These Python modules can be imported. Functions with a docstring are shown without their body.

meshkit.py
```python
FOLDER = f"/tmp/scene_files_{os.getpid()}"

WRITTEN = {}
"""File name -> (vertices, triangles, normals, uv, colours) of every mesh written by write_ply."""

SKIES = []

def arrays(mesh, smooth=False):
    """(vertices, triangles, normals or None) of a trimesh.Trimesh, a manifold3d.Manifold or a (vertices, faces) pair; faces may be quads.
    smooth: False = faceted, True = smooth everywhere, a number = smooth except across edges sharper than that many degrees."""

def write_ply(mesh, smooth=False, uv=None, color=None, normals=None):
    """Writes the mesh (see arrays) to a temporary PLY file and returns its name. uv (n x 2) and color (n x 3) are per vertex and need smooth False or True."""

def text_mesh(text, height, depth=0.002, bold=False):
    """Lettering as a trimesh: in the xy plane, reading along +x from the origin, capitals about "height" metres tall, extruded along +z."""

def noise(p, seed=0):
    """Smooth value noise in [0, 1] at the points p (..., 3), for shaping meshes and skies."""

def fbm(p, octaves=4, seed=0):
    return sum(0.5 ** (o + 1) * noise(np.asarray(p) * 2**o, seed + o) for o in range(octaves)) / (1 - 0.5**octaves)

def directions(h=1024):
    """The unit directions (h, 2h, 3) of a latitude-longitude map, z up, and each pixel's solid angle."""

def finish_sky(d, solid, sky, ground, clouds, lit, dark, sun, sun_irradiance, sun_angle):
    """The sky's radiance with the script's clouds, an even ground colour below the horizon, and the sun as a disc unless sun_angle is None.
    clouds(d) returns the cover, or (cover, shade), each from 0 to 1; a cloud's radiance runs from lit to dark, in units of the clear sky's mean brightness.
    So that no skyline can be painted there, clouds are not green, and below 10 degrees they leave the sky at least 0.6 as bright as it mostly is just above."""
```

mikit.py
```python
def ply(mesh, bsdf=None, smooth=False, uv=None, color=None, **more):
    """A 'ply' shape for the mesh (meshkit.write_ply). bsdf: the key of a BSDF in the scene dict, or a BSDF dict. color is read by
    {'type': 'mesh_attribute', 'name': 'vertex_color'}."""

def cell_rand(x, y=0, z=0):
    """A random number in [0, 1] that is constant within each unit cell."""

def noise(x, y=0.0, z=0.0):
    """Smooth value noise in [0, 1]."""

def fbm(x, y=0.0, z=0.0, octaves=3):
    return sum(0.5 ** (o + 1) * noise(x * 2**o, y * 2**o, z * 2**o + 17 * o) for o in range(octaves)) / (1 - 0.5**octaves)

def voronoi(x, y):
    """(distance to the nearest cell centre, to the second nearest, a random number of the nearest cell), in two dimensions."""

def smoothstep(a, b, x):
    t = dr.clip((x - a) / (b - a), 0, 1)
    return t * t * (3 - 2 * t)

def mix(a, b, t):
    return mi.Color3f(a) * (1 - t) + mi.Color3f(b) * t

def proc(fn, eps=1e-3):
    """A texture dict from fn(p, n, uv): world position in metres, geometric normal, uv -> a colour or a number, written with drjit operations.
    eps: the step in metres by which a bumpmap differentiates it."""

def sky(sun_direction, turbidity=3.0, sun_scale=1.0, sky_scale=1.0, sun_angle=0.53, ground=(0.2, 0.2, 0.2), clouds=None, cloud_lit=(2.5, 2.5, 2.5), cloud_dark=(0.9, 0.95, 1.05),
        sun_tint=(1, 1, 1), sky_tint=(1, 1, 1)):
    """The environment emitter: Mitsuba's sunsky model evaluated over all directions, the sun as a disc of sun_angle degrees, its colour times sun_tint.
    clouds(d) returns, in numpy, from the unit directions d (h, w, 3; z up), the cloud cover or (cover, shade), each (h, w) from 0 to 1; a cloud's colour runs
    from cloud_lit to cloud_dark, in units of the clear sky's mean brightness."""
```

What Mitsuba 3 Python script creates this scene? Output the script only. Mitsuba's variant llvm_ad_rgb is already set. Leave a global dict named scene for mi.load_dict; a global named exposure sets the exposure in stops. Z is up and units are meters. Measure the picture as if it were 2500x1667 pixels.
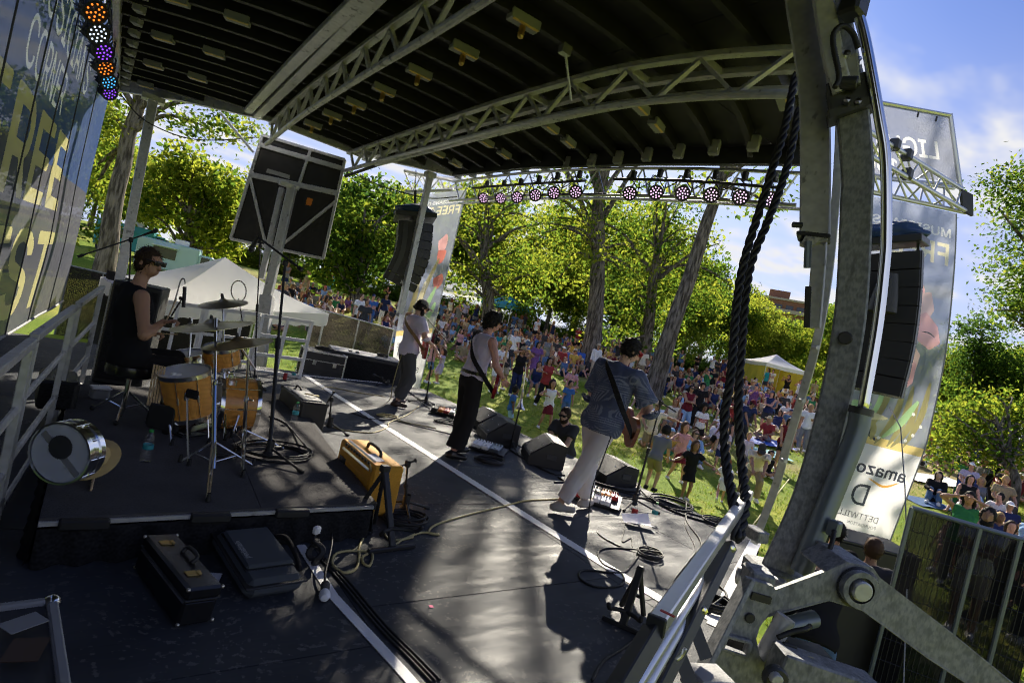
import math, random
import numpy as np, trimesh, drjit as dr, mitsuba as mi, mikit, meshkit
from shapely.geometry import Polygon, Point, LineString
from mikit import proc, noise, fbm, voronoi, cell_rand, smoothstep, mix

T = mi.ScalarTransform4f
scene, labels = {}, {}
RNG = np.random.default_rng(7)
random.seed(7)

# ---------------------------------------------------------------- camera, sky, exposure
# world: z up, X towards the audience, Y across the stage (away from the camera); stage floor at z = 1
scene['camera'] = {'type': 'perspective', 'fov': 84.27, 'fov_axis': 'x', 'near_clip': 0.05, 'far_clip': 3000.0,
                   'to_world': T().look_at(origin=[0, 0, 2.72], target=[0.60587, 0.79532, 2.70045], up=[-0.17147, 0.15454, 0.97299])}
SUN = (math.sin(math.radians(44.0)) * math.cos(math.radians(32.5)), math.cos(math.radians(44.0)) * math.cos(math.radians(32.5)), math.sin(math.radians(32.5)))


def sky_clouds(d):
    p = d / np.maximum(d[..., 2:3], 0.08)
    q = np.stack([p[..., 0] * 1.3 + 3, p[..., 1] * 2.6 + 1, p[..., 2] * 0 + 2], -1)
    w = meshkit.fbm(q * 1.6, 5, seed=3)
    v = meshkit.fbm(q * 5.0, 4, seed=9)
    c = np.clip((w - 0.47) * 4.5, 0, 1) * np.clip(v * 1.7 - 0.3, 0, 1)
    low = np.clip((0.6 - d[..., 2]) / 0.45, 0, 1)
    veil = low * low * (3 - 2 * low) * np.clip(0.55 + 0.9 * (w - 0.35), 0, 1)
    return np.clip(c * 0.85 + veil * 0.85, 0, 1)


scene['sky'] = mikit.sky(SUN, turbidity=3.0, sky_scale=0.44, clouds=sky_clouds, cloud_lit=(3.0, 3.0, 3.05), sky_tint=(0.56, 0.7, 1.28), sun_tint=(0.88, 1.0, 1.2))
exposure = 3.1


# ---------------------------------------------------------------- registry
COUNT = {}


def numbered(name):
    n = COUNT.get(name, -1) + 1
    COUNT[name] = n
    return name if n == 0 else '%s_%03d' % (name, n)


def tag(k, label=None, cat=None, group=None, kind=None):
    d = labels.setdefault(k, {})
    for a, b in (('label', label), ('category', cat), ('group', group), ('kind', kind)):
        if b:
            d[a] = b
    return k


def thing(name, label, cat, group=None):
    return tag(numbered(name), label, cat, group)


def part(parent, name, mesh, mat, smooth=False, label=None, kind=None, **kw):
    k = numbered(parent + '__' + name)
    scene[k] = mesh if isinstance(mesh, dict) and mat is None else mikit.ply(mesh, 'mat_' + mat, smooth, **kw)
    if label or kind:
        tag(k, label, None, None, kind)
    return k


def solo(name, mesh, mat, label, cat, smooth=False, group=None, kind=None, **kw):
    k = numbered(name)
    scene[k] = mikit.ply(mesh, 'mat_' + mat, smooth, **kw)
    return tag(k, label, cat, group, kind)


# ---------------------------------------------------------------- mesh helpers
def A(*p):
    return np.asarray(p[0] if len(p) == 1 else p, float)


def unit(v):
    v = np.asarray(v, float)
    return v / max(np.linalg.norm(v), 1e-12)


def cat(parts):
    V, F, n = [], [], 0
    for m in parts:
        v, f = (np.asarray(m.vertices), np.asarray(m.faces)) if hasattr(m, 'vertices') else m
        f = np.asarray(f)
        if f.shape[1] == 4:
            f = np.vstack([f[:, [0, 1, 2]], f[:, [0, 2, 3]]])
        V.append(np.asarray(v, float)); F.append(f + n); n += len(v)
    return np.vstack(V), np.vstack(F)


BOXV = np.array([[x, y, z] for x in (-1, 1) for y in (-1, 1) for z in (-1, 1)], float) / 2
BOXF = np.array([[0, 1, 3, 2], [4, 6, 7, 5], [0, 4, 5, 1], [2, 3, 7, 6], [0, 2, 6, 4], [1, 5, 7, 3]])


def frame(z, up=(0, 0, 1)):
    z = unit(z)
    up = np.asarray(up, float)
    if abs(z @ unit(up)) > 0.99:
        up = np.array([1.0, 0, 0]) if abs(z[0]) < 0.9 else np.array([0, 1.0, 0])
    x = unit(np.cross(up, z))
    return np.stack([x, np.cross(z, x), z], 1)


def rotz(deg):
    c, s = math.cos(math.radians(deg)), math.sin(math.radians(deg))
    return np.array([[c, -s, 0], [s, c, 0], [0, 0, 1.0]])


def rot(axis, deg):
    return trimesh.transformations.rotation_matrix(math.radians(deg), axis)[:3, :3]


def move(m, loc=(0, 0, 0), R=None, s=1.0):
    v, f = (np.asarray(m.vertices), np.asarray(m.faces)) if hasattr(m, 'vertices') else m
    v = np.asarray(v, float) * s
    if R is not None:
        v = v @ np.asarray(R).T
    return v + np.asarray(loc, float), f


_HULLS = {}


def box(size, c=(0, 0, 0), R=None, b=0.0):
    """box with its edges chamfered by b metres"""
    size = np.asarray(size, float)
    if b <= 0:
        return move((BOXV * size, BOXF), c, R)
    b = min(b, size.min() * 0.45)
    if 'box' not in _HULLS:
        pts = []
        for s in BOXV * 2:
            for k in range(3):
                pts.append(np.concatenate([s, [k]]))
        q = np.array(pts)
        e = q[:, :3] * 1.0
        for i in range(len(q)):
            k = int(q[i, 3])
            for j in range(3):
                if j != k:
                    e[i, j] *= 0.8
        h = trimesh.convex.convex_hull(e)
        idx = [int(np.argmin(np.linalg.norm(e - v, axis=1))) for v in h.vertices]
        _HULLS['box'] = (q[idx], np.asarray(h.faces))
    q, f = _HULLS['box']
    v = q[:, :3] * size / 2
    for j in range(3):
        v[:, j] -= np.sign(q[:, j]) * np.where(q[:, 3] == j, 0, b)
    return move((v, f), c, R)


def bar(a, b, w, h, up=(0, 0, 1), bev=0.0):
    """straight bar from a to b, w wide (across up), h high (along up)"""
    a, b = A(a), A(b)
    R = frame(b - a, up)
    return box((w, h, np.linalg.norm(b - a)), (a + b) / 2, R, bev)


def curve(pts, n=24):
    """Catmull-Rom through the points"""
    p = np.asarray(pts, float)
    if len(p) < 3:
        return p
    e = np.vstack([2 * p[0] - p[1], p, 2 * p[-1] - p[-2]])
    out = []
    for i in range(len(p) - 1):
        t = np.linspace(0, 1, n, endpoint=False)[:, None]
        a, b, c, d = e[i:i + 4]
        out.append(0.5 * (2 * b + (c - a) * t + (2 * a - 5 * b + 4 * c - d) * t ** 2 + (3 * b - a - 3 * c + d) * t ** 3))
    out.append(p[-1:])
    return np.vstack(out)


def sweep(pts, prof, up=None, radii=None, caps=True):
    """sweep a closed 2d profile (k,2) along pts; up fixes the orientation, else parallel transport"""
    p = np.asarray(pts, float); prof = np.asarray(prof, float)
    t = np.gradient(p, axis=0); t /= np.linalg.norm(t, axis=1, keepdims=True) + 1e-12
    n, k = len(p), len(prof)
    xs = np.zeros_like(p); ys = np.zeros_like(p)
    if up is not None:
        for i in range(n):
            R = frame(t[i], up); xs[i], ys[i] = R[:, 0], R[:, 1]
    else:
        x = frame(t[0])[:, 0]
        for i in range(n):
            x = unit(x - t[i] * (x @ t[i])); xs[i] = x; ys[i] = np.cross(t[i], x)
    r = np.ones(n) if radii is None else np.broadcast_to(np.asarray(radii, float), (n,))
    v = p[:, None] + r[:, None, None] * (prof[None, :, :1] * xs[:, None] + prof[None, :, 1:] * ys[:, None])
    i, j = np.meshgrid(np.arange(n - 1), np.arange(k), indexing='ij')
    q = np.stack([i * k + j, i * k + (j + 1) % k, (i + 1) * k + (j + 1) % k, (i + 1) * k + j], -1).reshape(-1, 4)
    f = np.vstack([q[:, [0, 1, 2]], q[:, [0, 2, 3]]])
    v = v.reshape(-1, 3)
    if caps:
        v = np.vstack([v, p[:1], p[-1:]])
        j = np.arange(k)
        f = np.vstack([f, np.stack([np.full(k, n * k), (j + 1) % k, j], 1), np.stack([np.full(k, n * k + 1), (n - 1) * k + j, (n - 1) * k + (j + 1) % k], 1)])
    return v, f


def ring(k):
    a = np.arange(k) * 2 * np.pi / k
    return np.stack([np.cos(a), np.sin(a)], 1)


def tube(pts, r, k=8, caps=True):
    p = np.asarray(pts, float)
    return sweep(p, ring(k), None, r, caps)


def rod(a, b, r, k=8, r2=None):
    return tube([a, b], [r, r if r2 is None else r2], k)


def rect(w, h, b=0.0):
    if b <= 0:
        return np.array([[-w, -h], [w, -h], [w, h], [-w, h]]) / 2
    x, y = w / 2, h / 2
    return np.array([[-x + b, -y], [x - b, -y], [x, -y + b], [x, y - b], [x - b, y], [-x + b, y], [-x, y - b], [-x, -y + b]])


def strip(pts, w, h, up=(0, 0, 1), b=0.0):
    return sweep(pts, rect(w, h, b), up)


def lathe(prof, k=24, c=(0, 0, 0), R=None):
    """profile [(r, z), ...] turned about z"""
    prof = np.asarray(prof, float)
    rg = ring(k); n = len(prof)
    v = np.concatenate([prof[:, None, :1] * rg[None], np.broadcast_to(prof[:, None, 1:], (n, k, 1))], -1).reshape(-1, 3)
    i, j = np.meshgrid(np.arange(n - 1), np.arange(k), indexing='ij')
    q = np.stack([i * k + j, i * k + (j + 1) % k, (i + 1) * k + (j + 1) % k, (i + 1) * k + j], -1).reshape(-1, 4)
    return move((v, np.vstack([q[:, [0, 1, 2]], q[:, [0, 2, 3]]])), c, R)


def prism(poly, depth, c=(0, 0, 0), R=None):
    poly = poly if hasattr(poly, 'exterior') else Polygon(poly)
    if not poly.is_valid:
        poly = poly.buffer(0)
    gs = getattr(poly, 'geoms', [poly])
    return move(cat([trimesh.creation.extrude_polygon(g, depth, engine='earcut') for g in gs if g.area > 1e-9]), c, R)


def hull(pts):
    h = trimesh.convex.convex_hull(np.asarray(pts, float))
    return np.asarray(h.vertices), np.asarray(h.faces)


def ball(r, c=(0, 0, 0), sub=2, s=(1, 1, 1)):
    m = trimesh.creation.icosphere(sub, 1.0)
    return np.asarray(m.vertices) * r * np.asarray(s) + np.asarray(c, float), np.asarray(m.faces)


def quad(a, b, c, d):
    return np.array([a, b, c, d], float), np.array([[0, 1, 2, 3]])


def sheet(fn, nu, nv):
    """(vertices, quads, uv) of fn(u, v) -> points over the unit square"""
    u, v = np.meshgrid(np.linspace(0, 1, nu + 1), np.linspace(0, 1, nv + 1), indexing='ij')
    P = fn(u, v).reshape(-1, 3)
    i, j = np.meshgrid(np.arange(nu), np.arange(nv), indexing='ij')
    a = i * (nv + 1) + j
    q = np.stack([a, a + nv + 1, a + nv + 2, a + 1], -1).reshape(-1, 4)
    return P, q, np.stack([u.ravel(), v.ravel()], 1)


# ---------------------------------------------------------------- materials
def rgb(c):
    return {'type': 'rgb', 'value': list(c)} if isinstance(c, (tuple, list)) else c


def pm(name, color, rough=0.6, metal=0.0, spec=0.5, **kw):
    scene['mat_' + name] = {'type': 'twosided', 'bsdf': {'type': 'principled', 'base_color': rgb(color), 'roughness': rgb(rough) if isinstance(rough, (tuple, list)) else rough,
                                               'metallic': metal, 'specular': spec, **kw}}
    return name


def t_steel(p, n, uv):
    a = fbm(p.x * 28, p.y * 28, p.z * 28, 3)
    b = fbm(p.x * 90, p.y * 90, p.z * 30, 2)
    c = mix((0.15, 0.16, 0.17), (0.29, 0.3, 0.315), smoothstep(0.25, 0.75, a * 0.5 + b * 0.5))
    return c * (1 - 0.4 * smoothstep(0.6, 0.78, fbm(p.x * 16 + 9, p.y * 16, p.z * 3, 4)))


def t_alu(p, n, uv):
    a = fbm(p.x * 24, p.y * 24, p.z * 24, 3)
    c = mix((0.36, 0.365, 0.37), (0.56, 0.565, 0.57), a)
    return c * (1 - 0.55 * smoothstep(0.66, 0.78, fbm(p.x * 14, p.y * 14, p.z * 8 + 3, 4)))


def t_steel_rough(p, n, uv):
    return 0.5 + 0.25 * fbm(p.x * 14, p.y * 14, p.z * 14, 2)


def t_deck(p, n, uv):
    a = fbm(p.x * 2.2, p.y * 2.2, 0.0, 4)
    g = fbm(p.x * 3, p.y * 70, 1.0, 2)
    s = smoothstep(0.62, 0.78, fbm(p.x * 34 + 5 * noise(p.y * 3, p.x * 2), p.y * 38 + 4 * noise(p.x * 3, p.y), 3.0, 3)) * smoothstep(0.35, 0.65, fbm(p.x * 1.7, p.y * 1.7, 8.0, 3))
    c = mix((0.025, 0.029, 0.036), (0.062, 0.069, 0.082), a)
    c = mix(c, (0.085, 0.085, 0.085), 0.35 * g * a)
    return mix(c, (0.16, 0.155, 0.15), s * 0.55)


def t_deck_rough(p, n, uv):
    return 0.54 + 0.3 * fbm(p.x * 5, p.y * 18, 0.0, 3)


def t_carpet(p, n, uv):
    a = noise(p.x * 260, p.y * 260, p.z * 260)
    b = fbm(p.x * 5, p.y * 5, 0.0, 3)
    return mix((0.03, 0.03, 0.032), (0.115, 0.112, 0.114), a * 0.6 + b * 0.4)


def t_roof(p, n, uv):
    a = fbm(p.x * 3, p.y * 3, p.z, 4)
    g = fbm(p.x * 40, p.y * 5, 2.0, 2)
    return mix((0.008, 0.0075, 0.0075), (0.036, 0.033, 0.031), a * 0.7 + g * 0.3) * 0.4


def t_grass(p, n, uv):
    a = fbm(p.x * 0.35, p.y * 0.35, 0.0, 4)
    b = noise(p.x * 9, p.y * 9)
    e = noise(p.x * 31, p.y * 31)
    c = mix((0.13, 0.2, 0.02), (0.33, 0.33, 0.05), smoothstep(0.35, 0.75, a * 0.75 + b * 0.25))
    c = mix(c, (0.08, 0.125, 0.015), 0.6 * smoothstep(0.5, 0.9, e))
    return mix(c, (0.26, 0.215, 0.1), smoothstep(0.6, 0.75, fbm(p.x * 0.12 + 3, p.y * 0.12, 4.0, 4)))


def t_bark(p, n, uv):
    v = fbm(p.x * 14, p.y * 14, p.z * 2.2, 4)
    return mix((0.05, 0.042, 0.035), (0.2, 0.175, 0.15), smoothstep(0.3, 0.72, v))


def t_maple(p, n, uv):
    g = fbm(p.x * 9 + 1.5 * noise(p.x * 3, p.y * 3, p.z * 3), p.y * 9, p.z * 55, 3)
    return mix((0.5, 0.2, 0.035), (0.74, 0.36, 0.075), g)


def t_tweed(p, n, uv):
    a = noise(p.x * 220, p.y * 220, p.z * 220)
    b = fbm(p.x * 6, p.y * 6, p.z * 6, 3)
    return mix((0.5, 0.215, 0.012), (0.7, 0.35, 0.03), a * 0.6 + b * 0.4)


def t_vinyl_white(p, n, uv):
    return mix((0.6, 0.6, 0.6), (0.78, 0.78, 0.77), fbm(p.x * 2, p.y * 2, p.z * 2, 3))


def t_cymbal(p, n, uv):
    return mix((0.42, 0.35, 0.22), (0.62, 0.54, 0.36), fbm(p.x * 9, p.y * 9, p.z * 90, 3))


def t_weave(p, n, uv):
    a = noise(p.x * 90, p.y * 90, p.z * 90)
    return mix((0.008, 0.008, 0.009), (0.03, 0.03, 0.032), a)


def t_palm(p, n, uv):
    u = p.x * 0.8 + p.y * 0.6
    w = p.z
    cu, cw = dr.floor(u * 6 + 0.5 * dr.floor(w * 5)), dr.floor(w * 5)
    a = 6.283 * cell_rand(cu, cw, 3)
    x = (u * 6 + 0.5 * cw - cu - 0.5) * 1.0
    y = (w * 5 - cw - 0.5) * 1.0
    rx, ry = x * dr.cos(a) + y * dr.sin(a), y * dr.cos(a) - x * dr.sin(a)
    s = dr.sin((dr.abs(ry) * 1.0 + rx * 0.75) * 44)
    leaf = smoothstep(-0.1, 0.5, s) * smoothstep(0.62, 0.4, dr.sqrt(rx * rx * 0.9 + ry * ry * 1.6))
    base = mix((0.06, 0.075, 0.14), (0.11, 0.13, 0.21), fbm(p.x * 8, p.y * 8, p.z * 8, 2))
    return mix(base, (0.25, 0.27, 0.34), leaf * 0.7)


pm('steel', proc(t_steel), proc(t_steel_rough), 0.4)
pm('chrome', (0.78, 0.79, 0.8), 0.14, 1.0)
pm('alu', (0.62, 0.63, 0.64), 0.34, 0.85)
pm('alu_worn', proc(t_alu), 0.42, 0.4)
pm('deck', proc(t_deck), proc(t_deck_rough), 0.0, 0.32)
pm('tape', (0.72, 0.72, 0.73), 0.5)
pm('carpet', proc(t_carpet), 0.95, 0.0, 0.1)
pm('roof_black', proc(t_roof), 0.6)
pm('black', (0.018, 0.018, 0.019), 0.5)
pm('black_rubber', (0.014, 0.014, 0.015), 0.62)
pm('black_gloss', (0.012, 0.012, 0.013), 0.22)
pm('black_cloth', proc(t_weave), 0.95, 0.0, 0.1)
pm('dark_grey', (0.035, 0.037, 0.041), 0.55)
pm('dark_metal', (0.045, 0.047, 0.05), 0.42, 0.4)
pm('grey', (0.24, 0.245, 0.25), 0.6)
pm('bag_grey', (0.05, 0.058, 0.068), 0.8)
pm('white', (0.78, 0.78, 0.78), 0.5)
pm('white_vinyl', proc(t_vinyl_white), 0.55)
pm('skin_tan', (0.42, 0.24, 0.16), 0.5)
pm('maple', proc(t_maple), 0.3, 0.0, 0.5, clearcoat=0.6, clearcoat_gloss=0.85)
pm('tweed', proc(t_tweed), 0.6)
pm('cymbal', proc(t_cymbal), 0.3, 0.9)
pm('drumhead', (0.5, 0.53, 0.6), 0.4)
pm('drumhead_clear', (0.2, 0.21, 0.22), 0.25)
pm('brass', (0.6, 0.42, 0.14), 0.3, 1.0)
pm('silver', (0.75, 0.72, 0.65), 0.2, 1.0)
pm('grass', proc(t_grass), 0.9, 0.0, 0.1)
pm('bark', proc(t_bark), 0.9, 0.0, 0.2)
pm('red', (0.4, 0.03, 0.03), 0.45)
pm('guitar_red', (0.26, 0.02, 0.02), 0.25, 0.0, 0.5, clearcoat=0.8)
pm('guitar_brown', (0.16, 0.045, 0.015), 0.25, 0.0, 0.5, clearcoat=0.8)
pm('yellow_cable', (0.45, 0.38, 0.17), 0.55)
pm('yellow', (0.62, 0.5, 0.06), 0.6)
pm('yellow_print', (0.6, 0.54, 0.2), 0.6)
pm('orange', (0.62, 0.2, 0.02), 0.5)
pm('blue_tarp', (0.008, 0.035, 0.095), 0.55)
pm('blue', (0.02, 0.09, 0.42), 0.55)
pm('teal', (0.03, 0.26, 0.3), 0.55)
pm('green', (0.03, 0.3, 0.07), 0.55)
scene['mat_tent_cloth'] = {'type': 'principledthin', 'base_color': rgb((0.88, 0.88, 0.88)), 'roughness': 0.6, 'diff_trans': 0.6, 'eta': 1.3}
pm('pink', (0.7, 0.08, 0.25), 0.6)
pm('wood_stick', (0.55, 0.4, 0.23), 0.6)
pm('straw', (0.5, 0.37, 0.16), 0.8)
pm('label_yellow', (0.62, 0.42, 0.12), 0.7)
pm('paper', (0.8, 0.79, 0.84), 0.8)
pm('concrete', (0.36, 0.32, 0.26), 0.9)
pm('brick', (0.2, 0.095, 0.06), 0.9)
pm('window_dark', (0.03, 0.035, 0.045), 0.15)
pm('steel_blue', (0.16, 0.19, 0.22), 0.4, 0.5)
scene['mat_bottle_glass'] = {'type': 'thindielectric', 'int_ior': 1.33}
scene['mat_water'] = {'type': 'dielectric', 'int_ior': 1.33, 'ext_ior': 1.0}
scene['mat_leaf'] = {'type': 'principledthin', 'base_color': {'type': 'mesh_attribute', 'name': 'vertex_color'}, 'roughness': 0.5, 'diff_trans': 1.7, 'spec_trans': 0.0, 'eta': 1.35}
scene['mat_grass_blade'] = {'type': 'principledthin', 'base_color': {'type': 'mesh_attribute', 'name': 'vertex_color'}, 'roughness': 0.6, 'diff_trans': 1.0, 'spec_trans': 0.0, 'eta': 1.3}


def mesh_banner(name, color, clear, trans=0.9):
    """printed vinyl mesh: open weave, so a part of the light goes straight through"""
    scene['mat_' + name] = {'type': 'blendbsdf', 'weight': clear, 'first': {'type': 'principledthin', 'base_color': rgb(color), 'roughness': 0.6, 'diff_trans': trans, 'spec_trans': 0.0, 'eta': 1.3}, 'second': {'type': 'null'}}
    return name



# ---------------------------------------------------------------- ground and lawn
def gz(x, y):
    r = np.hypot(x, y)
    t = np.clip((r - 13.0) / 36.0, 0, 1)
    u = np.clip((r - 49.0) / 110.0, 0, 1)
    return 2.75 * (0.6 * t + 0.4 * t * t * (3 - 2 * t)) + 1.7 * u * u * (3 - 2 * u)


def build_ground():
    rr = np.concatenate([np.linspace(0, 60, 121), np.geomspace(62, 900, 40)])
    th = np.linspace(0, 2 * np.pi, 241)
    R_, TH = np.meshgrid(rr, th, indexing='ij')
    X, Y = R_ * np.cos(TH), R_ * np.sin(TH)
    bump = (meshkit.fbm(np.stack([X * 0.5, Y * 0.5, X * 0], -1), 3, seed=4) - 0.5) * 0.1
    P = np.stack([X, Y, gz(X, Y) + bump * np.clip(R_ / 10, 0, 1)], -1).reshape(-1, 3)
    n, k = R_.shape
    i, j = np.meshgrid(np.arange(n - 1), np.arange(k - 1), indexing='ij')
    a = i * k + j
    q = np.stack([a, a + k, a + k + 1, a + 1], -1).reshape(-1, 4)
    solo('lawn', (P, q), 'grass', 'sunlit green lawn sloping up away from the stage front', 'lawn', smooth=True, kind='structure')
    labels['lawn'].pop('category')


build_ground()


def polar_ok(x, y):
    return not (-1.2 < x < 6.9 and -2 < y < 11.5)


def build_grass():
    n = 62000
    r = RNG.uniform(0, 1, n) ** 0.75 * 21 + 6.5
    th = RNG.uniform(math.radians(8), math.radians(92), n)
    x, y = r * np.sin(th), r * np.cos(th)
    m = ~((x > -1.2) & (x < 6.75) & (y > -2) & (y < 11.6))
    clump = meshkit.fbm(np.stack([x * 2.2, y * 2.2, x * 0], -1), 3, seed=12)
    m &= clump > RNG.uniform(0.2, 0.62, n)
    x, y = x[m], y[m]; n = len(x)
    a = RNG.uniform(0, 2 * np.pi, n)
    h = RNG.uniform(0.035, 0.085, n); w = RNG.uniform(0.006, 0.014, n) * 1.6
    base = np.stack([x, y, gz(x, y) - 0.02], 1)
    side = np.stack([np.cos(a), np.sin(a), a * 0], 1) * w[:, None]
    lean = np.stack([RNG.normal(0, 0.03, n), RNG.normal(0, 0.03, n), h + 0.02], 1)
    V = np.stack([base - side, base + side, base + lean], 1).reshape(-1, 3)
    F = np.arange(3 * n).reshape(-1, 3)
    t = RNG.uniform(0, 1, (n, 1)); dry = (RNG.uniform(0, 1, (n, 1)) < 0.12)
    c = A(0.1, 0.2, 0.015) * (1 - t) + A(0.3, 0.34, 0.04) * t
    c = np.where(dry, A(0.28, 0.23, 0.1), c)
    solo('grass', (V, F), 'grass_blade', 'short green and dry grass blades on the near lawn', 'grass', kind='stuff', color=np.repeat(c, 3, 0))


build_grass()


# ---------------------------------------------------------------- trees
GREEN_A, GREEN_B, GREEN_C = A(0.035, 0.08, 0.014), A(0.125, 0.21, 0.022), A(0.3, 0.33, 0.035)


def leaves(blobs, size, dens, rng, tint=0.5, clump=0.42, per=16):
    """leaf-sized folded quads in clumps through the volume of the blobs [(centre, (rx, ry, rz))]; returns mesh, colours, clump centres"""
    C = []
    for c, r in blobs:
        r = np.broadcast_to(np.asarray(r, float), (3,))
        n = max(4, int(dens * (r[0] * r[1] * r[2]) ** (2 / 3)))
        d = rng.normal(size=(n, 3)); d /= np.linalg.norm(d, axis=1, keepdims=True)
        rad = rng.uniform(0.25, 1.0, (n, 1)) ** 0.55 * (0.82 + 0.36 * rng.uniform(size=(n, 1)))
        C.append(np.asarray(c) + d * rad * r)
    C = np.vstack(C)
    keep = meshkit.fbm(C / 1.7, 2, seed=int(rng.integers(99))) > 0.36
    C = C[keep]
    tc = np.clip(tint + rng.normal(0, 0.32, len(C)), 0, 1)
    P = np.repeat(C, per, 0) + rng.normal(0, clump, (len(C) * per, 3)) * A(1, 1, 0.7)
    n = len(P)
    nrm = rng.normal(size=(n, 3)) + A(0, 0, 0.7); nrm /= np.linalg.norm(nrm, axis=1, keepdims=True)
    u = np.cross(nrm, rng.normal(size=(n, 3))); u /= np.linalg.norm(u, axis=1, keepdims=True)
    v = np.cross(nrm, u)
    s = size * rng.uniform(0.6, 1.35, (n, 1))
    fold = nrm * s * 0.16
    V = np.stack([P - u * s * 0.62, P + v * s * 0.36 + fold, P + u * s * 0.62, P - v * s * 0.36 + fold], 1).reshape(-1, 3)
    q = np.arange(4 * n).reshape(-1, 4)
    t = np.clip(np.repeat(tc, per) + rng.normal(0, 0.14, n), 0, 1)[:, None]
    c = np.where(t < 0.5, GREEN_A + (GREEN_B - GREEN_A) * t * 2, GREEN_B + (GREEN_C - GREEN_B) * (t * 2 - 1))
    return (V, q), np.repeat(c, 4, 0), C


def limb_mesh(trunk_pts, radii, C, rng, n_limbs, start=0.4, rl=0.3):
    tp = curve(trunk_pts, 8)
    rr = np.interp(np.linspace(0, 1, len(tp)), np.linspace(0, 1, len(radii)), radii)
    wob = (meshkit.noise(tp * 0.9, 3) - 0.5)[:, None] * 0.12
    parts = [tube(tp + wob, rr * 1.0, 12)]
    i0 = int(len(tp) * start)
    if len(C):
        for c in C[rng.choice(len(C), min(n_limbs, len(C)), replace=False)]:
            j = int(rng.integers(i0, len(tp)))
            low = [k for k in range(i0, len(tp)) if tp[k][2] < c[2] + 0.5]
            j = low[int(rng.integers(max(0, len(low) - 12), len(low)))] if low else i0
            a = tp[j]; d = c - a
            mid = a + d * 0.5 + A(0, 0, 0.12 * np.linalg.norm(d)) + rng.normal(0, 0.15, 3)
            r0 = min(rr[j] * 0.55, rl * (0.25 + 0.06 * np.linalg.norm(d)))
            parts.append(tube(curve([a, mid, c], 5), np.linspace(r0, 0.025, 11), 6))
    return cat(parts)


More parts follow.
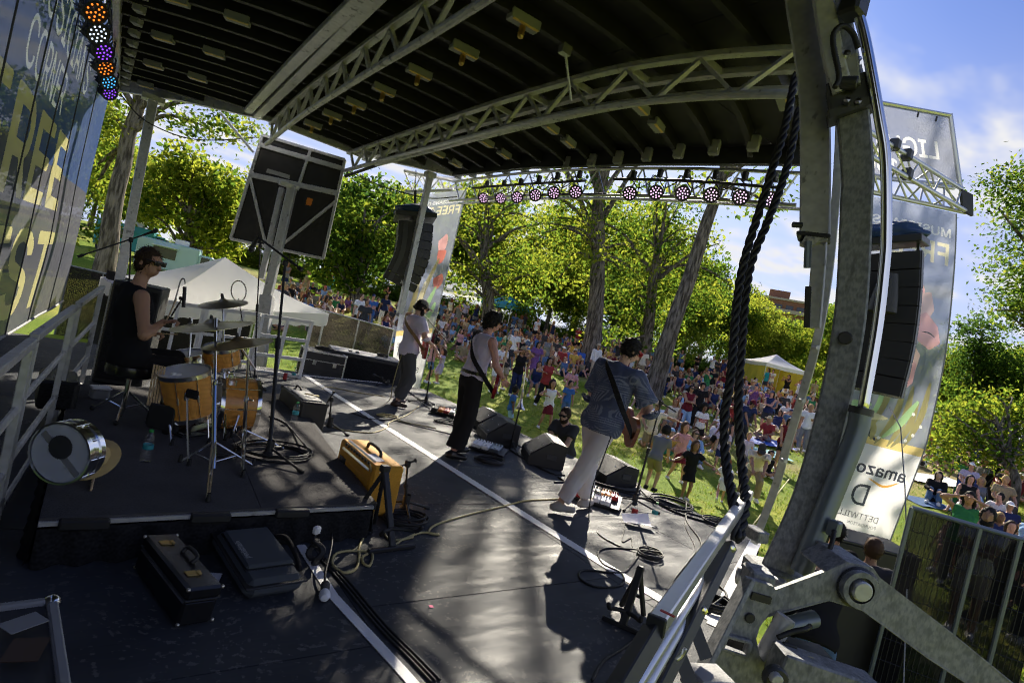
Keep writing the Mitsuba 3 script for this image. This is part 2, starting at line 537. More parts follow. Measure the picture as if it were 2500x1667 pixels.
def tree(label, trunk, radii, blobs, leaf=0.26, dens=26, seed=1, tint=0.5, limbs=18, start=0.4, group=None, name='tree', per=16, clump=0.42, sun_parts=None):
    rng = np.random.default_rng(seed)
    t = thing(name, label, 'tree', group)
    m, col, C = leaves(blobs, leaf, dens, rng, tint, clump, per)
    part(t, 'trunk', limb_mesh(trunk, radii, C, rng, limbs, start), 'bark', True)
    part(t, 'crown', m, 'leaf', color=col)
    return t


def at_ground(p, dz=-0.3):
    return A(p[0], p[1], float(gz(p[0], p[1])) + dz)


def up_blobs(pts, r):
    return [(A(p[:3]), r if len(p) == 3 else p[3]) for p in pts]


# the tall tree in the middle, its crown reaching far above the stage roof
B1 = up_blobs([(19.814, 24.034, 8.865), (23.408, 22.596, 10.568), (20.538, 23.546, 11.398), (19.340, 25.687, 10.245), (24.399, 23.039, 8.161), (21.067, 24.285, 6.724), (20.230, 22.440, 8.034)], (2.0, 2.0, 1.5))
top1 = A((21.795, 23.854, 11.728))
B1 += [(top1 + A(dx, dy, dz), (2.6, 2.6, 2.0)) for dx, dy, dz in [(-2, 2, 3), (2.5, -2, 4.5), (1.5, -1, 13)]]
rng_b = np.random.default_rng(77)
B1 += [(top1 + A(rng_b.uniform(-5.5, 5.5), rng_b.uniform(-5.5, 5.5), rng_b.uniform(3, 12)), (1.1, 1.1, 0.8)) for _ in range(9)]
tree('tall straight tree with thick pale trunk rising from the middle of the crowd', [at_ground((23.091, 22.643, 2.662)), (22.724, 22.985, 5.199), (22.229, 23.446, 8.580), top1, top1 + A(0, 0, 8), top1 + A(0, 0, 15)],
     [0.62, 0.46, 0.42, 0.37, 0.32, 0.2, 0.06], B1, 0.22, 7.5, 11, 0.7, 30, 0.35)
# the leaning tree right of it
top2 = A((22.016, 16.148, 12.031))
B2 = [(A((21.204, 16.743, 11.074)), (0.8, 0.8, 0.7)), (A((23.206, 15.213, 10.848)), (0.9, 0.9, 0.8)), (A((22.059, 16.098, 11.327)), (0.9, 0.9, 0.6)), (A((24.130, 14.528, 11.633)), (1.0, 1.0, 1.2))]
B2 += [(top2 + A(dx, dy, dz), (2.5, 2.5, 1.8)) for dx, dy, dz in [(1, -1, 3.5), (-2, 1, 7), (2, -1, 11)]]
tree('leaning tree with bare grey trunk slanting up to the right', [at_ground((21.172, 16.551, 2.260)), (21.326, 16.485, 4.353), (21.583, 16.352, 6.886), (21.746, 16.289, 9.392), (21.868, 16.225, 10.554), top2, top2 + A(0.5, -0.5, 5)],
     [0.5, 0.36, 0.32, 0.28, 0.25, 0.2, 0.08], B2, 0.22, 9, 12, 0.65, 16, 0.7)
B3 = up_blobs([(28.804, 26.025, 10.392), (30.417, 24.772, 9.373), (31.352, 24.096, 10.847), (28.774, 25.952, 6.493), (30.498, 23.390, 6.837), (27.110, 25.990, 7.582), (30.260, 24.779, 4.838), (33.054, 24.007, 8.864), (27.965, 25.251, 4.047), (28.580, 26.261, 13.019), (30.270, 24.971, 12.921), (27.519, 28.312, 12.446)], (2.3, 2.3, 1.7))
tree('dark shaded tree with low side branch behind the leaning trunk', [at_ground((29.319, 24.186, 2.700)), (29.145, 24.382, 5.271), (28.878, 24.655, 8.106), (28.709, 24.840, 10.386)], [0.5, 0.38, 0.3, 0.12], B3, 0.22, 11, 13, 0.5, 26, 0.25)
B4 = up_blobs([(17.274, 29.737, 8.675), (18.663, 28.709, 9.890), (20.790, 28.315, 8.638), (17.418, 29.563, 6.040), (19.653, 27.877, 6.702), (18.703, 28.554, 4.814), (21.135, 27.973, 5.433), (17.142, 31.081, 8.109)], (2.0, 2.0, 1.5))
tree('open branching tree with forked dark limbs between left banner and tall trunk', [at_ground((19.433, 27.940, 2.487)), (19.081, 28.249, 4.123), (18.474, 28.766, 6.353), (18.148, 29.078, 8.934), (17.915, 29.300, 10.739)], [0.45, 0.36, 0.26, 0.16, 0.05], B4, 0.2, 11, 14, 0.7, 30, 0.25)
B5 = up_blobs([(9.693, 26.662, 6.683), (9.181, 27.017, 5.255), (10.462, 26.040, 5.209), (9.914, 26.427, 3.984), (11.046, 26.888, 6.683), (9.188, 26.975, 3.769), (10.276, 27.496, 7.557)], (1.3, 1.3, 1.1))
tree('slim dark green tree between the black roof panel and left line array', [at_ground((10.409, 26.012, 2.429)), (10.153, 26.252, 4.267), (9.822, 26.564, 6.721)], [0.2, 0.14, 0.05], B5, 0.24, 34, 15, 0.3, 20, 0.2)
t6 = A((0.651, 27.301, 8.221))
B6 = up_blobs([(-0.578, 28.196, 6.558), (-0.378, 29.254, 4.626), (-0.253, 30.377, 3.050), (-0.489, 28.155, 7.624)], (0.9, 0.9, 0.9)) + up_blobs([(1.870, 26.367, 7.976), (3.359, 26.501, 8.449), (3.931, 26.056, 8.075), (2.763, 26.937, 7.729)], (0.7, 0.7, 0.45)) + [(t6 + A(dx, dy, dz), (2.0, 2.0, 1.5)) for dx, dy, dz in [(0, 0, 2.5), (-2, 1, 3), (2, -1, 3.5), (0, 0, 5)]]
tree('big rough trunk with spreading branch behind the drummer beside the left post', [at_ground((0.573, 27.194, 1.441)), (0.431, 27.359, 3.738), (0.390, 27.453, 6.325), (0.471, 27.431, 7.908), t6 + A(0, 0, 3)], [0.4, 0.29, 0.26, 0.22, 0.1], B6, 0.16, 26, 16, 0.6, 32, 0.5, per=26)
B7 = up_blobs([(2.824, 35.655, 6.188), (3.958, 34.764, 5.106), (2.524, 35.846, 4.681), (5.092, 33.874, 4.024), (1.929, 37.571, 5.278), (5.376, 34.941, 5.078), (3.422, 35.220, 7.074), (4.696, 34.231, 6.270)], (1.5, 1.5, 1.2))
tree('bright yellow green tree standing behind the teal food truck', [at_ground((4.232, 34.464, 1.407)), (3.916, 34.749, 3.204), (3.581, 35.078, 6.176)], [0.3, 0.22, 0.06], B7, 0.27, 30, 17, 0.85, 22, 0.2)
# right edge
R1 = up_blobs([(27.671, 6.827, 12.669), (28.523, 6.145, 11.362), (28.230, 6.333, 9.889), (29.119, 5.627, 8.767), (28.491, 6.097, 8.407), (28.657, 6.083, 12.961), (29.544, 5.341, 10.279)], (1.1, 1.1, 1.1))
tree('tall tree cut off by the right edge of the picture', [at_ground((31.392, 3.772, 3.722)), (31.045, 4.123, 7.258), (30.306, 4.809, 12.237)], [0.4, 0.3, 0.1], R1, 0.13, 34, 18, 0.3, 22, 0.2, per=34)
R2 = up_blobs([(47.367, 11.861, 9.454), (47.915, 11.407, 7.970), (47.225, 11.905, 6.868), (48.801, 10.701, 6.737), (47.816, 11.423, 5.547)], (1.3, 1.3, 1.5)) + up_blobs([(47.106, 9.493, 7.351), (47.606, 9.074, 5.798)], (1.6, 1.6, 1.5))
tree('pointed greyish green tree behind the right hand banner', [at_ground((47.650, 11.490, 3.104)), (47.566, 11.648, 6.969), (47.478, 11.781, 9.637)], [0.3, 0.2, 0.05], R2, 0.19, 34, 19, 0.12, 16, 0.2, per=24)
R3 = up_blobs([(24.701, 6.344, 3.283), (25.339, 5.874, 3.944), (26.135, 5.262, 3.707), (24.045, 5.571, 2.678), (24.915, 4.904, 2.487), (25.269, 4.651, 3.190), (24.766, 6.268, 2.199), (26.534, 4.972, 4.298)], (0.85, 0.85, 0.65))
tree('small spreading tree with dark trunk shading the seated crowd at right', [at_ground((24.193, 4.154, 0.760)), (24.147, 4.212, 1.667), (24.370, 4.691, 2.525), (24.601, 5.170, 3.591)], [0.16, 0.13, 0.1, 0.04], R3, 0.12, 42, 20, 0.6, 24, 0.3, per=30, clump=.34)

# crowns of the trees farther off: a few grown once, then placed as copies with other sizes and turns
for gi, (tint, sd) in enumerate([(0.35, 41), (0.55, 42), (0.8, 43), (0.2, 44)]):
    rng = np.random.default_rng(sd)
    bl = [((0, 0, 0), (0.8, 0.8, 0.8))] + [(rng.normal(size=3) * A(0.5, 0.5, 0.48), (0.42, 0.42, 0.36)) for _ in range(9)]
    bl = [(A(c) * 5, A(r) * 5) for c, r in bl]
    m, col, _ = leaves(bl, 0.3, 11, rng, tint + 0.15, 0.45, 20)
    scene['crown_kind_%s' % 'abcd'[gi]] = {'type': 'shapegroup', 'leaves': mikit.ply((m[0] / 5, m[1]), 'mat_leaf', color=col)}


def far_tree(base, h, w, kind, label, turn, low=0.15):
    t = thing('tree', label, 'tree', 'trees along the far side of the park')
    b = at_ground(base)
    c = b + A(0, 0, h * (0.5 + low / 2) + 0.3)
    scene[numbered(t + '__crown')] = {'type': 'instance', 'g': {'type': 'ref', 'id': 'crown_kind_' + kind}, 'to_world': T().translate(c.tolist()).rotate([0, 0, 1], turn).scale([w, w, h * (1 - low) * 0.55])}
    part(t, 'trunk', tube(curve([b, b + A(0.1, 0.1, h * 0.4), b + A(-0.1, 0.2, h * 0.8)], 5), np.linspace(0.03 * h, 0.008 * h, 11), 8), 'bark', True)


FAR = [((-0.536, 75.778, -0.208), 9, 4.5, 'b', 20), ((2.118, 92.604, -0.705), 11, 5, 'c', 70), ((10.931, 52.004, 1.851), 8, 3.8, 'c', 10), ((12.896, 78.124, 0.000), 10, 6, 'b', 60), ((14.952, 57.715, 0.710), 9.0, 4.5, 'a', 120), ((19.538, 60.527, 1.483), 10.5, 5, 'd', 200),
       ((27.758, 73.113, 0.980), 14, 6, 'a', 250), ((25.085, 53.788, 1.532), 12.5, 5, 'b', 300), ((33.714, 62.308, 1.753), 13, 6, 'd', 30), ((41.982, 68.589, 2.007), 20, 7.5, 'b', 80), ((45.481, 59.639, 2.093), 16, 7, 'c', 100),
       ((35.654, 41.999, 2.941), 9, 4.5, 'b', 150), ((58.261, 62.507, 3.328), 22, 7.5, 'a', 190), ((60.304, 54.672, 3.652), 22, 7.5, 'b', 230), ((69.600, 53.852, 2.669), 19, 7, 'd', 260), ((50.341, 34.585, 3.072), 9.5, 4.5, 'd', 290),
       ((66.988, 43.281, 3.145), 12, 5, 'a', 310), ((55.900, 32.859, 2.799), 8.8, 4.2, 'c', 330), ((60.439, 31.923, 3.105), 8.6, 4.2, 'b', 350), ((71.258, 33.750, 3.498), 11, 4.6, 'a', 15), ((83.986, 36.625, 3.419), 15, 4.6, 'd', 45),
       ((76.555, 29.713, 3.412), 11, 5, 'b', 75), ((86.802, 28.186, 3.105), 11, 5.5, 'a', 105), ((84.964, 23.300, 3.146), 9.5, 4.5, 'c', 135), ((84.979, 17.008, 3.381), 12, 5.5, 'd', 165), ((82.186, 12.851, 3.494), 12, 6, 'b', 195),
       ((-2.969, 65.071, 0.321), 12, 6, 'a', 225), ((6.084, 95.892, 0.199), 12, 6, 'a', 255), ((38.826, 28.259, 2.674), 7.5, 3.0, 'b', 285), ((28.758, 38.442, 2.593), 7.5, 3.0, 'b', 315), ((26.155, 86.896, 0.516), 12, 7, 'b', 345), ((45.994, 42.930, 3.223), 10, 5, 'a', 5)]
FAR_AT = '''left of the dark fence|behind the big rough trunk|right of the bright tree|behind the bright yellow green tree|behind the white tent peak|behind the slim dark tree|right of the slim dark tree|behind the left line array|behind the left banner|right of the left banner|behind the forked tree|low, left of the tall trunk|tallest, left of the tall trunk|tallest, right of the tall trunk|behind the dark tree|dark, right of the leaning trunk|tall and grey, right of the leaning trunk|low, left of the far apartment block|low, under the far apartment block|right of the apartment block|tall, close left of the mast|behind the right line array|behind the big banner|low, behind the small spreading tree|far right behind the pointed tree|at the right end of the row|at the far left end, behind the backdrop|far behind the food trucks|small, between the two big trunks|small, left of the tall trunk|far behind the black roof panel|behind the tall trunk'''.split('|')
KIND_LOOK = {'a': 'mid green', 'b': 'fresh green', 'c': 'yellow green', 'd': 'dark green'}
for (base, h, w, kd, turn), at in zip(FAR, FAR_AT):
    far_tree(base, h, w, kd, '%s tree in the far row, %s' % (KIND_LOOK[kd], at), turn)


def bush(x, y, w, h, kind, turn, label):
    t = thing('bush', label, 'bush', 'bushes along the back of the park')
    scene[numbered(t + '__foliage')] = {'type': 'instance', 'g': {'type': 'ref', 'id': 'crown_kind_' + kind}, 'to_world': T().translate([x, y, float(gz(x, y)) + h * 0.35]).rotate([0, 0, 1], turn).scale([w, w, h])}


for i, a in enumerate(np.linspace(8, 78, 26)):
    r = 60 + 7 * math.sin(i * 2.3)
    where = ['behind the drummer', 'behind the white tent', 'left of the slim dark tree', 'behind the left line array', 'behind the left banner', 'behind the forked tree', 'left of the tall trunk', 'right of the tall trunk', 'behind the dark tree', 'right of the leaning trunk', 'left of the small white tent', 'right of the small white tent', 'behind the mast'][i // 2]
    bush(r * math.sin(math.radians(a)), r * math.cos(math.radians(a)), 3.6 + 0.6 * math.sin(i * 1.7), 1.5 + 0.4 * math.sin(i * 3.1), 'dabd'[i % 4], 37 * i, '%s bush at the back of the park %s' % (['lower', 'taller'][i % 2], where))


# ---------------------------------------------------------------- far building
def apartment():
    t = thing('apartment_building', 'brown brick apartment block with rows of balconies above the trees at right', 'building')
    o = at_ground((146.235, 77.486, 14.287)); R = rotz(-62)
    W_, D_, H_ = 24.0, 12.0, 22.0
    part(t, 'wall', cat([box((W_, D_, H_), o + R @ A(0, 0, H_ / 2), R), box((5, 5, 3.0), o + R @ A(-3, 0, H_ + 1.4), R)]), 'brick')
    part(t, 'roof', box((W_ + 0.6, D_ + 0.6, 0.5), o + R @ A(0, 0, H_ + 0.25), R), 'concrete')
    for f in range(6):
        z = H_ - 2.2 - f * 3.1
        part(t, 'balcony', cat([box((W_ - 1, 0.9, 0.25), o + R @ A(0, -D_ / 2 - 0.45, z - 0.9), R), box((W_ - 1, 0.08, 0.7), o + R @ A(0, -D_ / 2 - 0.9, z - 0.45), R)]), 'concrete')
        for i in range(9):
            part(t, 'window', box((1.7, 0.2, 1.6), o + R @ A(-W_ / 2 + 1.8 + i * 2.55, -D_ / 2 - 0.02, z + 0.25), R), 'window_dark')


apartment()


# ---------------------------------------------------------------- tents
def canopy(label, c, size, eave, peak, yaw, top='tent_cloth', valance=0.28, walls=(), wall_mat='white_vinyl', lean=0.0):
    t = thing('canopy_tent', label, 'tent')
    R = rotz(yaw); sx, sy = size[0] / 2, size[1] / 2
    c = A(c)
    cor = [A(x, y, eave + lean * x) for x, y in ((-sx, -sy), (sx, -sy), (sx, sy), (-sx, sy))]
    V, F = [], []
    for i in range(4):
        a, b = cor[i], cor[(i + 1) % 4]
        n0 = len(V)
        for r in range(7):
            for s in range(9):
                e = a + (b - a) * s / 8
                p = e + (A(0, 0, peak) - e) * r / 6
                p = p - A(0, 0, 0.10 * math.sin(math.pi * r / 6) + 0.05 * math.sin(math.pi * s / 8) * (1 - r / 6))
                V.append(p)
        F += [[n0 + r * 9 + s, n0 + r * 9 + s + 1, n0 + (r + 1) * 9 + s + 1, n0 + (r + 1) * 9 + s] for r in range(6) for s in range(8)]
    part(t, 'roof', move((A(V), np.array(F)), c, R), top, 30)
    V, F = [], []
    for i in range(4):
        a, b = cor[i], cor[(i + 1) % 4]
        n0 = len(V)
        for s in range(25):
            e = a + (b - a) * s / 24 - A(0, 0, 0.05 * math.sin(math.pi * s / 24)); o = unit(e * A(1, 1, 0)) * 0.012
            V += [e + o, e + o - A(0, 0, valance + 0.03 * (s % 2))]
        F += [[n0 + 2 * s, n0 + 2 * s + 1, n0 + 2 * s + 3, n0 + 2 * s + 2] for s in range(24)]
    part(t, 'valance', move((A(V), np.array(F)), c, R), top)
    for q in cor:
        part(t, 'pole', rod(c + R @ (q * A(0.97, 0.97, 0) - A(0, 0, 0.1)), c + R @ (q * A(0.97, 0.97, 1)), 0.03, 8), 'alu')
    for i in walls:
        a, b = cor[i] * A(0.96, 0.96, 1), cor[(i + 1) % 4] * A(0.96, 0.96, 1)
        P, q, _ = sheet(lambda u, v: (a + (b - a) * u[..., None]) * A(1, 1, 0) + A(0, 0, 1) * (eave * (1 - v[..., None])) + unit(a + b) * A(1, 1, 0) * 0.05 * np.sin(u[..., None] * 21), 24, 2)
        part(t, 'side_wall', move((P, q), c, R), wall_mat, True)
    return t


canopy('large white canopy tent with pointed roof behind the drum kit', at_ground((2.419, 14.453, 0.686), 0), (3.6, 3.6), 1.85, 2.75, 12, walls=(2, 3), wall_mat='black_cloth', lean=0.1)  # black walls added to stand in for the shade under the tent roof
canopy('white canopy tent with open front and yellow inside at the right end of the crowd', at_ground((44.726, 23.781, 3.334), 0), (3.4, 3.4), 2.1, 3.0, -30, walls=(1, 2, 3), wall_mat='yellow')
canopy('pale blue pointed tent left of the small white tent', at_ground((55.399, 33.257, 3.501), 0), (2.6, 2.6), 2.0, 3.6, 10)
canopy('white sun canopy far back between left banner and forked tree', at_ground((25.407, 41.008, 3.113), 0), (4.5, 4.5), 2.2, 3.1, 20)
canopy('bright blue vendor canopy right of the forked tree', at_ground((27.163, 37.157, 3.206), 0), (3.2, 3.2), 2.0, 2.9, 15, top='teal')


# ---------------------------------------------------------------- food trucks
def food_truck(label, c, yaw, mat, scale=1.0):
    t = thing('food_truck', label, 'food truck')
    R = rotz(yaw); c = A(c)

    def b(name, size, p, m, bev=0.03, k=True):
        part(t, name, box(A(size) * scale, c + R @ (A(p) * scale), R, bev * scale), m)
    b('body', (4.2, 2.1, 2.2), (-0.5, 0, 1.55), mat, 0.08)
    b('cab', (1.0, 2.0, 1.9), (2.08, 0, 1.3), mat, 0.12)
    b('windshield', (0.06, 1.7, 0.75), (2.58, 0, 1.75), 'window_dark', 0.01)
    b('side_window', (0.6, 2.06, 0.6), (2.1, 0, 1.8), 'window_dark', 0.01)
    b('serving_hatch', (1.6, 2.14, 0.8), (-0.7, 0, 1.75), 'window_dark', 0.01)
    b('awning', (1.7, 0.8, 0.05), (-0.7, -1.4, 2.25), 'white', 0.01)
    b('roof_vent', (0.9, 0.9, 0.4), (0.2, 0, 2.85), 'white', 0.05)
    b('bumper', (0.15, 2.0, 0.2), (2.68, 0, 0.5), 'alu', 0.02)
    for s in (-1, 1):
        part(t, 'headlight', ball(0.13 * scale, c + R @ (A(2.6, 0.75 * s, 0.85) * scale), 1), 'white', True)
    for x in (-1.7, 1.6):
        for s in (-1, 1):
            w = part(t, 'wheel', lathe([(0.0, -0.12), (0.36, -0.12), (0.4, -0.06), (0.4, 0.06), (0.36, 0.12), (0, 0.12)], 18, c + R @ (A(x, s * 0.95, 0.38) * scale), R @ rot([1, 0, 0], 90)), 'black_rubber', 30)
            part(w, 'rim', lathe([(0.0, -0.13), (0.2, -0.13), (0.2, 0.13), (0, 0.13)], 14, c + R @ (A(x, s * 0.95, 0.38) * scale), R @ rot([1, 0, 0], 90)), 'alu', 30)


pm('truck_pale', (0.42, 0.6, 0.58), 0.4)
food_truck('pale teal food truck with white roof vent parked behind the drummer', at_ground((3.236, 31.468, 2.092), 0), -14, 'truck_pale', 0.6)
food_truck('darker teal food truck partly hidden behind the left post', at_ground((1.632, 36.455, 1.819), 0), -12, 'teal', 0.6)


# ---------------------------------------------------------------- low seat walls on the lawn
def seat_wall(label, pts, n):
    t = thing('seat_wall', label, 'low wall')
    p = curve([at_ground(q, 0) for q in pts], 20)
    s = np.linspace(0, len(p) - 1.001, n + 1)
    q = np.stack([np.interp(s, np.arange(len(p)), p[:, k]) for k in range(3)], 1)
    for i in range(n):
        for r in range(2):
            a, b = q[i], q[i + 1]
            d = unit(b - a) * 0.008
            part(t, 'stone', bar(a + d + A(0, 0, 0.1 + 0.22 * r), b - d + A(0, 0, 0.1 + 0.22 * r), 0.38 + 0.05 * r + 0.02 * ((i * 7 + r) % 3), 0.212, bev=0.02), 'concrete')


seat_wall('low stone seat wall across the lawn left of the tall trunk', [(20.916, 25.790, 1.575), (20.830, 23.437, 1.407), (22.079, 22.436, 1.417)], 9)
seat_wall('low stone seat wall on the lawn in front of the small white tent', [(34.721, 19.844, 2.164), (34.441, 18.263, 2.082), (33.500, 15.839, 1.919)], 9)
seat_wall('low stone seat wall on the right beyond the big banner', [(32.413, 9.514, 1.626), (31.099, 7.748, 1.469), (30.561, 6.239, 1.392)], 9)
seat_wall('long pale stone wall at the back of the lawn', [(46.763, 68.206, 3.131), (44.443, 52.316, 2.893), (34.844, 32.386, 2.679)], 18)



# ---------------------------------------------------------------- stage floor
DECK = Polygon([(6.62, 3.2), (6.25, 11.0), (3.5, 10.95), (-0.75, 10.9), (-0.75, -2.0), (1.8, -2.0), (2.2, 0.75), (3.1, 1.63)])


def build_deck():
    t = thing('stage_floor', 'dark worn stage floor crossed by white tape lines', 'stage')
    xs = [-0.8, 1.5, 3.62, 5.2, 6.7]
    ys = list(np.arange(-2.1, 11.2, 1.52)) + [11.3]
    for i in range(len(xs) - 1):
        off = 0.35 * (i % 2)
        for j in range(len(ys) - 1):
            cell = Polygon([(xs[i] + .004, ys[j] + off + .004), (xs[i + 1] - .004, ys[j] + off + .004), (xs[i + 1] - .004, ys[j + 1] + off - .004), (xs[i] + .004, ys[j + 1] + off - .004)])
            if j == 0:
                cell = cell.union(cell.buffer(0)).union(Polygon([(xs[i] + .002, -3), (xs[i + 1] - .002, -3), (xs[i + 1] - .002, ys[1] + off - .002), (xs[i] + .002, ys[1] + off - .002)]))
            g = cell.intersection(DECK)
            if g.area < 0.01:
                continue
            part(t, 'deck_panel', prism(g, 0.04, (0, 0, 0.96)), 'deck')
    part(t, 'subframe', prism(DECK.buffer(-0.02), 0.16, (0, 0, 0.795)), 'black')
    P = np.array(DECK.exterior.coords)
    part(t, 'edge_trim', cat([bar((*P[i], 0.94), (*P[i + 1], 0.94), 0.03, 0.1) for i in range(len(P) - 1)]), 'alu')
    segs = []
    for i in range(len(P) - 1):
        a, b = P[i], P[i + 1]; n = max(2, int(np.linalg.norm(b - a) / 0.07))
        u = np.linspace(0, 1, n)[:, None]
        q = a + (b - a) * u; nn = unit(A(b[1] - a[1], a[0] - b[0])) * 0.02
        w = q + nn * (0.5 + np.sin(np.arange(n) * 1.3)[:, None])
        V = np.vstack([np.c_[w, np.full(n, 0.88)], np.c_[w * 1.0, np.full(n, -0.05)]])
        k = np.arange(n - 1)
        segs.append((V, np.stack([k, k + 1, n + k + 1, n + k], 1)))
    part(t, 'skirt', cat(segs), 'black_cloth', True)

    def tape(pts, w):
        return strip([A(p) + A(0, 0, 0.004) for p in pts], w, 0.004)
    part(t, 'tape_line', tape([(3.519, 10.615, 1.000), (3.642, 6.180, 1.000), (3.722, 3.811, 1.000), (3.794, 2.367, 1.000)], 0.11), 'tape', label='long white tape line running across the whole stage floor')
    part(t, 'tape_line', tape([(1.423, 3.618, 1.000), (1.419, 2.956, 1.000), (1.503, 2.306, 1.000), (1.533, 2.038, 1.000)], 0.06), 'tape', label='narrow white tape line in the shade at the bottom')
    part(t, 'tape_line', tape([(6.522, 3.181, 1.000), (5.246, 2.631, 1.000), (3.901, 2.038, 1.000)], 0.12), 'tape', label='white tape along the near corner edge of the stage')
    part(t, 'tape_line', tape([(3.946, 2.261, 1.000), (3.990, 2.085, 1.000)], 0.09), 'tape')
    part(t, 'tape_line', tape([(3.519, 10.615, 1.000), (4.447, 10.804, 1.000), (5.887, 11.154, 1.000)], 0.07), 'tape')


build_deck()


def build_riser():
    t = thing('drum_riser', 'low carpeted drum riser with black skirt under the drum kit', 'drum riser')
    a, b, c, d = A((0.030, 3.526, 1.250)), A((1.933, 3.720, 1.250)), A((2.339, 7.424, 1.250)), A((0.078, 6.743, 1.250))
    m0 = a + (b - a) * 0.575; m1 = d + (c - d) * 0.575
    for q in ([a, m0 - A(.002, 0, 0), m1 - A(.002, 0, 0), d], [m0 + A(.002, 0, 0), b, c, m1 + A(.002, 0, 0)]):
        part(t, 'carpet_panel', prism([p[:2] for p in q], 0.03, (0, 0, 1.22)), 'carpet')
    z = A(0, 0, -0.025)
    n = A(0, -0.012, 0)
    part(t, 'edge_rail', bar(a + z + n, b + z + n, 0.016, 0.024), 'alu_worn')
    part(t, 'edge_rail', bar(b + z + A(.012, 0, 0), c + z + A(.012, 0, 0), 0.03, 0.05), 'dark_metal')
    segs = []
    for p, q, nrm in ((a, b, A(0, -1, 0)), (b, c, A(1, 0, 0)), (d, a, A(-1, 0, 0))):
        L = np.linalg.norm(q - p); k = int(L / 0.03)
        u = np.linspace(0, 1, k)[:, None]
        w = 0.02 + 0.018 * np.sin(np.arange(k) * 1.05 + 1.5 * np.sin(np.arange(k) * 0.13))[:, None]
        top = p + (q - p) * u + A(0, 0, -0.05) + nrm * w * 0.5; bot = p + (q - p) * u + A(0, 0, -0.245) + nrm * (w * 1.4 + 0.01)
        i = np.arange(k - 1)
        segs.append((np.vstack([top, bot]), np.stack([i, i + 1, k + i + 1, k + i], 1)))
    part(t, 'skirt', cat(segs), 'black_cloth', True)
    for f in (0.1, 0.42, 0.68):
        p = a + (b - a) * f
        part(t, 'edge_clamp', box((0.22, 0.05, 0.055), p + A(0, -0.03, -0.03), None, 0.01), 'black')


build_riser()


# ---------------------------------------------------------------- stage roof
ROOF_Z = 5.75
ROOF = Polygon([(7.06, 4.05), (6.5, 6.2), (6.05, 8.6), (5.9, 11.2), (4.05, 12.7), (2.3, 12.75), (1.0, 13.8), (-0.15, 15.2), (-0.3, 9.7), (-0.5, -3), (2.0, -3), (3.0, 0.6), (3.9, 2.5), (5.16, 3.1)])


def bow(x):
    return 0.085 * (x - 3.6) ** 2


def build_roof():
    t = thing('stage_roof', 'black underside of the mobile stage roof with dark joists', 'stage roof')
    cuts = [-1.0, 2.3, 4.1, 8.0]
    for i in range(3):
        for j, (y0, y1) in enumerate(((-4, 4.4), (4.4, 8.5), (8.5, 16))):
            g = ROOF.intersection(Polygon([(cuts[i] + .004, y0 + .004), (cuts[i + 1] - .004, y0 + .004), (cuts[i + 1] - .004, y1 - .004), (cuts[i] + .004, y1 - .004)]))
            if g.area > 0.02:
                part(t, 'roof_panel', prism(g, 0.05, (0, 0, ROOF_Z + 0.2)), 'roof_black')
    k = 0
    for y0 in np.arange(-2.6, 14.6, 0.58):
        xs = np.linspace(-0.6, 7.2, 60)
        ln = LineString(np.c_[xs, y0 + bow(xs)]).intersection(ROOF.buffer(-0.05))
        for g in getattr(ln, 'geoms', [ln]):
            if g.is_empty or g.length < 0.5:
                continue
            p = np.array(g.coords)
            part(t, 'joist', strip(np.c_[p, np.full(len(p), ROOF_Z + 0.115)], 0.07, 0.17), 'roof_black')
            for x in ((0.3, 0.95) if k % 3 == 0 else ()) + ((5.0, 5.5) if k % 3 == 1 else ()):
                y = y0 + bow(x)
                if ROOF.buffer(-0.2).contains(Point(x, y)) and y > 3.5:
                    br = part(t, 'light_bracket', box((0.3, 0.13, 0.1), (x, y, ROOF_Z + 0.03), rotz(math.degrees(math.atan(0.17 * (x - 3.6)))), 0.006), 'grey')
                    part(br, 'sticker', box((0.26, 0.03, 0.01), (x, y - 0.05, ROOF_Z - 0.022), rotz(math.degrees(math.atan(0.17 * (x - 3.6))))), 'label_yellow')
            if k % 2 == 1:
                x = 3.0
                y = y0 + bow(x)
                if ROOF.buffer(-0.2).contains(Point(x, y)) and y > 4:
                    br = part(t, 'light_bracket', box((0.34, 0.13, 0.1), (x, y, ROOF_Z + 0.03), rotz(-6), 0.006), 'grey')
                    part(br, 'sticker', box((0.3, 0.03, 0.01), (x, y - 0.05, ROOF_Z - 0.022), rotz(-6)), 'label_yellow')
                    part(br, 'lamp_socket', cat([rod((x, y, ROOF_Z - 0.03), (x, y, ROOF_Z - 0.1), 0.035, 10), ball(0.035, (x, y, ROOF_Z - 0.12), 1)]), 'brass', 30)
            k += 1
    P = np.array(ROOF.exterior.coords)
    names = {0: 'front_beam', 1: 'front_beam', 2: 'front_beam', 3: 'side_beam', 4: 'side_beam', 5: 'side_beam', 6: 'side_beam', 7: 'back_beam', 8: 'back_beam'}
    for i, nm in names.items():
        part(t, nm, bar((*P[i], ROOF_Z + 0.08), (*P[i + 1], ROOF_Z + 0.08), 0.09, 0.26, bev=0.008), 'alu_worn' if i > 2 else 'dark_metal')
    for i in (11, 12):
        part(t, 'side_beam', bar((*P[i], ROOF_Z + 0.1), (*P[i + 1], ROOF_Z + 0.1), 0.08, 0.24, bev=0.008), 'dark_metal')
    # short pale brackets where the joists meet the front and back beams
    for y0 in np.arange(4.0, 11.0, 0.58):
        x = 6.35 - 0.06 * (y0 - 5)
        part(t, 'joist_bracket', box((0.1, 0.14, 0.2), (x, y0 - 0.3 + bow(x), ROOF_Z + 0.03), rotz(20), 0.01), 'grey')
        part(t, 'joist_bracket', box((0.12, 0.14, 0.16), (-0.05, y0 + 3.3, ROOF_Z + 0.03), rotz(-30), 0.01), 'grey')


build_roof()


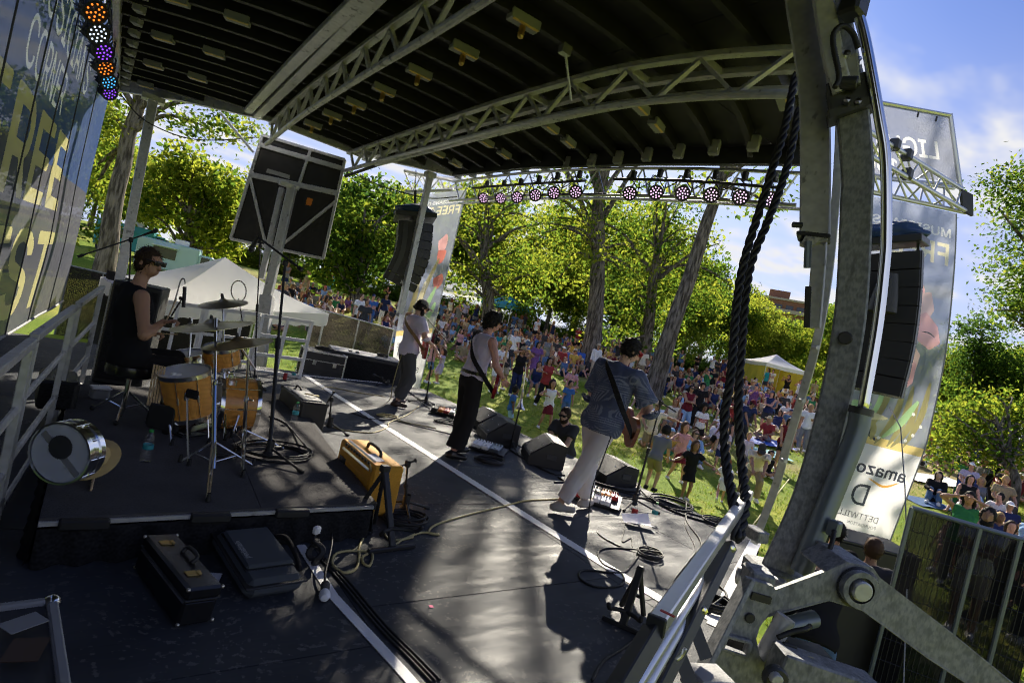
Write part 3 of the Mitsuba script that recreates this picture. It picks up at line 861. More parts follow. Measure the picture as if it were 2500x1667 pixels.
def truss(label, top, h, n, w=0.09, side=None, round_bottom=True, mat='alu_worn', off=0.0):
    """lattice girder under a curved top chord; side = horizontal offset of a second top chord"""
    t = thing('roof_truss', label, 'truss')
    p = curve([A(q) for q in top], 16)
    part(t, 'top_chord', strip(p, w, 0.06, b=0.006), mat)
    low = p - A(0, 0, h)
    part(t, 'bottom_chord', tube(low, 0.042, 10) if round_bottom else strip(low, 0.07, 0.05), mat, 30)
    s = np.concatenate([[0], np.cumsum(np.linalg.norm(np.diff(p, axis=0), axis=1))])
    f = np.linspace(0.02, 0.99, 2 * n + 1) * s[-1]
    q = np.stack([np.interp(f, s, p[:, k]) for k in range(3)], 1)
    for i in range(2 * n):
        a = q[i] - A(0, 0, 0.03 if i % 2 == 0 else h); b = q[i + 1] - A(0, 0, h if i % 2 == 0 else 0.03)
        part(t, 'brace', bar(a, b, 0.035, 0.05, up=(1, 0, 0)), mat)
    if side is not None:
        o = A(side)
        part(t, 'second_chord', strip(p + o, w * 0.9, 0.07, b=0.006), mat)
        part(t, 'second_chord', strip(p + o * 1.25 - A(0, 0, 0.16), w * 0.8, 0.07, b=0.006), mat)
        for i in range(0, 2 * n, 2):
            part(t, 'tie', bar(q[i], q[i] + o, 0.03, 0.07), mat)
    return t


truss('long curved lattice truss under the middle of the stage roof', [(4.072, 12.764, 5.700), (3.994, 8.585, 5.700), (3.982, 6.216, 5.700), (4.043, 4.721, 5.700), (4.233, 3.733, 5.700), (4.431, 3.125, 5.700), (4.562, 2.831, 5.700)], 0.4, 12, side=(0.36, 0.0, 0.0))
truss('lattice truss rising from the black panel to the top of the picture', [(2.434, 12.861, 5.700), (2.260, 9.904, 5.700), (2.185, 6.983, 5.700), (2.171, 5.313, 5.700), (2.137, 3.866, 5.700)], 0.42, 11)
tb = thing('roof_rail', 'pair of plain metal rails beside the lattice truss at upper left', 'rail')
for pts in ([(1.913, 12.442, 5.680), (1.773, 8.916, 5.680), (1.701, 6.158, 5.680), (1.674, 5.234, 5.680)], [(2.112, 12.616, 5.680), (1.948, 8.834, 5.680), (1.816, 5.968, 5.680), (1.774, 5.079, 5.680)]):
    part(tb, 'rail', strip(curve(pts, 10), 0.14, 0.09, b=0.008), 'alu_worn')
solo('support_rod', cat([rod((3.559, 4.941, 5.750), (3.795, 4.939, 5.300), 0.015), box((0.12, 0.08, 0.1), (3.559, 4.941, 5.750))]), 'alu', 'thin rod hanging from the roof beside the middle truss', 'rod')


# ---------------------------------------------------------------- front truss with lamps
def front_truss():
    t = thing('front_truss', 'slim lattice truss along the front roof edge carrying stage lamps', 'truss')
    c1 = curve([(5.956, 11.255, 5.600), (5.993, 8.741, 5.600), (6.256, 6.747, 5.600), (6.606, 5.330, 5.600), (7.092, 4.008, 5.600)], 16)
    c2 = c1 + A(0.02, 0.0, -0.42)
    for c in (c1, c2, c2 + A(0.25, 0, 0.02)):
        part(t, 'chord', tube(c, 0.026, 8), 'alu', 30)
    f = np.linspace(0.01, 0.99, 31) * (len(c1) - 1)
    q1 = np.stack([np.interp(f, np.arange(len(c1)), c1[:, k]) for k in range(3)], 1)
    q2 = np.stack([np.interp(f, np.arange(len(c2)), c2[:, k]) for k in range(3)], 1)
    for i in range(30):
        a, b = (q1[i], q2[i + 1]) if i % 2 == 0 else (q2[i], q1[i + 1])
        part(t, 'brace', rod(a, b, 0.013, 6), 'alu', 30)


front_truss()


def emit(name, color, s):
    scene['mat_' + name] = {'type': 'diffuse', 'reflectance': rgb((0.3, 0.3, 0.3))}
    return {'type': 'area', 'radiance': rgb(tuple(c * s for c in color))}


def par_lamp(label, c, aim, size, color, s, group, hang=0.24, yoke=True):
    """LED wash lamp: can with cooling fins, front bezel, dots of light, a yoke"""
    t = thing('stage_lamp', label, 'stage lamp', group)
    c = A(c); R = frame(aim)
    r = size
    part(t, 'housing', move(lathe([(0, -1.25 * r), (0.45 * r, -1.25 * r), (0.75 * r, -0.9 * r), (0.95 * r, -0.35 * r), (1.02 * r, 0.1 * r), (1.06 * r, 0.12 * r), (1.06 * r, 0.3 * r), (0.92 * r, 0.3 * r), (0.9 * r, 0.2 * r), (0, 0.2 * r)], 20), c, R), 'black_rubber', 30)
    part(t, 'fins', cat([box((0.05 * r, 2.0 * r, 0.9 * r), c + R @ (A(math.cos(a), math.sin(a), 0) * 0.0 + A(0, 0, -0.75 * r)), R @ rotz(math.degrees(a))) for a in np.arange(6) * math.pi / 6]), 'black')
    dots = [(0, 0)] + [(0.38 * math.cos(a), 0.38 * math.sin(a)) for a in np.arange(5) * 2 * math.pi / 5] + [(0.7 * math.cos(a), 0.7 * math.sin(a)) for a in np.arange(10) * 2 * math.pi / 10]
    M = cat([lathe([(0.1 * r, 0), (0.075 * r, 0.05 * r), (0, 0.07 * r)], 8, c + R @ (A(x, y, 0.215) * r), R) for x, y in dots])
    m = M[0], M[1]
    k = part(t, 'lens', m, 'lamp_dot', kind='stuff')
    scene[k]['emitter'] = {'type': 'area', 'radiance': rgb(tuple(v * s for v in color))}
    if yoke:
        x = R[:, 0]; top = c + A(0, 0, hang)
        part(t, 'yoke', cat([strip([c + x * 1.12 * r, c + x * 1.12 * r + A(0, 0, hang * 0.7), top + x * 0.1, top - x * 0.1, c - x * 1.12 * r + A(0, 0, hang * 0.7), c - x * 1.12 * r], 0.012, 0.035, R[:, 2])]), 'black')
        part(t, 'clamp', box((0.07, 0.07, 0.12), top + A(0, 0, 0.05), None, 0.01), 'black')
    return t


scene['mat_lamp_dot'] = {'type': 'diffuse', 'reflectance': rgb((0.3, 0.3, 0.3))}
ORD = ['first', 'second', 'third', 'fourth', 'fifth', 'sixth', 'seventh', 'eighth', 'ninth', 'tenth', 'eleventh']
FRONT_LAMPS = [(5.969, 9.847, 5.173), (5.962, 9.223, 5.141), (5.922, 8.624, 5.115), (5.938, 8.109, 5.135), (5.935, 7.609, 5.146), (5.960, 7.086, 5.140), (6.285, 6.212, 5.179), (6.367, 5.772, 5.196), (6.477, 5.374, 5.198), (6.594, 4.971, 5.191), (6.696, 4.578, 5.175)]
for i, p in enumerate(FRONT_LAMPS):
    par_lamp('%s lamp from the left in the row of lit lamps under the front truss' % ORD[i], p, A(-0.62, -0.74, -0.38 + 0.02 * i), 0.105, (1.0, 0.62, 0.95), 0.26, 'lit lamps on the front truss')
par_lamp('lit lamp half hidden behind the twisted black cables', (6.783, 4.197, 5.156), A(-0.5, -0.8, -0.3), 0.105, (1.0, 0.6, 1.0), 0.34, 'lit lamps on the front truss')
lb = thing('lamp_bar', 'black pipe from which the front row of lamps hangs', 'pipe')
part(lb, 'pipe', tube(curve([(5.859, 10.187, 5.363), (5.882, 8.660, 5.341), (5.990, 6.943, 5.327)], 8), 0.022, 8), 'black', 30)
part(lb, 'pipe', tube(curve([(6.129, 6.461, 5.369), (6.406, 5.369, 5.359), (6.624, 4.574, 5.324), (6.806, 4.057, 5.306)], 8), 0.022, 8), 'black', 30)
rng_c = np.random.default_rng(5)
FL = [A(p) for p in FRONT_LAMPS]
for i in range(len(FL) - 1):
    a, b = FL[i] + A(0, 0, 0.2), FL[i + 1] + A(0, 0, 0.2)
    if i == 5:
        continue
    solo('lamp_cable', tube(curve([a, a * 0.7 + b * 0.3 - A(0, 0, 0.12), a * 0.35 + b * 0.65 - A(0, 0, 0.05), a * 0.2 + b * 0.8 + A(0, 0, 0.05), b], 8), 0.008, 5), 'black_rubber', 'black cable looping from the %s to the next lamp of the front row' % ORD[i], 'cable', True, group='cables between the front lamps')

BACK = [((-0.502, 9.755, 5.517), (1.0, 0.2, 0.01), 'orange'), ((-0.461, 10.477, 5.453), (0.7, 0.85, 1.0), 'white'), ((-0.383, 11.424, 5.464), (0.25, 0.04, 1.0), 'violet'), ((-0.350, 12.404, 5.462), (1.0, 0.2, 0.01), 'orange'), ((-0.285, 13.361, 5.456), (0.05, 0.45, 1.0), 'blue'), ((-0.257, 14.345, 5.461), (0.25, 0.04, 1.0), 'violet')]
NB = ['topmost orange stage lamp in the column at upper left', 'cool white stage lamp in the column at upper left', 'upper violet stage lamp in the column at upper left', 'lower orange stage lamp in the column at upper left', 'blue stage lamp in the column at upper left', 'lowest violet stage lamp in the column at upper left']
for i, (p, c, nm) in enumerate(BACK):
    par_lamp(NB[i], p, A(0.62, -0.72, -0.45), 0.15, c, 0.2, 'coloured lamps on the back truss', 0.3)
bt = thing('back_truss', 'dark lattice truss along the back roof edge behind the coloured lamps', 'truss')
b1 = curve([(-0.395, 9.680, 5.758), (-0.287, 11.862, 5.797), (-0.132, 14.759, 5.708)], 10)
for o in ((0, 0, 0), (-0.12, 0, -0.22), (-0.22, 0, 0.0)):
    part(bt, 'chord', tube(b1 + A(o), 0.025, 8), 'dark_metal', 30)
for i in range(0, len(b1) - 1):
    part(bt, 'brace', rod(b1[i], b1[i + 1] + A(-0.12, 0, -0.22) if i % 2 else b1[i] + A(-0.12, 0, -0.22), 0.012, 6), 'dark_metal', 30)


# ---------------------------------------------------------------- far side tower, panel and posts
def tower():
    t = thing('folded_roof_panel', 'large black panel with metal framing hanging at the far stage side', 'panel')
    tl, tr, br, bl = A((2.502, 13.756, 5.603)), A((4.059, 12.820, 5.543)), A((4.058, 12.766, 3.300)), A((2.349, 13.815, 3.244))
    n = unit(np.cross(tr - tl, bl - tl)); n = n if n[1] < 0 else -n
    P = [tl, tr, br, bl]
    part(t, 'board', hull([p for q in P for p in (q, q - n * 0.06)]), 'roof_black')

    def fr(a, b, w=0.07, nm='frame'):
        a, b = A(a) + n * 0.03, A(b) + n * 0.03
        part(t, nm, bar(a, b, w, 0.05, up=n, bev=0.005), 'alu_worn')
    L = lambda a, b, s: a + (b - a) * s
    for a, b in ((tl, tr), (tr, br), (br, bl), (bl, tl)):
        fr(a, b, 0.06)
    fr(L(tl, bl, .09), L(tr, br, .09), 0.1, 'crossbar')
    fr(L(tl, bl, .38), L(tr, br, .34), 0.11, 'crossbar')
    fr(L(tl, tr, .58), L(L(tl, bl, .38), L(tr, br, .34), .55), 0.06, 'upright')
    fr(L(tl, bl, .40), L(bl, br, .38), 0.06, 'diagonal')
    fr(L(tr, br, .42), L(bl, br, .5), 0.06, 'diagonal')
    part(t, 'label_plate', box((0.5, 0.09, 0.01), L(tl, tr, .3) + (bl - tl) * .30 + n * 0.012, np.stack([unit(tr - tl), unit(np.cross(n, tr - tl)), n], 1)), 'grey')
    part(t, 'label_plate', box((0.12, 0.16, 0.01), L(tl, tr, .74) + (bl - tl) * .47 + n * 0.012, np.stack([unit(tr - tl), unit(np.cross(n, tr - tl)), n], 1)), 'orange')
    m = thing('side_mast', 'pale telescoping mast in front of the black panel at the far side', 'mast')
    part(m, 'outer_column', bar((3.144, 12.992, 4.644), (3.077, 12.730, 2.132), 0.17, 0.17, up=n, bev=0.01), 'alu_worn')
    part(m, 'inner_column', bar((2.988, 13.172, 4.564), (2.936, 12.973, 2.554), 0.11, 0.11, up=n, bev=0.01), 'alu_worn')
    part(m, 'foot_column', bar((3.076, 12.733, 2.226), (3.099, 12.169, 0.453), 0.26, 0.22, up=n, bev=0.01), 'alu_worn')
    part(m, 'head_bracket', box((0.4, 0.16, 0.1), (3.070, 12.985, 4.637), None, 0.01), 'alu_worn')
    wl = thing('work_light', 'small floodlight hung under the roof above the black panel', 'floodlight')
    part(wl, 'lamp_head', box((0.3, 0.16, 0.24), (3.273, 12.675, 5.989), rotz(20), 0.02), 'grey')
    part(wl, 'bracket', cat([bar((3.047, 12.850, 6.073), (3.521, 12.485, 5.949), 0.1, 0.06), rod((3.236, 12.708, 6.196), (3.273, 12.675, 5.989), 0.02)]), 'grey')


tower()


def post(label, a, b, w, extra=()):
    t = thing('support_post', label, 'post')
    part(t, 'column', bar(a, b, w, w, up=(1, 0, 0), bev=0.008), 'alu_worn')
    for e in extra:
        part(t, 'fitting', e, 'alu_worn')
    return t


post('tall square metal post at the left behind the drummer', (0.464, 14.176, 5.587), (0.600, 13.551, -0.283), 0.17, [box((0.4, 0.3, 0.1), (0.461, 14.179, 5.604))])
post('slim square metal post in front of the left line array', (5.273, 11.013, 5.494), (5.275, 10.939, 2.514), 0.12, [box((0.2, 0.2, 0.1), (5.273, 11.013, 5.494))])
solo('brace_strut', rod((1.585, 13.577, 5.708), (2.382, 13.711, 5.182), 0.03, 8), 'alu', 'diagonal strut left of the black panel under the roof edge', 'strut', 30)
solo('brace_strut', rod((4.080, 12.669, 5.172), (4.626, 12.012, 5.614), 0.035, 8), 'dark_metal', 'dark diagonal strut right of the black panel under the roof', 'strut', 30)
solo('sagging_cable', tube(curve([(-0.084, 13.961, 5.436), (0.375, 13.981, 5.113), (1.070, 13.827, 5.014), (1.692, 13.861, 5.200), (2.384, 13.718, 5.522)], 8), 0.012, 5), 'black_rubber', 'thin sagging cable between left post and black panel', 'cable', True)
solo('sagging_cable', tube(curve([(4.020, 12.593, 5.310), (4.379, 12.190, 5.173), (4.818, 11.727, 5.073), (5.470, 11.231, 5.073), (5.939, 10.878, 5.241)], 8), 0.012, 5), 'black_rubber', 'thin sagging cable between black panel and left banner', 'cable', True)



# ---------------------------------------------------------------- the roof mast, ram and trailer arm at the near right corner
FW = A(0.6060, 0.7955, 0.0)
FR = unit(A((4.282, 1.778, 3.142)) * A(1, 1, 0))


def plate(pts, thick, n=FW, hole=None):
    """flat steel plate: planar outline given in space, thickness along n"""
    p = [A(q) for q in pts]
    R = frame(n); o = p[0]
    q = [((v - o) @ R)[:2] for v in p]
    g = Polygon(q, [[((A(v) - o) @ R)[:2] for v in hole]] if hole else None)
    return prism(g, thick, o, R)


def cyl(c, r, h, n=FW, k=24, bevel=0.15):
    b = r * bevel
    return lathe([(0, -h / 2), (r - b, -h / 2), (r, -h / 2 + b), (r, h / 2 - b), (r - b, h / 2), (0, h / 2)], k, c, frame(n))


def roof_mast():
    t = thing('roof_mast', 'heavy bowed galvanised mast column at the near right stage corner', 'mast')
    col = curve([(3.731, 2.258, 5.626), (3.761, 2.233, 5.507), (3.888, 2.127, 5.122), (4.004, 2.030, 4.796), (4.118, 1.932, 4.343), (4.147, 1.905, 4.140), (4.232, 1.826, 3.530), (4.262, 1.792, 3.116), (4.267, 1.776, 2.588), (4.185, 1.762, 2.038), (4.045, 1.793, 1.511)], 10)
    part(t, 'column', strip(col, 0.198, 0.198, FR, 0.014), 'steel', 30)
    part(t, 'inner_tube', strip(curve([(3.595, 2.234, 5.520), (3.624, 2.210, 5.425), (3.748, 2.106, 5.049), (3.836, 2.033, 4.827)], 8), 0.12, 0.2, FR, 0.01), 'alu_worn', 30)
    part(t, 'collar', strip([(3.915, 2.052, 4.939), (3.972, 2.003, 4.757)], 0.27, 0.27, FR, 0.012), 'dark_metal')
    part(t, 'collar_lip', strip([(3.950, 2.008, 4.774), (3.969, 1.992, 4.723)], 0.3, 0.3, FR, 0.01), 'dark_metal')
    part(t, 'guide_block', strip([(3.763, 2.018, 5.035), (3.814, 1.975, 4.847)], 0.12, 0.1, FR, 0.01), 'grey')
    part(t, 'pulley', cyl((3.764, 1.963, 4.852), 0.045, 0.1, A(FR[1], -FR[0], 0)), 'dark_metal', 30)
    for c in ([(3.773, 1.953, 4.733), (3.833, 1.907, 4.741), (3.705, 2.075, 5.010), (3.837, 1.975, 5.045), (3.701, 1.990, 5.027)]):
        part(t, 'bolt', lathe([(0, -.03), (.022, -.03), (.022, .02), (0, .025)], 6, c, frame(-FR)), 'chrome')
    part(t, 'hole', cyl((4.127, 1.753, 3.193), 0.045, 0.012, FR, 18), 'black', 30)
    part(t, 'hinge_foot', box((0.34, 0.3, 0.14), (4.039, 1.797, 1.491), rotz(-37), 0.02), 'steel')
    part(t, 'pivot_pin', cyl((3.792, 1.758, 1.489), 0.06, 0.3, A(FR[1], -FR[0], 0.1)), 'alu_worn', 30)
    part(t, 'hose', tube(curve([(3.644, 1.989, 4.773), (3.654, 1.984, 4.855), (3.596, 2.033, 5.026), (3.579, 2.048, 5.121), (3.616, 2.021, 5.183), (3.677, 1.974, 5.150), (3.720, 1.939, 5.063)], 10), 0.018, 8), 'black_rubber', True)
    s = thing('sliding_beam', 'pale square beam hanging down left of the mast with a narrower tube below', 'beam')
    part(s, 'outer_beam', strip(curve([(3.838, 2.558, 5.770), (3.861, 2.537, 5.663), (3.972, 2.445, 5.320), (4.059, 2.371, 5.016), (4.143, 2.297, 4.608), (4.248, 2.202, 3.993), (4.250, 2.198, 3.935)], 8), 0.205, 0.2, FR, 0.012), 'alu_worn', 30)
    part(s, 'end_cap', box((0.23, 0.22, 0.03), (4.251, 2.198, 3.929), np.stack([A(FR[1], -FR[0], 0), FR, A(0, 0, 1)], 1), 0.008), 'dark_metal')
    part(s, 'inner_tube', strip(curve([(4.290, 2.169, 3.929), (4.319, 2.140, 3.693), (4.366, 2.094, 3.263)], 8), 0.1, 0.12, FR, 0.008), 'alu_worn', 30)
    part(s, 'bolt', rod((4.063, 2.279, 3.975), (4.115, 2.240, 3.985), 0.022, 8), 'dark_metal', 30)
    part(s, 'guide_pin', rod((4.125, 2.166, 3.865), (4.153, 2.141, 3.673), 0.025, 10), 'steel_blue', 30)
    part(s, 'chain_block', strip([(4.183, 2.114, 3.538), (4.227, 2.074, 3.240)], 0.04, 0.06, FR, 0.008), 'black')
    u = thing('mast_strut', 'long thin flat strut left of the mast running down to the stage corner', 'strut')
    part(u, 'flat_bar', strip(curve([(4.518, 2.401, 5.131), (4.564, 2.361, 4.901), (4.611, 2.316, 4.550), (4.638, 2.290, 4.314), (4.694, 2.233, 3.722), (4.712, 2.206, 3.180), (4.793, 2.257, 2.686), (4.872, 2.313, 2.312), (5.054, 2.416, 1.880), (5.196, 2.546, 1.336)], 8), 0.065, 0.05, FR, 0.005), 'alu_worn', 30)
    for c in ((4.663, 2.179, 3.145), (4.701, 2.202, 2.705), (4.822, 2.286, 2.182)):
        part(u, 'bolt', cyl(c, 0.018, 0.06), 'alu_worn', 30)
    part(u, 'foot', box((0.12, 0.2, 0.1), (4.994, 2.451, 1.466), rotz(-20), 0.01), 'steel')
    h = thing('lifting_ram', 'shiny hydraulic ram with dark cylinder leaning against the mast', 'hydraulic ram')
    part(h, 'piston_rod', tube(curve([(3.662, 1.990, 5.334), (3.756, 1.912, 5.104), (3.907, 1.786, 4.652), (3.989, 1.717, 4.379), (4.072, 1.643, 3.939), (4.103, 1.613, 3.698), (4.137, 1.577, 3.281), (4.156, 1.549, 2.722)], 8), 0.033, 14), 'chrome', True)
    part(h, 'cylinder', tube(curve([(4.147, 1.556, 2.729), (4.146, 1.552, 2.561), (4.068, 1.576, 2.134), (3.966, 1.604, 1.611)], 8), 0.066, 18), 'steel_blue', 30)
    part(h, 'gland', tube([(4.148, 1.556, 2.754), (4.147, 1.556, 2.709)], 0.074, 18), 'dark_metal', 30)
    part(h, 'head_block', box((0.16, 0.14, 0.16), (3.649, 1.999, 5.330), None, 0.02), 'dark_metal')
    part(h, 'valve', box((0.07, 0.07, 0.1), (3.978, 1.478, 1.966), None, 0.01), 'steel_blue')
    part(h, 'hose', tube(curve([(3.925, 1.455, 1.965), (3.869, 1.432, 1.877), (3.853, 1.443, 1.795)], 8), 0.014, 8), 'black_rubber', True)


roof_mast()


def trailer_arm():
    t = thing('outrigger', 'big cranked grey steel outrigger arm filling the lower right corner', 'outrigger arm')
    pts = [(3.367, 1.555, 1.540), (3.646, 1.349, 1.773), (3.734, 1.283, 1.859), (3.859, 1.188, 1.858), (3.900, 1.156, 1.812), (4.269, 0.870, 1.604), (4.698, 0.537, 1.341), (4.725, 0.512, 1.183), (4.492, 0.692, 1.281), (4.203, 0.915, 1.413), (3.851, 1.188, 1.600), (3.695, 1.307, 1.611), (3.435, 1.501, 1.436), (3.399, 1.527, 1.362)]
    part(t, 'near_plate', plate(pts, 0.02), 'steel')
    part(t, 'far_plate', move(plate(pts[3:10], 0.02), FW * 0.2), 'steel')
    for i in (0, 1, 2, 3, 4, 5, 8, 9, 10, 11):
        wd = (0.03, 0.3, 0.34, 0.3, 0.2, 0.2)[i] if i < 6 else 0.2
        a, b = A(pts[i]) + FW * wd * .48, A(pts[(i + 1) % len(pts)]) + FW * wd * .48
        n = unit(np.cross(b - a, FW))
        nm = 'top_flange' if i < 6 else 'bottom_flange'
        part(t, nm, bar(a - n * 0.006, b - n * 0.006, 0.012, wd, up=FW, bev=0.003), 'steel')
    b = part(t, 'pin_boss', cyl((3.789, 1.213, 1.730), 0.12, 0.05), 'dark_metal', 30)
    part(b, 'pin', cyl((3.757, 1.200, 1.735), 0.058, 0.1), 'alu_worn', 30)
    part(b, 'washer', lathe([(0.075, -0.035), (0.105, -0.035), (0.105, 0.02), (0.075, 0.02)], 24, (3.767, 1.205, 1.734), frame(FW)), 'steel', 30)
    t2 = thing('trailer_frame', 'dark steel trailer corner frame with square cutout below the mast', 'trailer frame')
    P2 = [(3.107, 1.505, 1.692), (3.221, 1.418, 1.685), (3.287, 1.366, 1.592), (3.231, 1.408, 1.538), (3.203, 1.427, 1.451), (3.198, 1.428, 1.383), (3.231, 1.402, 1.293), (3.300, 1.347, 1.222), (3.461, 1.223, 1.170), (2.970, 1.594, 1.024), (3.015, 1.564, 1.221), (3.072, 1.527, 1.495)]
    part(t2, 'face_plate', plate(P2, 0.05, FW, [(3.069, 1.527, 1.365), (3.176, 1.445, 1.360), (3.170, 1.447, 1.279), (3.057, 1.534, 1.291)]), 'steel')
    part(t2, 'cutout_back', plate([(3.171, 1.599, 1.329), (3.312, 1.491, 1.328), (3.306, 1.493, 1.206), (3.163, 1.602, 1.215)], 0.02), 'black')
    H = [A((3.059, 1.522, 1.370)), A((3.166, 1.440, 1.364)), A((3.160, 1.443, 1.284)), A((3.047, 1.529, 1.296))]
    for i in range(4):
        part(t2, 'cutout_rim', bar(H[i], H[(i + 1) % 4], 0.02, 0.03, up=FW, bev=0.004), 'steel')
    part(t2, 'lug_hole', cyl((3.145, 1.465, 1.489), 0.028, 0.012, FW, 16), 'black', 30)
    part(t2, 'slot', bar((3.125, 1.477, 1.613), (3.212, 1.411, 1.608), 0.04, 0.012, up=FW), 'black')
    part(t2, 'flange', bar((3.127, 1.515, 1.686), (2.778, 1.491, 1.134), 0.03, 0.1, up=FW, bev=0.004), 'steel')
    part(t2, 'lower_beam', bar((3.189, 1.309, 1.333), (3.609, 0.988, 1.281), 0.17, 0.16, up=FW, bev=0.01), 'steel')
    bb = part(t2, 'pin_boss', cyl((3.046, 1.229, 1.323), 0.062, 0.05), 'dark_metal', 30)
    part(bb, 'pin', cyl((3.014, 1.216, 1.338), 0.03, 0.06), 'alu_worn', 30)
    part(t2, 'hydraulic_leg', tube([(3.410, 1.396, 1.500), (3.346, 1.438, 1.241)], 0.052, 16), 'alu_worn', 30)
    part(t2, 'side_cylinder', tube([(3.507, 1.445, 1.398), (3.753, 1.385, 1.453)], 0.05, 16), 'steel_blue', 30)
    part(t2, 'hose', tube(curve([(3.285, 1.363, 1.417), (3.343, 1.321, 1.467), (3.397, 1.280, 1.500), (3.523, 1.309, 1.482)], 8), 0.014, 8), 'black_rubber', True)
    part(t2, 'hose', tube(curve([(3.262, 1.318, 1.414), (3.316, 1.276, 1.406), (3.307, 1.282, 1.346), (3.286, 1.235, 1.362), (3.353, 1.185, 1.382), (3.376, 1.167, 1.364)], 8), 0.012, 8), 'black_rubber', True)
    part(t2, 'hose', tube(curve([(3.256, 1.259, 1.385), (3.294, 1.230, 1.388), (3.338, 1.196, 1.393), (3.371, 1.171, 1.371)], 8), 0.01, 8), 'yellow_cable', True)
    part(t2, 'junction_box', box((0.26, 0.2, 0.12), (3.644, 1.338, 1.261), rotz(-40), 0.02), 'dark_grey')
    part(t2, 'junction_box', box((0.2, 0.16, 0.1), (2.640, 1.349, 1.302), rotz(-20), 0.01), 'grey')
    part(t2, 'corner_block', box((0.14, 0.16, 0.1), (3.295, 1.550, 1.667), rotz(-40), 0.015), 'steel')


trailer_arm()


def near_rail():
    t = thing('guard_rail', 'scuffed aluminium guard rail at the near stage edge in the foreground', 'guard rail')
    part(t, 'top_tube', bar((1.690, 1.080, 1.869), (3.809, 1.984, 1.996), 0.06, 0.06, up=(0.1, 0.1, 1), bev=0.006), 'alu')
    part(t, 'end_cap', box((0.064, 0.064, 0.02), (1.681, 1.075, 1.872), frame(A((3.809, 1.984, 1.996)) - A((1.690, 1.080, 1.869)), (0.1, 0.1, 1)), 0.004), 'dark_metal')
    part(t, 'end_post', bar((1.686, 1.083, 1.847), (1.402, 0.982, 1.729), 0.06, 0.06, up=FW, bev=0.005), 'dark_metal')
    part(t, 'middle_post', bar((2.946, 1.570, 1.860), (1.995, 1.215, 1.472), 0.062, 0.07, up=FW, bev=0.006), 'dark_metal')
    part(t, 'lower_tube', rod((2.915, 1.604, 1.771), (1.707, 1.124, 1.595), 0.023, 12), 'alu', 30)
    part(t, 'lower_tube', rod((2.845, 1.579, 1.681), (1.835, 1.152, 1.572), 0.02, 12), 'alu', 30)
    part(t, 'stiffener', bar((2.640, 1.480, 1.499), (2.663, 1.396, 1.386), 0.06, 0.02, up=FW), 'dark_metal')
    part(t, 'stiffener', bar((2.327, 1.340, 1.493), (2.350, 1.258, 1.394), 0.06, 0.02, up=FW), 'dark_metal')
    part(t, 'bolt', lathe([(0, -.02), (.018, -.02), (.018, .02), (0, .024)], 6, (2.907, 1.536, 1.865), frame(-FW)), 'chrome')
    part(t, 'bolt', lathe([(0, -.02), (.016, -.02), (.016, .02), (0, .024)], 6, (2.469, 1.363, 1.676), frame(-FW)), 'chrome')
    part(t, 'clip', tube(curve([(2.155, 1.224, 1.626), (2.148, 1.228, 1.594), (2.133, 1.239, 1.570)], 6), 0.008, 6), 'chrome', True)
    part(t, 'tape_mark', box((0.012, 0.05, 0.004), A((1.718, 1.067, 1.894)) + A(0, 0, 0.02), rotz(20)), 'red')


near_rail()


def twisted(label, pts, r, depthjit=0.0):
    p = curve([A(q) for q in pts], 14)
    s = np.concatenate([[0], np.cumsum(np.linalg.norm(np.diff(p, axis=0), axis=1))])
    n = int(s[-1] / 0.018)
    f = np.linspace(0, s[-1], n)
    q = np.stack([np.interp(f, s, p[:, k]) for k in range(3)], 1)
    tt = np.gradient(q, axis=0); tt /= np.linalg.norm(tt, axis=1, keepdims=True)
    x = np.cross(tt, FW); x /= np.linalg.norm(x, axis=1, keepdims=True); y = np.cross(tt, x)
    t = thing('twisted_cable', label, 'cable')
    for k in range(3):
        a = f * 2 * math.pi / 0.26 + 0.7 * np.sin(f * 2.3) + k * 2 * math.pi / 3
        part(t, 'strand', tube(q + (x * np.cos(a)[:, None] + y * np.sin(a)[:, None]) * r * 0.72, r * 0.62, 7), 'black_rubber', True)


twisted('thick twisted black cable loom hanging left, nearer the stage', [(4.298, 2.699, 5.330), (4.211, 2.628, 4.841), (4.094, 2.579, 4.327), (3.963, 2.538, 3.690), (3.884, 2.462, 3.299), (3.755, 2.297, 2.803), (3.683, 2.217, 2.460), (3.558, 2.055, 2.192), (3.352, 1.830, 2.007), (3.215, 1.678, 1.830)], 0.026)
twisted('thick twisted black cable loom hanging right, close to the mast', [(4.414, 2.668, 5.079), (4.373, 2.623, 4.538), (4.237, 2.589, 4.070), (4.097, 2.559, 3.619), (3.965, 2.393, 3.018), (3.842, 2.223, 2.538), (3.743, 2.039, 2.174), (3.508, 1.836, 2.005), (3.274, 1.696, 1.833)], 0.026)
solo('steel_rope', tube([(7.320, 2.474, 2.858), (6.992, 2.217, 2.666), (6.662, 1.950, 2.093), (6.329, 1.686, 1.442), (5.746, 1.354, 0.590)], 0.006, 6), 'grey', 'thin wire rope hanging in front of the big banner and right fence', 'rope', True)
solo('guy_rope', rod((5.148, 2.586, 1.458), (6.682, 3.060, 1.790), 0.006, 5), 'yellow_cable', 'pale thin guy rope beside the flat strut', 'rope', True)
solo('guy_rope', rod((5.185, 2.558, 1.497), (6.647, 3.084, 1.710), 0.005, 5), 'black', 'dark thin guy rope beside the flat strut', 'rope', True)


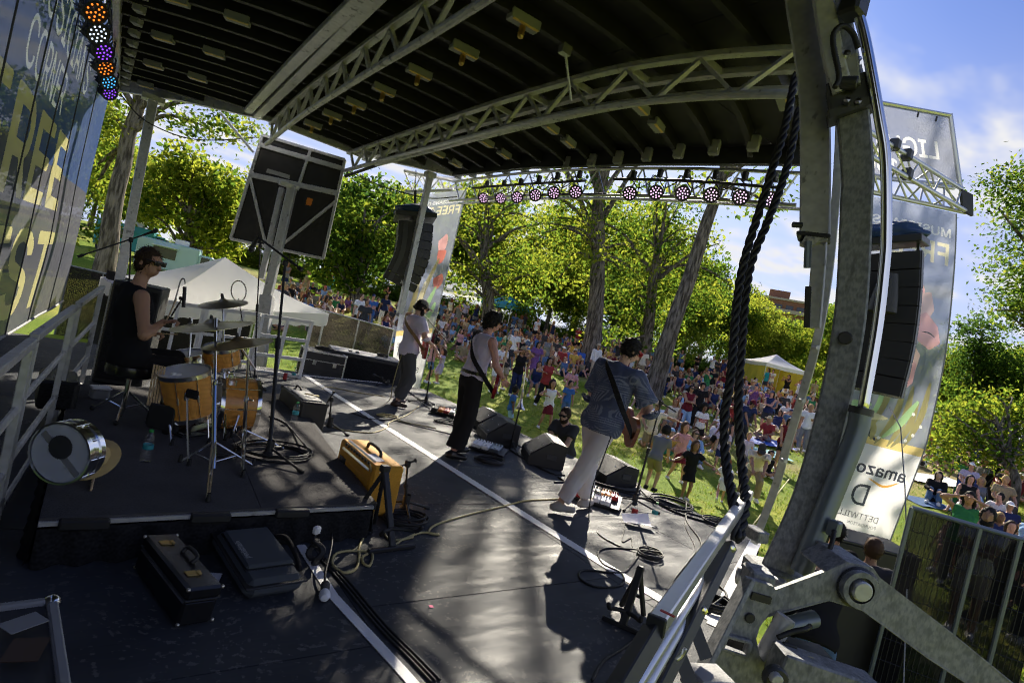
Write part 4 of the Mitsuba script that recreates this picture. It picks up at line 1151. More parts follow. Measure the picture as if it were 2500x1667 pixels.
# ---------------------------------------------------------------- banners
class Surf:
    def __init__(self, L, R, bulge=0.0, wob=0.0):
        self.L, self.R = curve([A(p) for p in L], 12), curve([A(p) for p in R], 12)
        self.bulge, self.wob = bulge, wob
        self.W = 0.5 * (np.linalg.norm(self.L[0] - self.R[0]) + np.linalg.norm(self.L[-1] - self.R[-1]))
        self.H = np.linalg.norm(self.R[0] - self.R[-1])
        self.n = unit(np.cross(self.R[0] - self.L[0], self.L[-1] - self.L[0]))
        if self.n @ (A(0, 0, 2.7) - self.L[0]) < 0:
            self.n = -self.n

    def edge(self, E, v):
        s = np.concatenate([[0], np.cumsum(np.linalg.norm(np.diff(E, axis=0), axis=1))]); s /= s[-1]
        return np.stack([np.interp(v, s, E[:, k]) for k in range(3)], -1)

    def __call__(self, u, v, off=0.0):
        u, v = np.asarray(u, float), np.asarray(v, float)
        p = self.edge(self.L, v) * (1 - u)[..., None] + self.edge(self.R, v) * u[..., None]
        w = self.bulge * np.sin(np.pi * np.clip(u, 0, 1)) + self.wob * (meshkit.noise(np.stack([u * 7, v * 4, u * 0], -1), 5) - 0.5) * 2
        return p + self.n * (w + off)[..., None]

    def mesh(self, nu=24, nv=40):
        return sheet(lambda u, v: self(u, v), nu, nv)


def text_poly(s, h, bold=True, wide=1.0, mirror=False):
    from shapely import unary_union, affinity
    m = meshkit.text_mesh(s, h, 0.001, bold)
    up = m.face_normals[:, 2] > 0.5
    g = unary_union([Polygon(t[:, :2]).buffer(0.0004) for t in m.triangles[up]]).simplify(0.001)
    return affinity.scale(g, -wide if mirror else wide, 1, origin=(0, 0))


class Print:
    """flat print on a sheet: later artwork takes the place of what lies under it, the cloth fills the rest"""

    def __init__(self, S, t, cloth, nu, nv):
        self.S, self.t, self.cloth, self.nu, self.nv, self.items = S, t, cloth, nu, nv, []

    def add(self, poly, mat, name='print'):
        poly = poly if poly.is_valid else poly.buffer(0)
        self.items.append((poly, mat, name))

    def text(self, s, u0, v0, h, mat, mirror=True, wide=1.0, bold=True):
        from shapely import affinity
        self.add(affinity.translate(text_poly(s, h, bold, wide, mirror), u0 * self.S.W, -v0 * self.S.H), mat, 'lettering')

    def sheet(self, poly, mat, name):
        from shapely import box as rect_
        S = self.S; V, F, n = [], [], 0
        x0, y0, x1, y1 = poly.bounds
        for i in range(self.nu):
            for j in range(self.nv):
                c = (i * S.W / self.nu, -(j + 1) * S.H / self.nv, (i + 1) * S.W / self.nu, -j * S.H / self.nv)
                if c[0] > x1 or c[2] < x0 or c[1] > y1 or c[3] < y0:
                    continue
                g = poly.intersection(rect_(*c))
                for q in getattr(g, 'geoms', [g]):
                    if q.geom_type == 'Polygon' and q.area > 1e-6:
                        v, f = trimesh.creation.triangulate_polygon(q, engine='earcut')
                        V.append(v); F.append(np.asarray(f) + n); n += len(v)
        if not V:
            return
        v = np.vstack(V); uv = np.stack([v[:, 0] / S.W, -v[:, 1] / S.H], 1)
        part(self.t, name, (S(uv[:, 0], uv[:, 1]), np.vstack(F)), mat, True, uv=uv, kind=None if name == 'fabric' else 'stuff')

    def finish(self):
        from shapely import box as rect_
        top = Polygon()
        for poly, mat, name in self.items[::-1]:
            g = poly.difference(top)
            top = top.union(poly)
            self.sheet(g, mat, name)
        self.sheet(rect_(0, -self.S.H, self.S.W, 0).difference(top), self.cloth, 'fabric')


def blob_poly(pts, smooth=0.03):
    return Polygon(pts).buffer(smooth).buffer(-smooth * 2).buffer(smooth)


def t_banner_big(p, n, uv):
    v = uv.y
    c = mix((0.25, 0.28, 0.36), (0.31, 0.34, 0.42), fbm(uv.x * 9, uv.y * 20, 0.0, 3))
    c = dr.select(v > 0.69, mi.Color3f(0.72, 0.58, 0.24), c)
    return dr.select(v > 0.715, mi.Color3f(0.8, 0.8, 0.82), c)


def t_banner_clear(p, n, uv):
    return dr.select(uv.y > 0.69, mi.Float(0.08), mi.Float(0.24))


scene['mat_banner_big'] = {'type': 'blendbsdf', 'weight': proc(t_banner_clear), 'first': {'type': 'principledthin', 'base_color': proc(t_banner_big), 'roughness': 0.6, 'diff_trans': 1.0, 'eta': 1.3}, 'second': {'type': 'null'}}
mesh_banner('banner_grey', (0.27, 0.29, 0.37), 0.22)
mesh_banner('print_white', (0.8, 0.8, 0.8), 0.12)
mesh_banner('print_cream', (0.72, 0.68, 0.48), 0.12)
mesh_banner('print_pink', (0.8, 0.45, 0.46), 0.12)
mesh_banner('print_pale_pink', (0.85, 0.6, 0.57), 0.12)
mesh_banner('print_green', (0.36, 0.56, 0.3), 0.15)
mesh_banner('print_olive', (0.34, 0.31, 0.16), 0.15)
mesh_banner('print_yellow', (0.62, 0.58, 0.4), 0.15)
mesh_banner('print_gold', (0.5, 0.47, 0.24), 0.1, 0.5)
mesh_banner('print_dark', (0.06, 0.07, 0.1), 0.08)
mesh_banner('print_orange', (0.75, 0.4, 0.1), 0.1)
mesh_banner('print_red', (0.72, 0.24, 0.2), 0.1)

DB = 9.5
SB = Surf([(9.868, 4.515, 6.281), (9.956, 4.433, 5.678), (10.038, 4.351, 4.879), (10.088, 4.288, 3.847), (10.077, 4.268, 2.722), (10.056, 4.273, 2.266), (10.007, 4.270, 0.643)],
          [(11.179, 3.517, 6.332), (11.260, 3.444, 5.840), (11.355, 3.351, 5.030), (11.448, 3.254, 3.928), (11.456, 3.216, 2.628), (11.429, 3.225, 2.202), (11.241, 3.329, 0.590)], 0.05, 0.012)


def stroke(pts, w, taper=True):
    """tapering band along a curve, as a polygon"""
    c = curve([(x, y, 0) for x, y in pts], 8)[:, :2]
    d = np.gradient(c, axis=0); d /= np.linalg.norm(d, axis=1, keepdims=True) + 1e-9
    nrm = np.stack([-d[:, 1], d[:, 0]], 1)
    s = np.linspace(0, 1, len(c))
    ww = (w * (np.sin(np.pi * np.clip(s * 0.92 + 0.06, 0, 1)) ** 0.7 if taper else np.ones(len(c))))[:, None] / 2
    return Polygon(np.vstack([c + nrm * ww, (c - nrm * ww)[::-1]])).buffer(0)


def stroke_closed(pts):
    p = list(pts); c = curve([(x, y, 0) for x, y in p + p[:3]], 6)[:, :2]
    return Polygon(c[6:-12]).buffer(0).buffer(0.015)


def big_banner():
    t = thing('stage_banner', 'tall right hand stage banner with pink flower seen from behind', 'banner')
    pr = Print(SB, t, 'banner_big', 10, 36)
    pr.text('MUSICIANS CORNER', 0.95, 0.075, 0.14, 'print_white', wide=1.15)
    pr.text('FREE FEST', 0.95, 0.155, 0.34, 'print_cream', wide=0.92)
    W_, H_ = SB.W, SB.H
    q = lambda pts: [(u * W_, -v * H_) for u, v in pts]
    pet = lambda pts, m, off=0.006: pr.add(Polygon(q(pts)).buffer(0.07).buffer(-0.03), m)
    pet([(.42, .28), (.5, .21), (.6, .20), (.68, .24), (.7, .30), (.62, .33), (.5, .33)], 'print_pink')
    pet([(.66, .26), (.76, .25), (.8, .29), (.74, .33), (.68, .32)], 'print_pale_pink', .008)
    pet([(.6, .34), (.74, .31), (.86, .34), (.9, .38), (.82, .40), (.68, .38)], 'print_pink', .007)
    pet([(.36, .39), (.48, .37), (.62, .40), (.72, .43), (.7, .48), (.6, .50), (.5, .47), (.4, .45)], 'print_pale_pink', .009)
    pet([(.6, .47), (.7, .46), (.7, .51), (.64, .53)], 'print_pink', .0095)
    pet([(.3, .33), (.42, .32), (.46, .37), (.38, .41), (.3, .39)], 'print_pink', .0065)
    pet([(.08, .33), (.22, .30), (.34, .33), (.3, .38), (.14, .38)], 'print_pale_pink', .0075)
    for pts in ([(.38, .345), (.5, .335), (.58, .35), (.62, .335)], [(.38, .36), (.5, .365), (.6, .37), (.66, .36)], [(.36, .38), (.48, .385), (.58, .395)]):
        pr.add(stroke(q(pts), 0.05), 'print_cream')
    for pts in ([(.5, .30), (.55, .26), (.6, .22)], [(.58, .30), (.62, .27), (.66, .25)], [(.56, .46), (.6, .43), (.66, .42)], [(.72, .36), (.8, .36), (.87, .37)], [(.46, .44), (.5, .41), (.54, .39)]):
        pr.add(stroke(q(pts), 0.02), 'print_dark')
    for i, (a, b, c, m) in enumerate([((.56, .45), (.5, .58), (.36, .72), 'print_olive'), ((.66, .52), (.62, .62), (.5, .71), 'print_olive'), ((.74, .52), (.72, .62), (.62, .71), 'print_olive'), ((.46, .5), (.44, .6), (.3, .7), 'print_green'),
                                      ((.82, .56), (.78, .64), (.66, .71), 'print_olive'), ((.38, .5), (.3, .6), (.2, .7), 'print_olive'), ((.9, .5), (.88, .6), (.78, .7), 'print_olive')]):
        pr.add(stroke(q([a, b, c]), 0.11 if m == 'print_olive' else 0.08), m)
    for i, (a, b, c, w, m) in enumerate([((.16, .69), (.2, .62), (.38, .60), .16, 'print_green'), ((.3, .7), (.36, .64), (.56, .63), .14, 'print_yellow'), ((.82, .56), (.7, .63), (.54, .69), .12, 'print_green'), ((.1, .66), (.3, .66), (.5, .7), .14, 'print_dark'), ((.46, .70), (.44, .66), (.3, .64), .1, 'print_olive'), ((.05, .62), (.12, .66), (.1, .7), .12, 'print_yellow')]):
        pr.add(stroke(q([a, b, c]), w), m)
    for u, v in ((.6, .45), (.63, .48), (.58, .49), (.56, .53), (.6, .55), (.8, .60), (.84, .66), (.78, .68), (.52, .69), (.9, .63)):
        pr.add(Point(u * W_, -v * H_).buffer(0.028, 6), 'print_white')
    pr.text('amazon', 0.92, 0.80, 0.19, 'print_dark', wide=1.0)
    pr.add(stroke(q([(.86, .805), (.72, .825), (.55, .812)]), 0.04), 'print_orange')
    pr.text('D', 0.62, 0.895, 0.36, 'print_dark', wide=0.9, bold=False)
    pr.text('DETTWILLER', 0.80, 0.935, 0.1, 'print_dark', bold=False)
    pr.text('FOUNDATION', 0.80, 0.955, 0.055, 'print_dark', bold=False)
    pr.text('HCA', 0.92, 0.992, 0.13, 'print_dark', wide=1.0)
    c = q([(.665, .985)])[0]
    for a in range(4):
        ca, sa = math.cos(a * math.pi / 2), math.sin(a * math.pi / 2)
        pr.add(Polygon([(c[0] + ca * 0.02 - sa * .02, c[1] + sa * .02 + ca * .02), (c[0] + ca * 0.08 - sa * .025, c[1] + sa * .08 + ca * .025), (c[0] + ca * 0.08 + sa * .025, c[1] + sa * .08 - ca * .025), (c[0] + ca * 0.02 + sa * .02, c[1] + sa * .02 - ca * .02)]), 'print_red')
    pr.text('Healthcare', 0.60, 0.992, 0.13, 'print_dark', wide=1.0, bold=False)
    pr.finish()
    e = SB.edge(SB.R, np.linspace(0, 1, 40))
    part(t, 'hem', tube(e, 0.012, 6), 'grey', True)
    return t


big_banner()


def top_banner():
    S = Surf([(8.956, 4.612, 7.522), (9.181, 4.413, 6.405)], [(10.242, 3.634, 7.605), (10.528, 3.392, 6.627)], 0.03, 0.01)
    t = thing('top_banner', 'grey banner panel with mirrored white lettering above the right outrigger truss', 'banner')
    pr = Print(S, t, 'banner_grey', 8, 6)
    pr.text('LIGHTNING', 0.86, 0.68, 0.27, 'print_white', wide=0.95)
    pr.text('100', 0.45, 0.95, 0.2, 'print_white')
    pr.finish()
    for a, b in (((8.922, 4.639, 7.554), (10.248, 3.630, 7.635)), ((10.244, 3.634, 7.662), (10.575, 3.355, 6.555)), ((9.189, 4.405, 6.358), (10.559, 3.367, 6.579))):
        part(t, 'frame_tube', rod(a, b, 0.035, 8), 'alu', 30)
    for a in ((9.324, 4.269, 7.520), (9.797, 3.909, 7.548), (10.033, 3.728, 7.547)):
        part(t, 'tie', bar(a, A(a) - A(0, 0, 0.08), 0.02, 0.02), 'black')


top_banner()


def left_banner():
    S = Surf([(5.902, 12.165, 5.355), (5.882, 12.149, 4.060), (5.848, 12.142, 2.699), (5.888, 12.086, 1.671), (6.015, 11.963, 0.617)], [(6.563, 11.669, 5.655), (6.560, 11.662, 5.249), (6.554, 11.640, 4.155), (6.539, 11.626, 3.111), (6.519, 11.617, 2.139), (6.503, 11.598, 0.866)], 0.04, 0.012)
    t = thing('stage_banner', 'narrow left hand stage banner with flowers beside the left line array', 'banner')
    pr = Print(S, t, 'banner_big', 6, 30)
    pr.text('MUSICIANS CORNER', 0.97, 0.06, 0.075, 'print_white', wide=1.0)
    pr.text('FREE FEST', 0.97, 0.115, 0.2, 'print_cream', wide=0.75)
    W_, H_ = S.W, S.H
    q = lambda pts: [(u * W_, -v * H_) for u, v in pts]
    for pts, m in (([(.6, .25), (.75, .22), (.8, .27), (.7, .32)], 'print_pink'), ([(.65, .30), (.82, .30), (.8, .35), (.7, .36)], 'print_red'), ([(.7, .44), (.86, .42), (.92, .46), (.8, .49)], 'print_red')):
        pr.add(stroke_closed(q(pts)), m)
    for i, (a, b, c, m) in enumerate([((.7, .34), (.5, .5), (.4, .66), 'print_olive'), ((.8, .48), (.66, .58), (.5, .68), 'print_green'), ((.88, .56), (.8, .62), (.6, .69), 'print_green'), ((.5, .45), (.44, .56), (.3, .68), 'print_yellow'), ((.3, .4), (.3, .55), (.16, .68), 'print_olive')]):
        pr.add(stroke(q([a, b, c]), 0.1), m)
    pr.text('NASHVILLE', 0.97, 0.77, 0.09, 'print_dark', bold=False)
    pr.text('NORTH', 0.85, 0.82, 0.12, 'print_dark', bold=False)
    pr.text('STUDIOS', 0.85, 0.91, 0.12, 'print_dark', bold=False)
    pr.finish()
    part(t, 'hem', tube(S.edge(S.R, np.linspace(0, 1, 30)), 0.012, 6), 'white', True)


left_banner()


def t_back(p, n, uv):
    c = mix((0.05, 0.085, 0.21), (0.085, 0.12, 0.25), fbm(uv.x * 6, uv.y * 5, 0.0, 3))
    c = dr.select(uv.y > 0.55, mix((0.09, 0.095, 0.125), (0.13, 0.13, 0.155), fbm(uv.x * 6, uv.y * 5, 1.0, 3)), c)
    return c


scene['mat_back_drop'] = {'type': 'blendbsdf', 'weight': 0.12, 'first': {'type': 'principledthin', 'base_color': proc(t_back), 'roughness': 0.6, 'diff_trans': 0.5, 'eta': 1.3}, 'second': {'type': 'null'}}


def back_banner():
    q0, q1 = A((-1.082, 5.087, 2.216)), A((-0.291, 16.593, 3.774))
    def S0(z, p):
        return A(p[0], p[1], z)
    S = Surf([S0(6.6, q0), S0(1.0, q0)], [S0(6.6, q1), S0(1.0, q1)], 0.0, 0.03)
    t = thing('back_banner', 'huge dark blue backdrop banner with yellow and white lettering at the left', 'banner')
    pr = Print(S, t, 'back_drop', 40, 16)
    pr.text('MUSICIANS', 0.22, 0.29, 0.6, 'print_white', mirror=False, wide=1.1, bold=False)
    pr.text('CORNER', 0.25, 0.42, 0.56, 'print_white', mirror=False, wide=0.95, bold=False)
    pr.text('FREE', 0.11, 0.655, 1.12, 'print_gold', mirror=False, wide=1.66)
    pr.text('FEST', 0.12, 0.945, 1.2, 'print_gold', mirror=False, wide=1.55)
    pr.finish()
    for u in (0.2, 0.33, 0.47, 0.62, 0.8):
        part(t, 'seam', tube(S(np.full(20, u), np.linspace(0, 1, 20), np.full(20, 0.006)), 0.01, 5), 'dark_grey', True)
    part(t, 'hem', tube(S(np.linspace(0, 1, 30), np.full(30, 1.0), np.zeros(30)), 0.025, 6), 'grey', True)


back_banner()


# ---------------------------------------------------------------- outrigger truss at the right with its end plate
def box_truss(name, label, chords, n, r=0.03, rb=0.014, mat='alu'):
    t = thing(name, label, 'truss')
    C = [(A(a), A(b)) for a, b in chords]
    for a, b in C:
        part(t, 'chord', rod(a, b, r, 10), mat, 30)
    m = len(C)
    for i in range(m):
        a0, a1 = C[i]; b0, b1 = C[(i + 1) % m]
        for j in range(n):
            f0, f1 = j / n, (j + 1) / n
            p, q = (a0 + (a1 - a0) * f0, b0 + (b1 - b0) * f1) if j % 2 == 0 else (b0 + (b1 - b0) * f0, a0 + (a1 - a0) * f1)
            part(t, 'brace', rod(p, q, rb, 6), mat, 30)
    return t


t = box_truss('outrigger_truss', 'box truss sticking out right of the mast holding banner and line array', [((6.782, 3.211, 5.944), (9.648, 3.046, 6.205)), ((6.830, 3.168, 5.671), (9.757, 2.956, 5.911)), ((7.533, 3.382, 5.477), (9.990, 3.031, 5.966)), ((7.498, 3.414, 5.676), (9.793, 3.189, 6.278))], 8)
part(t, 'end_plate', plate([(9.593, 3.025, 6.189), (9.733, 2.917, 6.144), (9.796, 2.862, 5.850), (9.672, 2.957, 5.889)], 0.05), 'dark_metal')
for c in ((7.859, 3.147, 6.041), (7.901, 3.110, 5.805), (7.500, 3.170, 6.036)):
    part(t, 'clamp', box((0.12, 0.12, 0.14), c, None, 0.02), 'dark_metal')
box_truss('outrigger_truss', 'short white lattice truss above the left line array', [((5.115, 12.017, 5.618), (6.092, 11.274, 5.649)), ((5.210, 11.934, 5.169), (6.033, 11.313, 5.443)), ((5.504, 12.341, 5.241), (6.433, 11.643, 5.671)), ((5.410, 12.422, 5.677), (6.386, 11.683, 5.842))], 6, 0.03, 0.014, 'white')


# ---------------------------------------------------------------- hanging loudspeaker columns
def line_array(label, pts, n, w, dpt, out, tarp, seed, cross=False):
    """pts: front-top edge curve of the column, top to bottom; out = direction the speakers face"""
    t = thing('line_array', label, 'speaker column')
    c = curve([A(p) for p in pts], 10)
    s = np.concatenate([[0], np.cumsum(np.linalg.norm(np.diff(c, axis=0), axis=1))])
    f = np.linspace(0, s[-1], n + 1)
    q = np.stack([np.interp(f, s, c[:, k]) for k in range(3)], 1)
    for i in range(n):
        d = q[i + 1] - q[i]; h = np.linalg.norm(d)
        z = -unit(d); y = unit(A(out) - z * (A(out) @ z)); x = np.cross(y, z)
        R = np.stack([x, y, z], 1); ctr = (q[i] + q[i + 1]) / 2
        pr = Polygon([(-w / 2, 0.0), (w / 2, 0.0), (w / 2, dpt * 0.55), (w * 0.34, dpt), (-w * 0.34, dpt), (-w / 2, dpt * 0.55)])
        b = part(t, 'speaker_box', prism(pr, h * 0.93, ctr - z * h * 0.465 - y * dpt, R), 'black')
        part(b, 'grille', box((w * 0.66, 0.012, h * 0.8), ctr + y * 0.008, R, 0.003), 'black_cloth')
        if cross:
            k = ctr - y * dpt * 0.45 + x * (w * 0.5 + 0.004)
            part(b, 'side_badge', box((0.004, 0.11, h * 0.62), k, R), 'dark_grey')
            k2 = ctr - y * dpt * 0.45 - x * (w * 0.5 + 0.006)
            for a in (45, -45):
                part(b, 'side_mark', box((0.004, 0.09, 0.018), k + x * 0.004, R @ rot([1, 0, 0], a)), 'white')
                part(b, 'side_mark', box((0.004, 0.09, 0.018), k2 - x * 0.002, R @ rot([1, 0, 0], a)), 'white')
        for sgn in (-1, 1):
            part(b, 'rigging_plate', box((0.012, 0.1, h * 0.98), ctr - y * dpt * 0.8 + x * sgn * (w / 2 + 0.008), R), 'dark_metal')
    z = unit(q[0] - q[1]); y = unit(A(out) - z * (A(out) @ z)); x = np.cross(y, z); R = np.stack([x, y, z], 1)
    top = q[0] - y * dpt * 0.5
    part(t, 'fly_frame', box((w * 1.05, dpt * 1.2, 0.1), top + z * 0.16, R, 0.01), 'dark_metal')
    for sgn in (-1, 1):
        part(t, 'fly_link', box((0.03, 0.06, 0.2), top + z * 0.06 + x * sgn * w * 0.42, R), 'dark_metal')
    rg = np.random.default_rng(seed)
    m = trimesh.creation.icosphere(3, 1.0)
    v = np.array(m.vertices) * A(w * 0.55, dpt * 0.62, 0.2)
    v[:, 2] = np.maximum(v[:, 2], -0.03)
    v *= (1 + 0.5 * (meshkit.fbm(np.array(m.vertices) * 2.6, 3, seed) - 0.5))[:, None]
    k = part(t, 'rain_cover', move((v, m.faces), top + z * 0.24, R), tarp, 40)
    part(t, 'hoist', cat([rod(top + z * 0.3, top + z * 0.75, 0.03, 8), rod(top + z * 0.7, top + z * 1.2, 0.008, 5)]), 'black', 30)
    return t


line_array('black column of loudspeakers hanging left of the stage behind the slim post', [(5.703, 11.291, 4.520), (5.753, 11.243, 4.144), (5.761, 11.226, 3.658), (5.640, 11.302, 3.017)], 8, 0.82, 0.72, (0.85, -0.35, 0), 'blue_tarp', 3, True)
t = line_array('black column of loudspeakers hanging right of the mast in front of the banner', [(8.821, 3.394, 4.962), (8.907, 3.314, 4.358), (8.956, 3.260, 3.679), (8.943, 3.254, 3.014)], 8, 0.8, 0.5, (0.75, 0.1, 0), 'blue_tarp', 4)
part(t, 'work_lamp', lathe([(0, 0), (0.1, 0), (0.15, -0.3), (0.17, -0.5), (0.14, -0.52), (0, -0.4)], 18, (8.165, 3.130, 4.575), rot([0, 1, 0], -6)), 'black', 30)


# ---------------------------------------------------------------- fences
mesh_banner('fence_cloth', (0.012, 0.012, 0.014), 0.1, 0.3)
mesh_banner('fence_cloth_brown', (0.09, 0.08, 0.065), 0.14, 0.5)


def fence(label, a, b, h, cloth, frame_mat, posts=(0.0, 0.5, 1.0), wires=60):
    t = thing('fence', label, 'fence')
    a, b = A(a), A(b); up = A(0, 0, 1)
    L = np.linalg.norm(b - a)
    part(t, 'top_rail', rod(a, b, 0.022, 8), frame_mat, 30)
    part(t, 'bottom_rail', rod(a - up * (h - 0.1), b - up * (h - 0.1), 0.02, 8), frame_mat, 30)
    for f in posts:
        p = a + (b - a) * f
        part(t, 'post', rod(p, p - up * h, 0.02, 8), frame_mat, 30)
    n = unit(np.cross(b - a, up)); n = n if n @ a < 0 else -n
    part(t, 'mesh_wires', cat([rod(a + (b - a) * f - up * 0.02, a + (b - a) * f - up * (h - 0.1), 0.003, 4) for f in np.linspace(0.004, 0.996, wires)] + [rod(a - up * z, b - up * z, 0.003, 4) for z in np.linspace(0.2, h - 0.2, 9)]), 'black', kind='stuff')
    P, q, _ = sheet(lambda u, v: a + (b - a) * u[..., None] - up * ((h - 0.1) * v)[..., None] - n * (0.012 + 0.012 * np.sin(u * 37) * np.sin(v * 3.1))[..., None], 40, 6)
    part(t, 'windscreen', (P, q), cloth, True)
    return t


fence('dark screened fence at the lower right with people standing behind it', (6.147, 1.712, 1.995), (6.707, 0.845, 1.984), 2.0, 'fence_cloth', 'steel_blue', (0.0, 0.5, 0.78), 26)
fence('brown screened fence between the white tent and the left banner', (4.560, 14.114, 2.123), (6.429, 13.443, 2.030), 2.0, 'fence_cloth_brown', 'alu', (0.0, 0.55, 1.0), 60)
fence('dark screened fence behind the left guard rail and drummer', (-0.315, 16.563, 1.822), (1.286, 16.600, 1.771), 2.0, 'fence_cloth', 'steel_blue', (0.0, 0.4, 1.0), 50)


# ---------------------------------------------------------------- guard rails of the stage
def rail_run(t, a, b, zs, posts, w=0.046, low=None):
    a, b = A(a), A(b)
    top = bar(a, b, w, w, bev=0.005)
    part(t, 'top_tube', top, 'alu_worn')
    for z in zs:
        part(t, 'lower_tube', rod(a - A(0, 0, z), b - A(0, 0, z), 0.019, 8), 'alu_worn', 30)
    for f in posts:
        p = a + (b - a) * f
        part(t, 'post', bar(p - A(0, 0, 0.03), A(p[0], p[1], low if low is not None else 1.0), 0.042, 0.042, up=(1, 0, 0), bev=0.004), 'alu_worn')


t = thing('guard_rail', 'grey guard rail running along the back stage edge at the left', 'guard rail')
rail_run(t, (-0.237, 2.680, 2.082), (-0.162, 3.942, 2.061), (0.36, 0.72, 1.02), (0.04, 0.96))
rail_run(t, (-0.161, 4.029, 2.074), (-0.020, 5.658, 2.095), (0.36, 0.72, 1.02), (0.03, 0.97))
rail_run(t, (-0.002, 5.770, 2.109), (0.164, 7.280, 2.171), (0.36, 0.72, 1.02), (0.03, 0.97))
t = thing('guard_rail', 'white painted lattice railing at the far stage side behind the drums', 'guard rail')
for a, b, ps in (((1.087, 10.844, 1.866), (1.650, 10.668, 1.902), (0.02, 0.35, 0.98)), ((1.673, 10.651, 1.909), (2.472, 10.420, 1.981), (0.02, 0.35, 0.68, 0.98))):
    a, b = A(a), A(b)
    part(t, 'top_tube', bar(a, b, 0.06, 0.06), 'white')
    for z in (0.45, 0.85):
        part(t, 'lower_tube', bar(a - A(0, 0, z), b - A(0, 0, z), 0.04, 0.05), 'white')
    for f in ps:
        p = a + (b - a) * f
        part(t, 'post', bar(p - A(0, 0, 0.03), A(p[0], p[1], 1.0), 0.055, 0.05, up=(1, 0, 0)), 'white')
t = thing('stage_steps_rail', 'white square lattice panel of railing beside the tent and fence', 'railing')
a, b = A((2.510, 10.392, 1.977)), A((3.286, 10.179, 2.026))
for z in (0.0, 0.34, 0.68, 0.98):
    part(t, 'bar', bar(a - A(0, 0, z), b - A(0, 0, z), 0.055, 0.055), 'white')
for f in (0.0, 0.5, 1.0):
    p = a + (b - a) * f
    part(t, 'post', bar(p + A(0, 0, 0.03), A(p[0], p[1], 1.0), 0.07, 0.05, up=(1, 0, 0)), 'white')


# unseen back wall panel, added beyond the left edge to darken the stage floor
t = thing('stage_wall', 'dark unseen back wall panel added at the left to shade the stage floor', 'wall')
part(t, 'panel', box((0.08, 5.6, 5.6), (-1.16, 2.1, 3.8), None, 0.01), 'roof_black')



# ---------------------------------------------------------------- drum kit
def drum(name, label, a, b, r, mat, lugs=8, heads=('drumhead', 'drumhead_clear'), extra_rot=0, r2=None):
    """a = centre of the playing head, b = centre of the other end"""
    t = thing(name, label, 'drum')
    a, b = A(a), A(b); z = unit(a - b); R = frame(z); h = np.linalg.norm(a - b)
    r2 = r if r2 is None else r2
    part(t, 'shell', lathe([(r2 * 0.985, 0.02), (r * 0.985, h - 0.02)], 36, b, R), mat, 30)
    part(t, 'head', lathe([(0, h), (r * 0.97, h), (r * 0.985, h - 0.012)], 36, b, R), heads[0], 30)
    part(t, 'bottom_head', lathe([(0, 0), (r2 * 0.97, 0), (r2 * 0.985, 0.012)], 36, b, R), heads[1], 30)
    for zz, q in ((h, r), (0.0, r2)):
        s = 1 if zz else -1
        part(t, 'hoop', lathe([(q * 0.975, zz + s * 0.012), (q * 1.03, zz + s * 0.012), (q * 1.03, zz - s * 0.022), (q * 0.99, zz - s * 0.022)], 36, b, R), 'chrome', 30)
    for i in range(lugs):
        an = 2 * math.pi * i / lugs + extra_rot
        d = R @ A(math.cos(an), math.sin(an), 0)
        rm = (r + r2) / 2
        l = part(t, 'lug', box((0.014, 0.018, min(0.06, h * 0.2)), b + z * h * 0.5 + d * (rm * 1.01), np.stack([d, np.cross(z, d), z], 1), 0.006), 'chrome')
        part(l, 'tension_rod', rod(b + z * 0.0 + d * (r2 * 1.025), b + z * h + d * (r * 1.025), 0.0032, 5), 'chrome', 30)
    return t


def stand(name, label, base, top, feet, mat='chrome', r=0.012, cat_='stand', mid=0.3, double=True):
    t = thing(name, label, cat_)
    base, top = A(base), A(top)
    part(t, 'tube', rod(base, base + (top - base) * 0.55, r * 1.15, 10), mat, 30)
    part(t, 'upper_tube', rod(base + (top - base) * 0.53, top, r * 0.8, 10), mat, 30)
    part(t, 'wing_clamp', cat([box((0.03, 0.05, 0.05), base + (top - base) * 0.55, None, 0.008), rod(base + (top - base) * 0.55, base + (top - base) * 0.55 + A(0.05, -0.03, 0), 0.008, 6)]), mat)
    for f in feet:
        f = A(f)
        k = base + (top - base) * mid
        j = base + (top - base) * 0.04
        m = k * 0.42 + f * 0.58
        side = unit(np.cross(f - k, A(0, 0, 1))) * (0.012 if double else 0.0)
        l = part(t, 'leg', cat([rod(k + side, f + side * 0.5, 0.006, 6)] + ([rod(k - side, f - side * 0.5, 0.006, 6)] if double else [])), mat, 30)
        part(l, 'strut', rod(j, m, 0.005, 6), mat, 30)
        part(l, 'foot', lathe([(0.011, 0.05), (0.016, 0.0), (0.012, -0.005), (0, -0.005)], 10, f + A(0, 0, 0.005)), 'black_rubber', 30)
    return t


def cymbal(label, c, n, r, mat='cymbal'):
    t = thing('cymbal', label, 'cymbal')
    R = frame(n)
    prof = [(0.008, 0.035 * r / .25), (r * 0.09, 0.034 * r / .25), (r * 0.18, 0.018 * r / .25), (r * 0.22, 0.008 * r / .25), (r * 0.6, -0.004), (r, -0.022), (r, -0.025), (r * 0.6, -0.007), (r * 0.2, 0.004)]
    part(t, 'plate', lathe(prof, 48, c, R), mat, 40)
    part(t, 'wing_nut', cat([lathe([(0, 0.07), (0.012, 0.065), (0.014, 0.03), (0, 0.03)], 10, c, R), box((0.045, 0.006, 0.018), A(c) + R @ A(0, 0, 0.065), R)]), 'black')
    return t


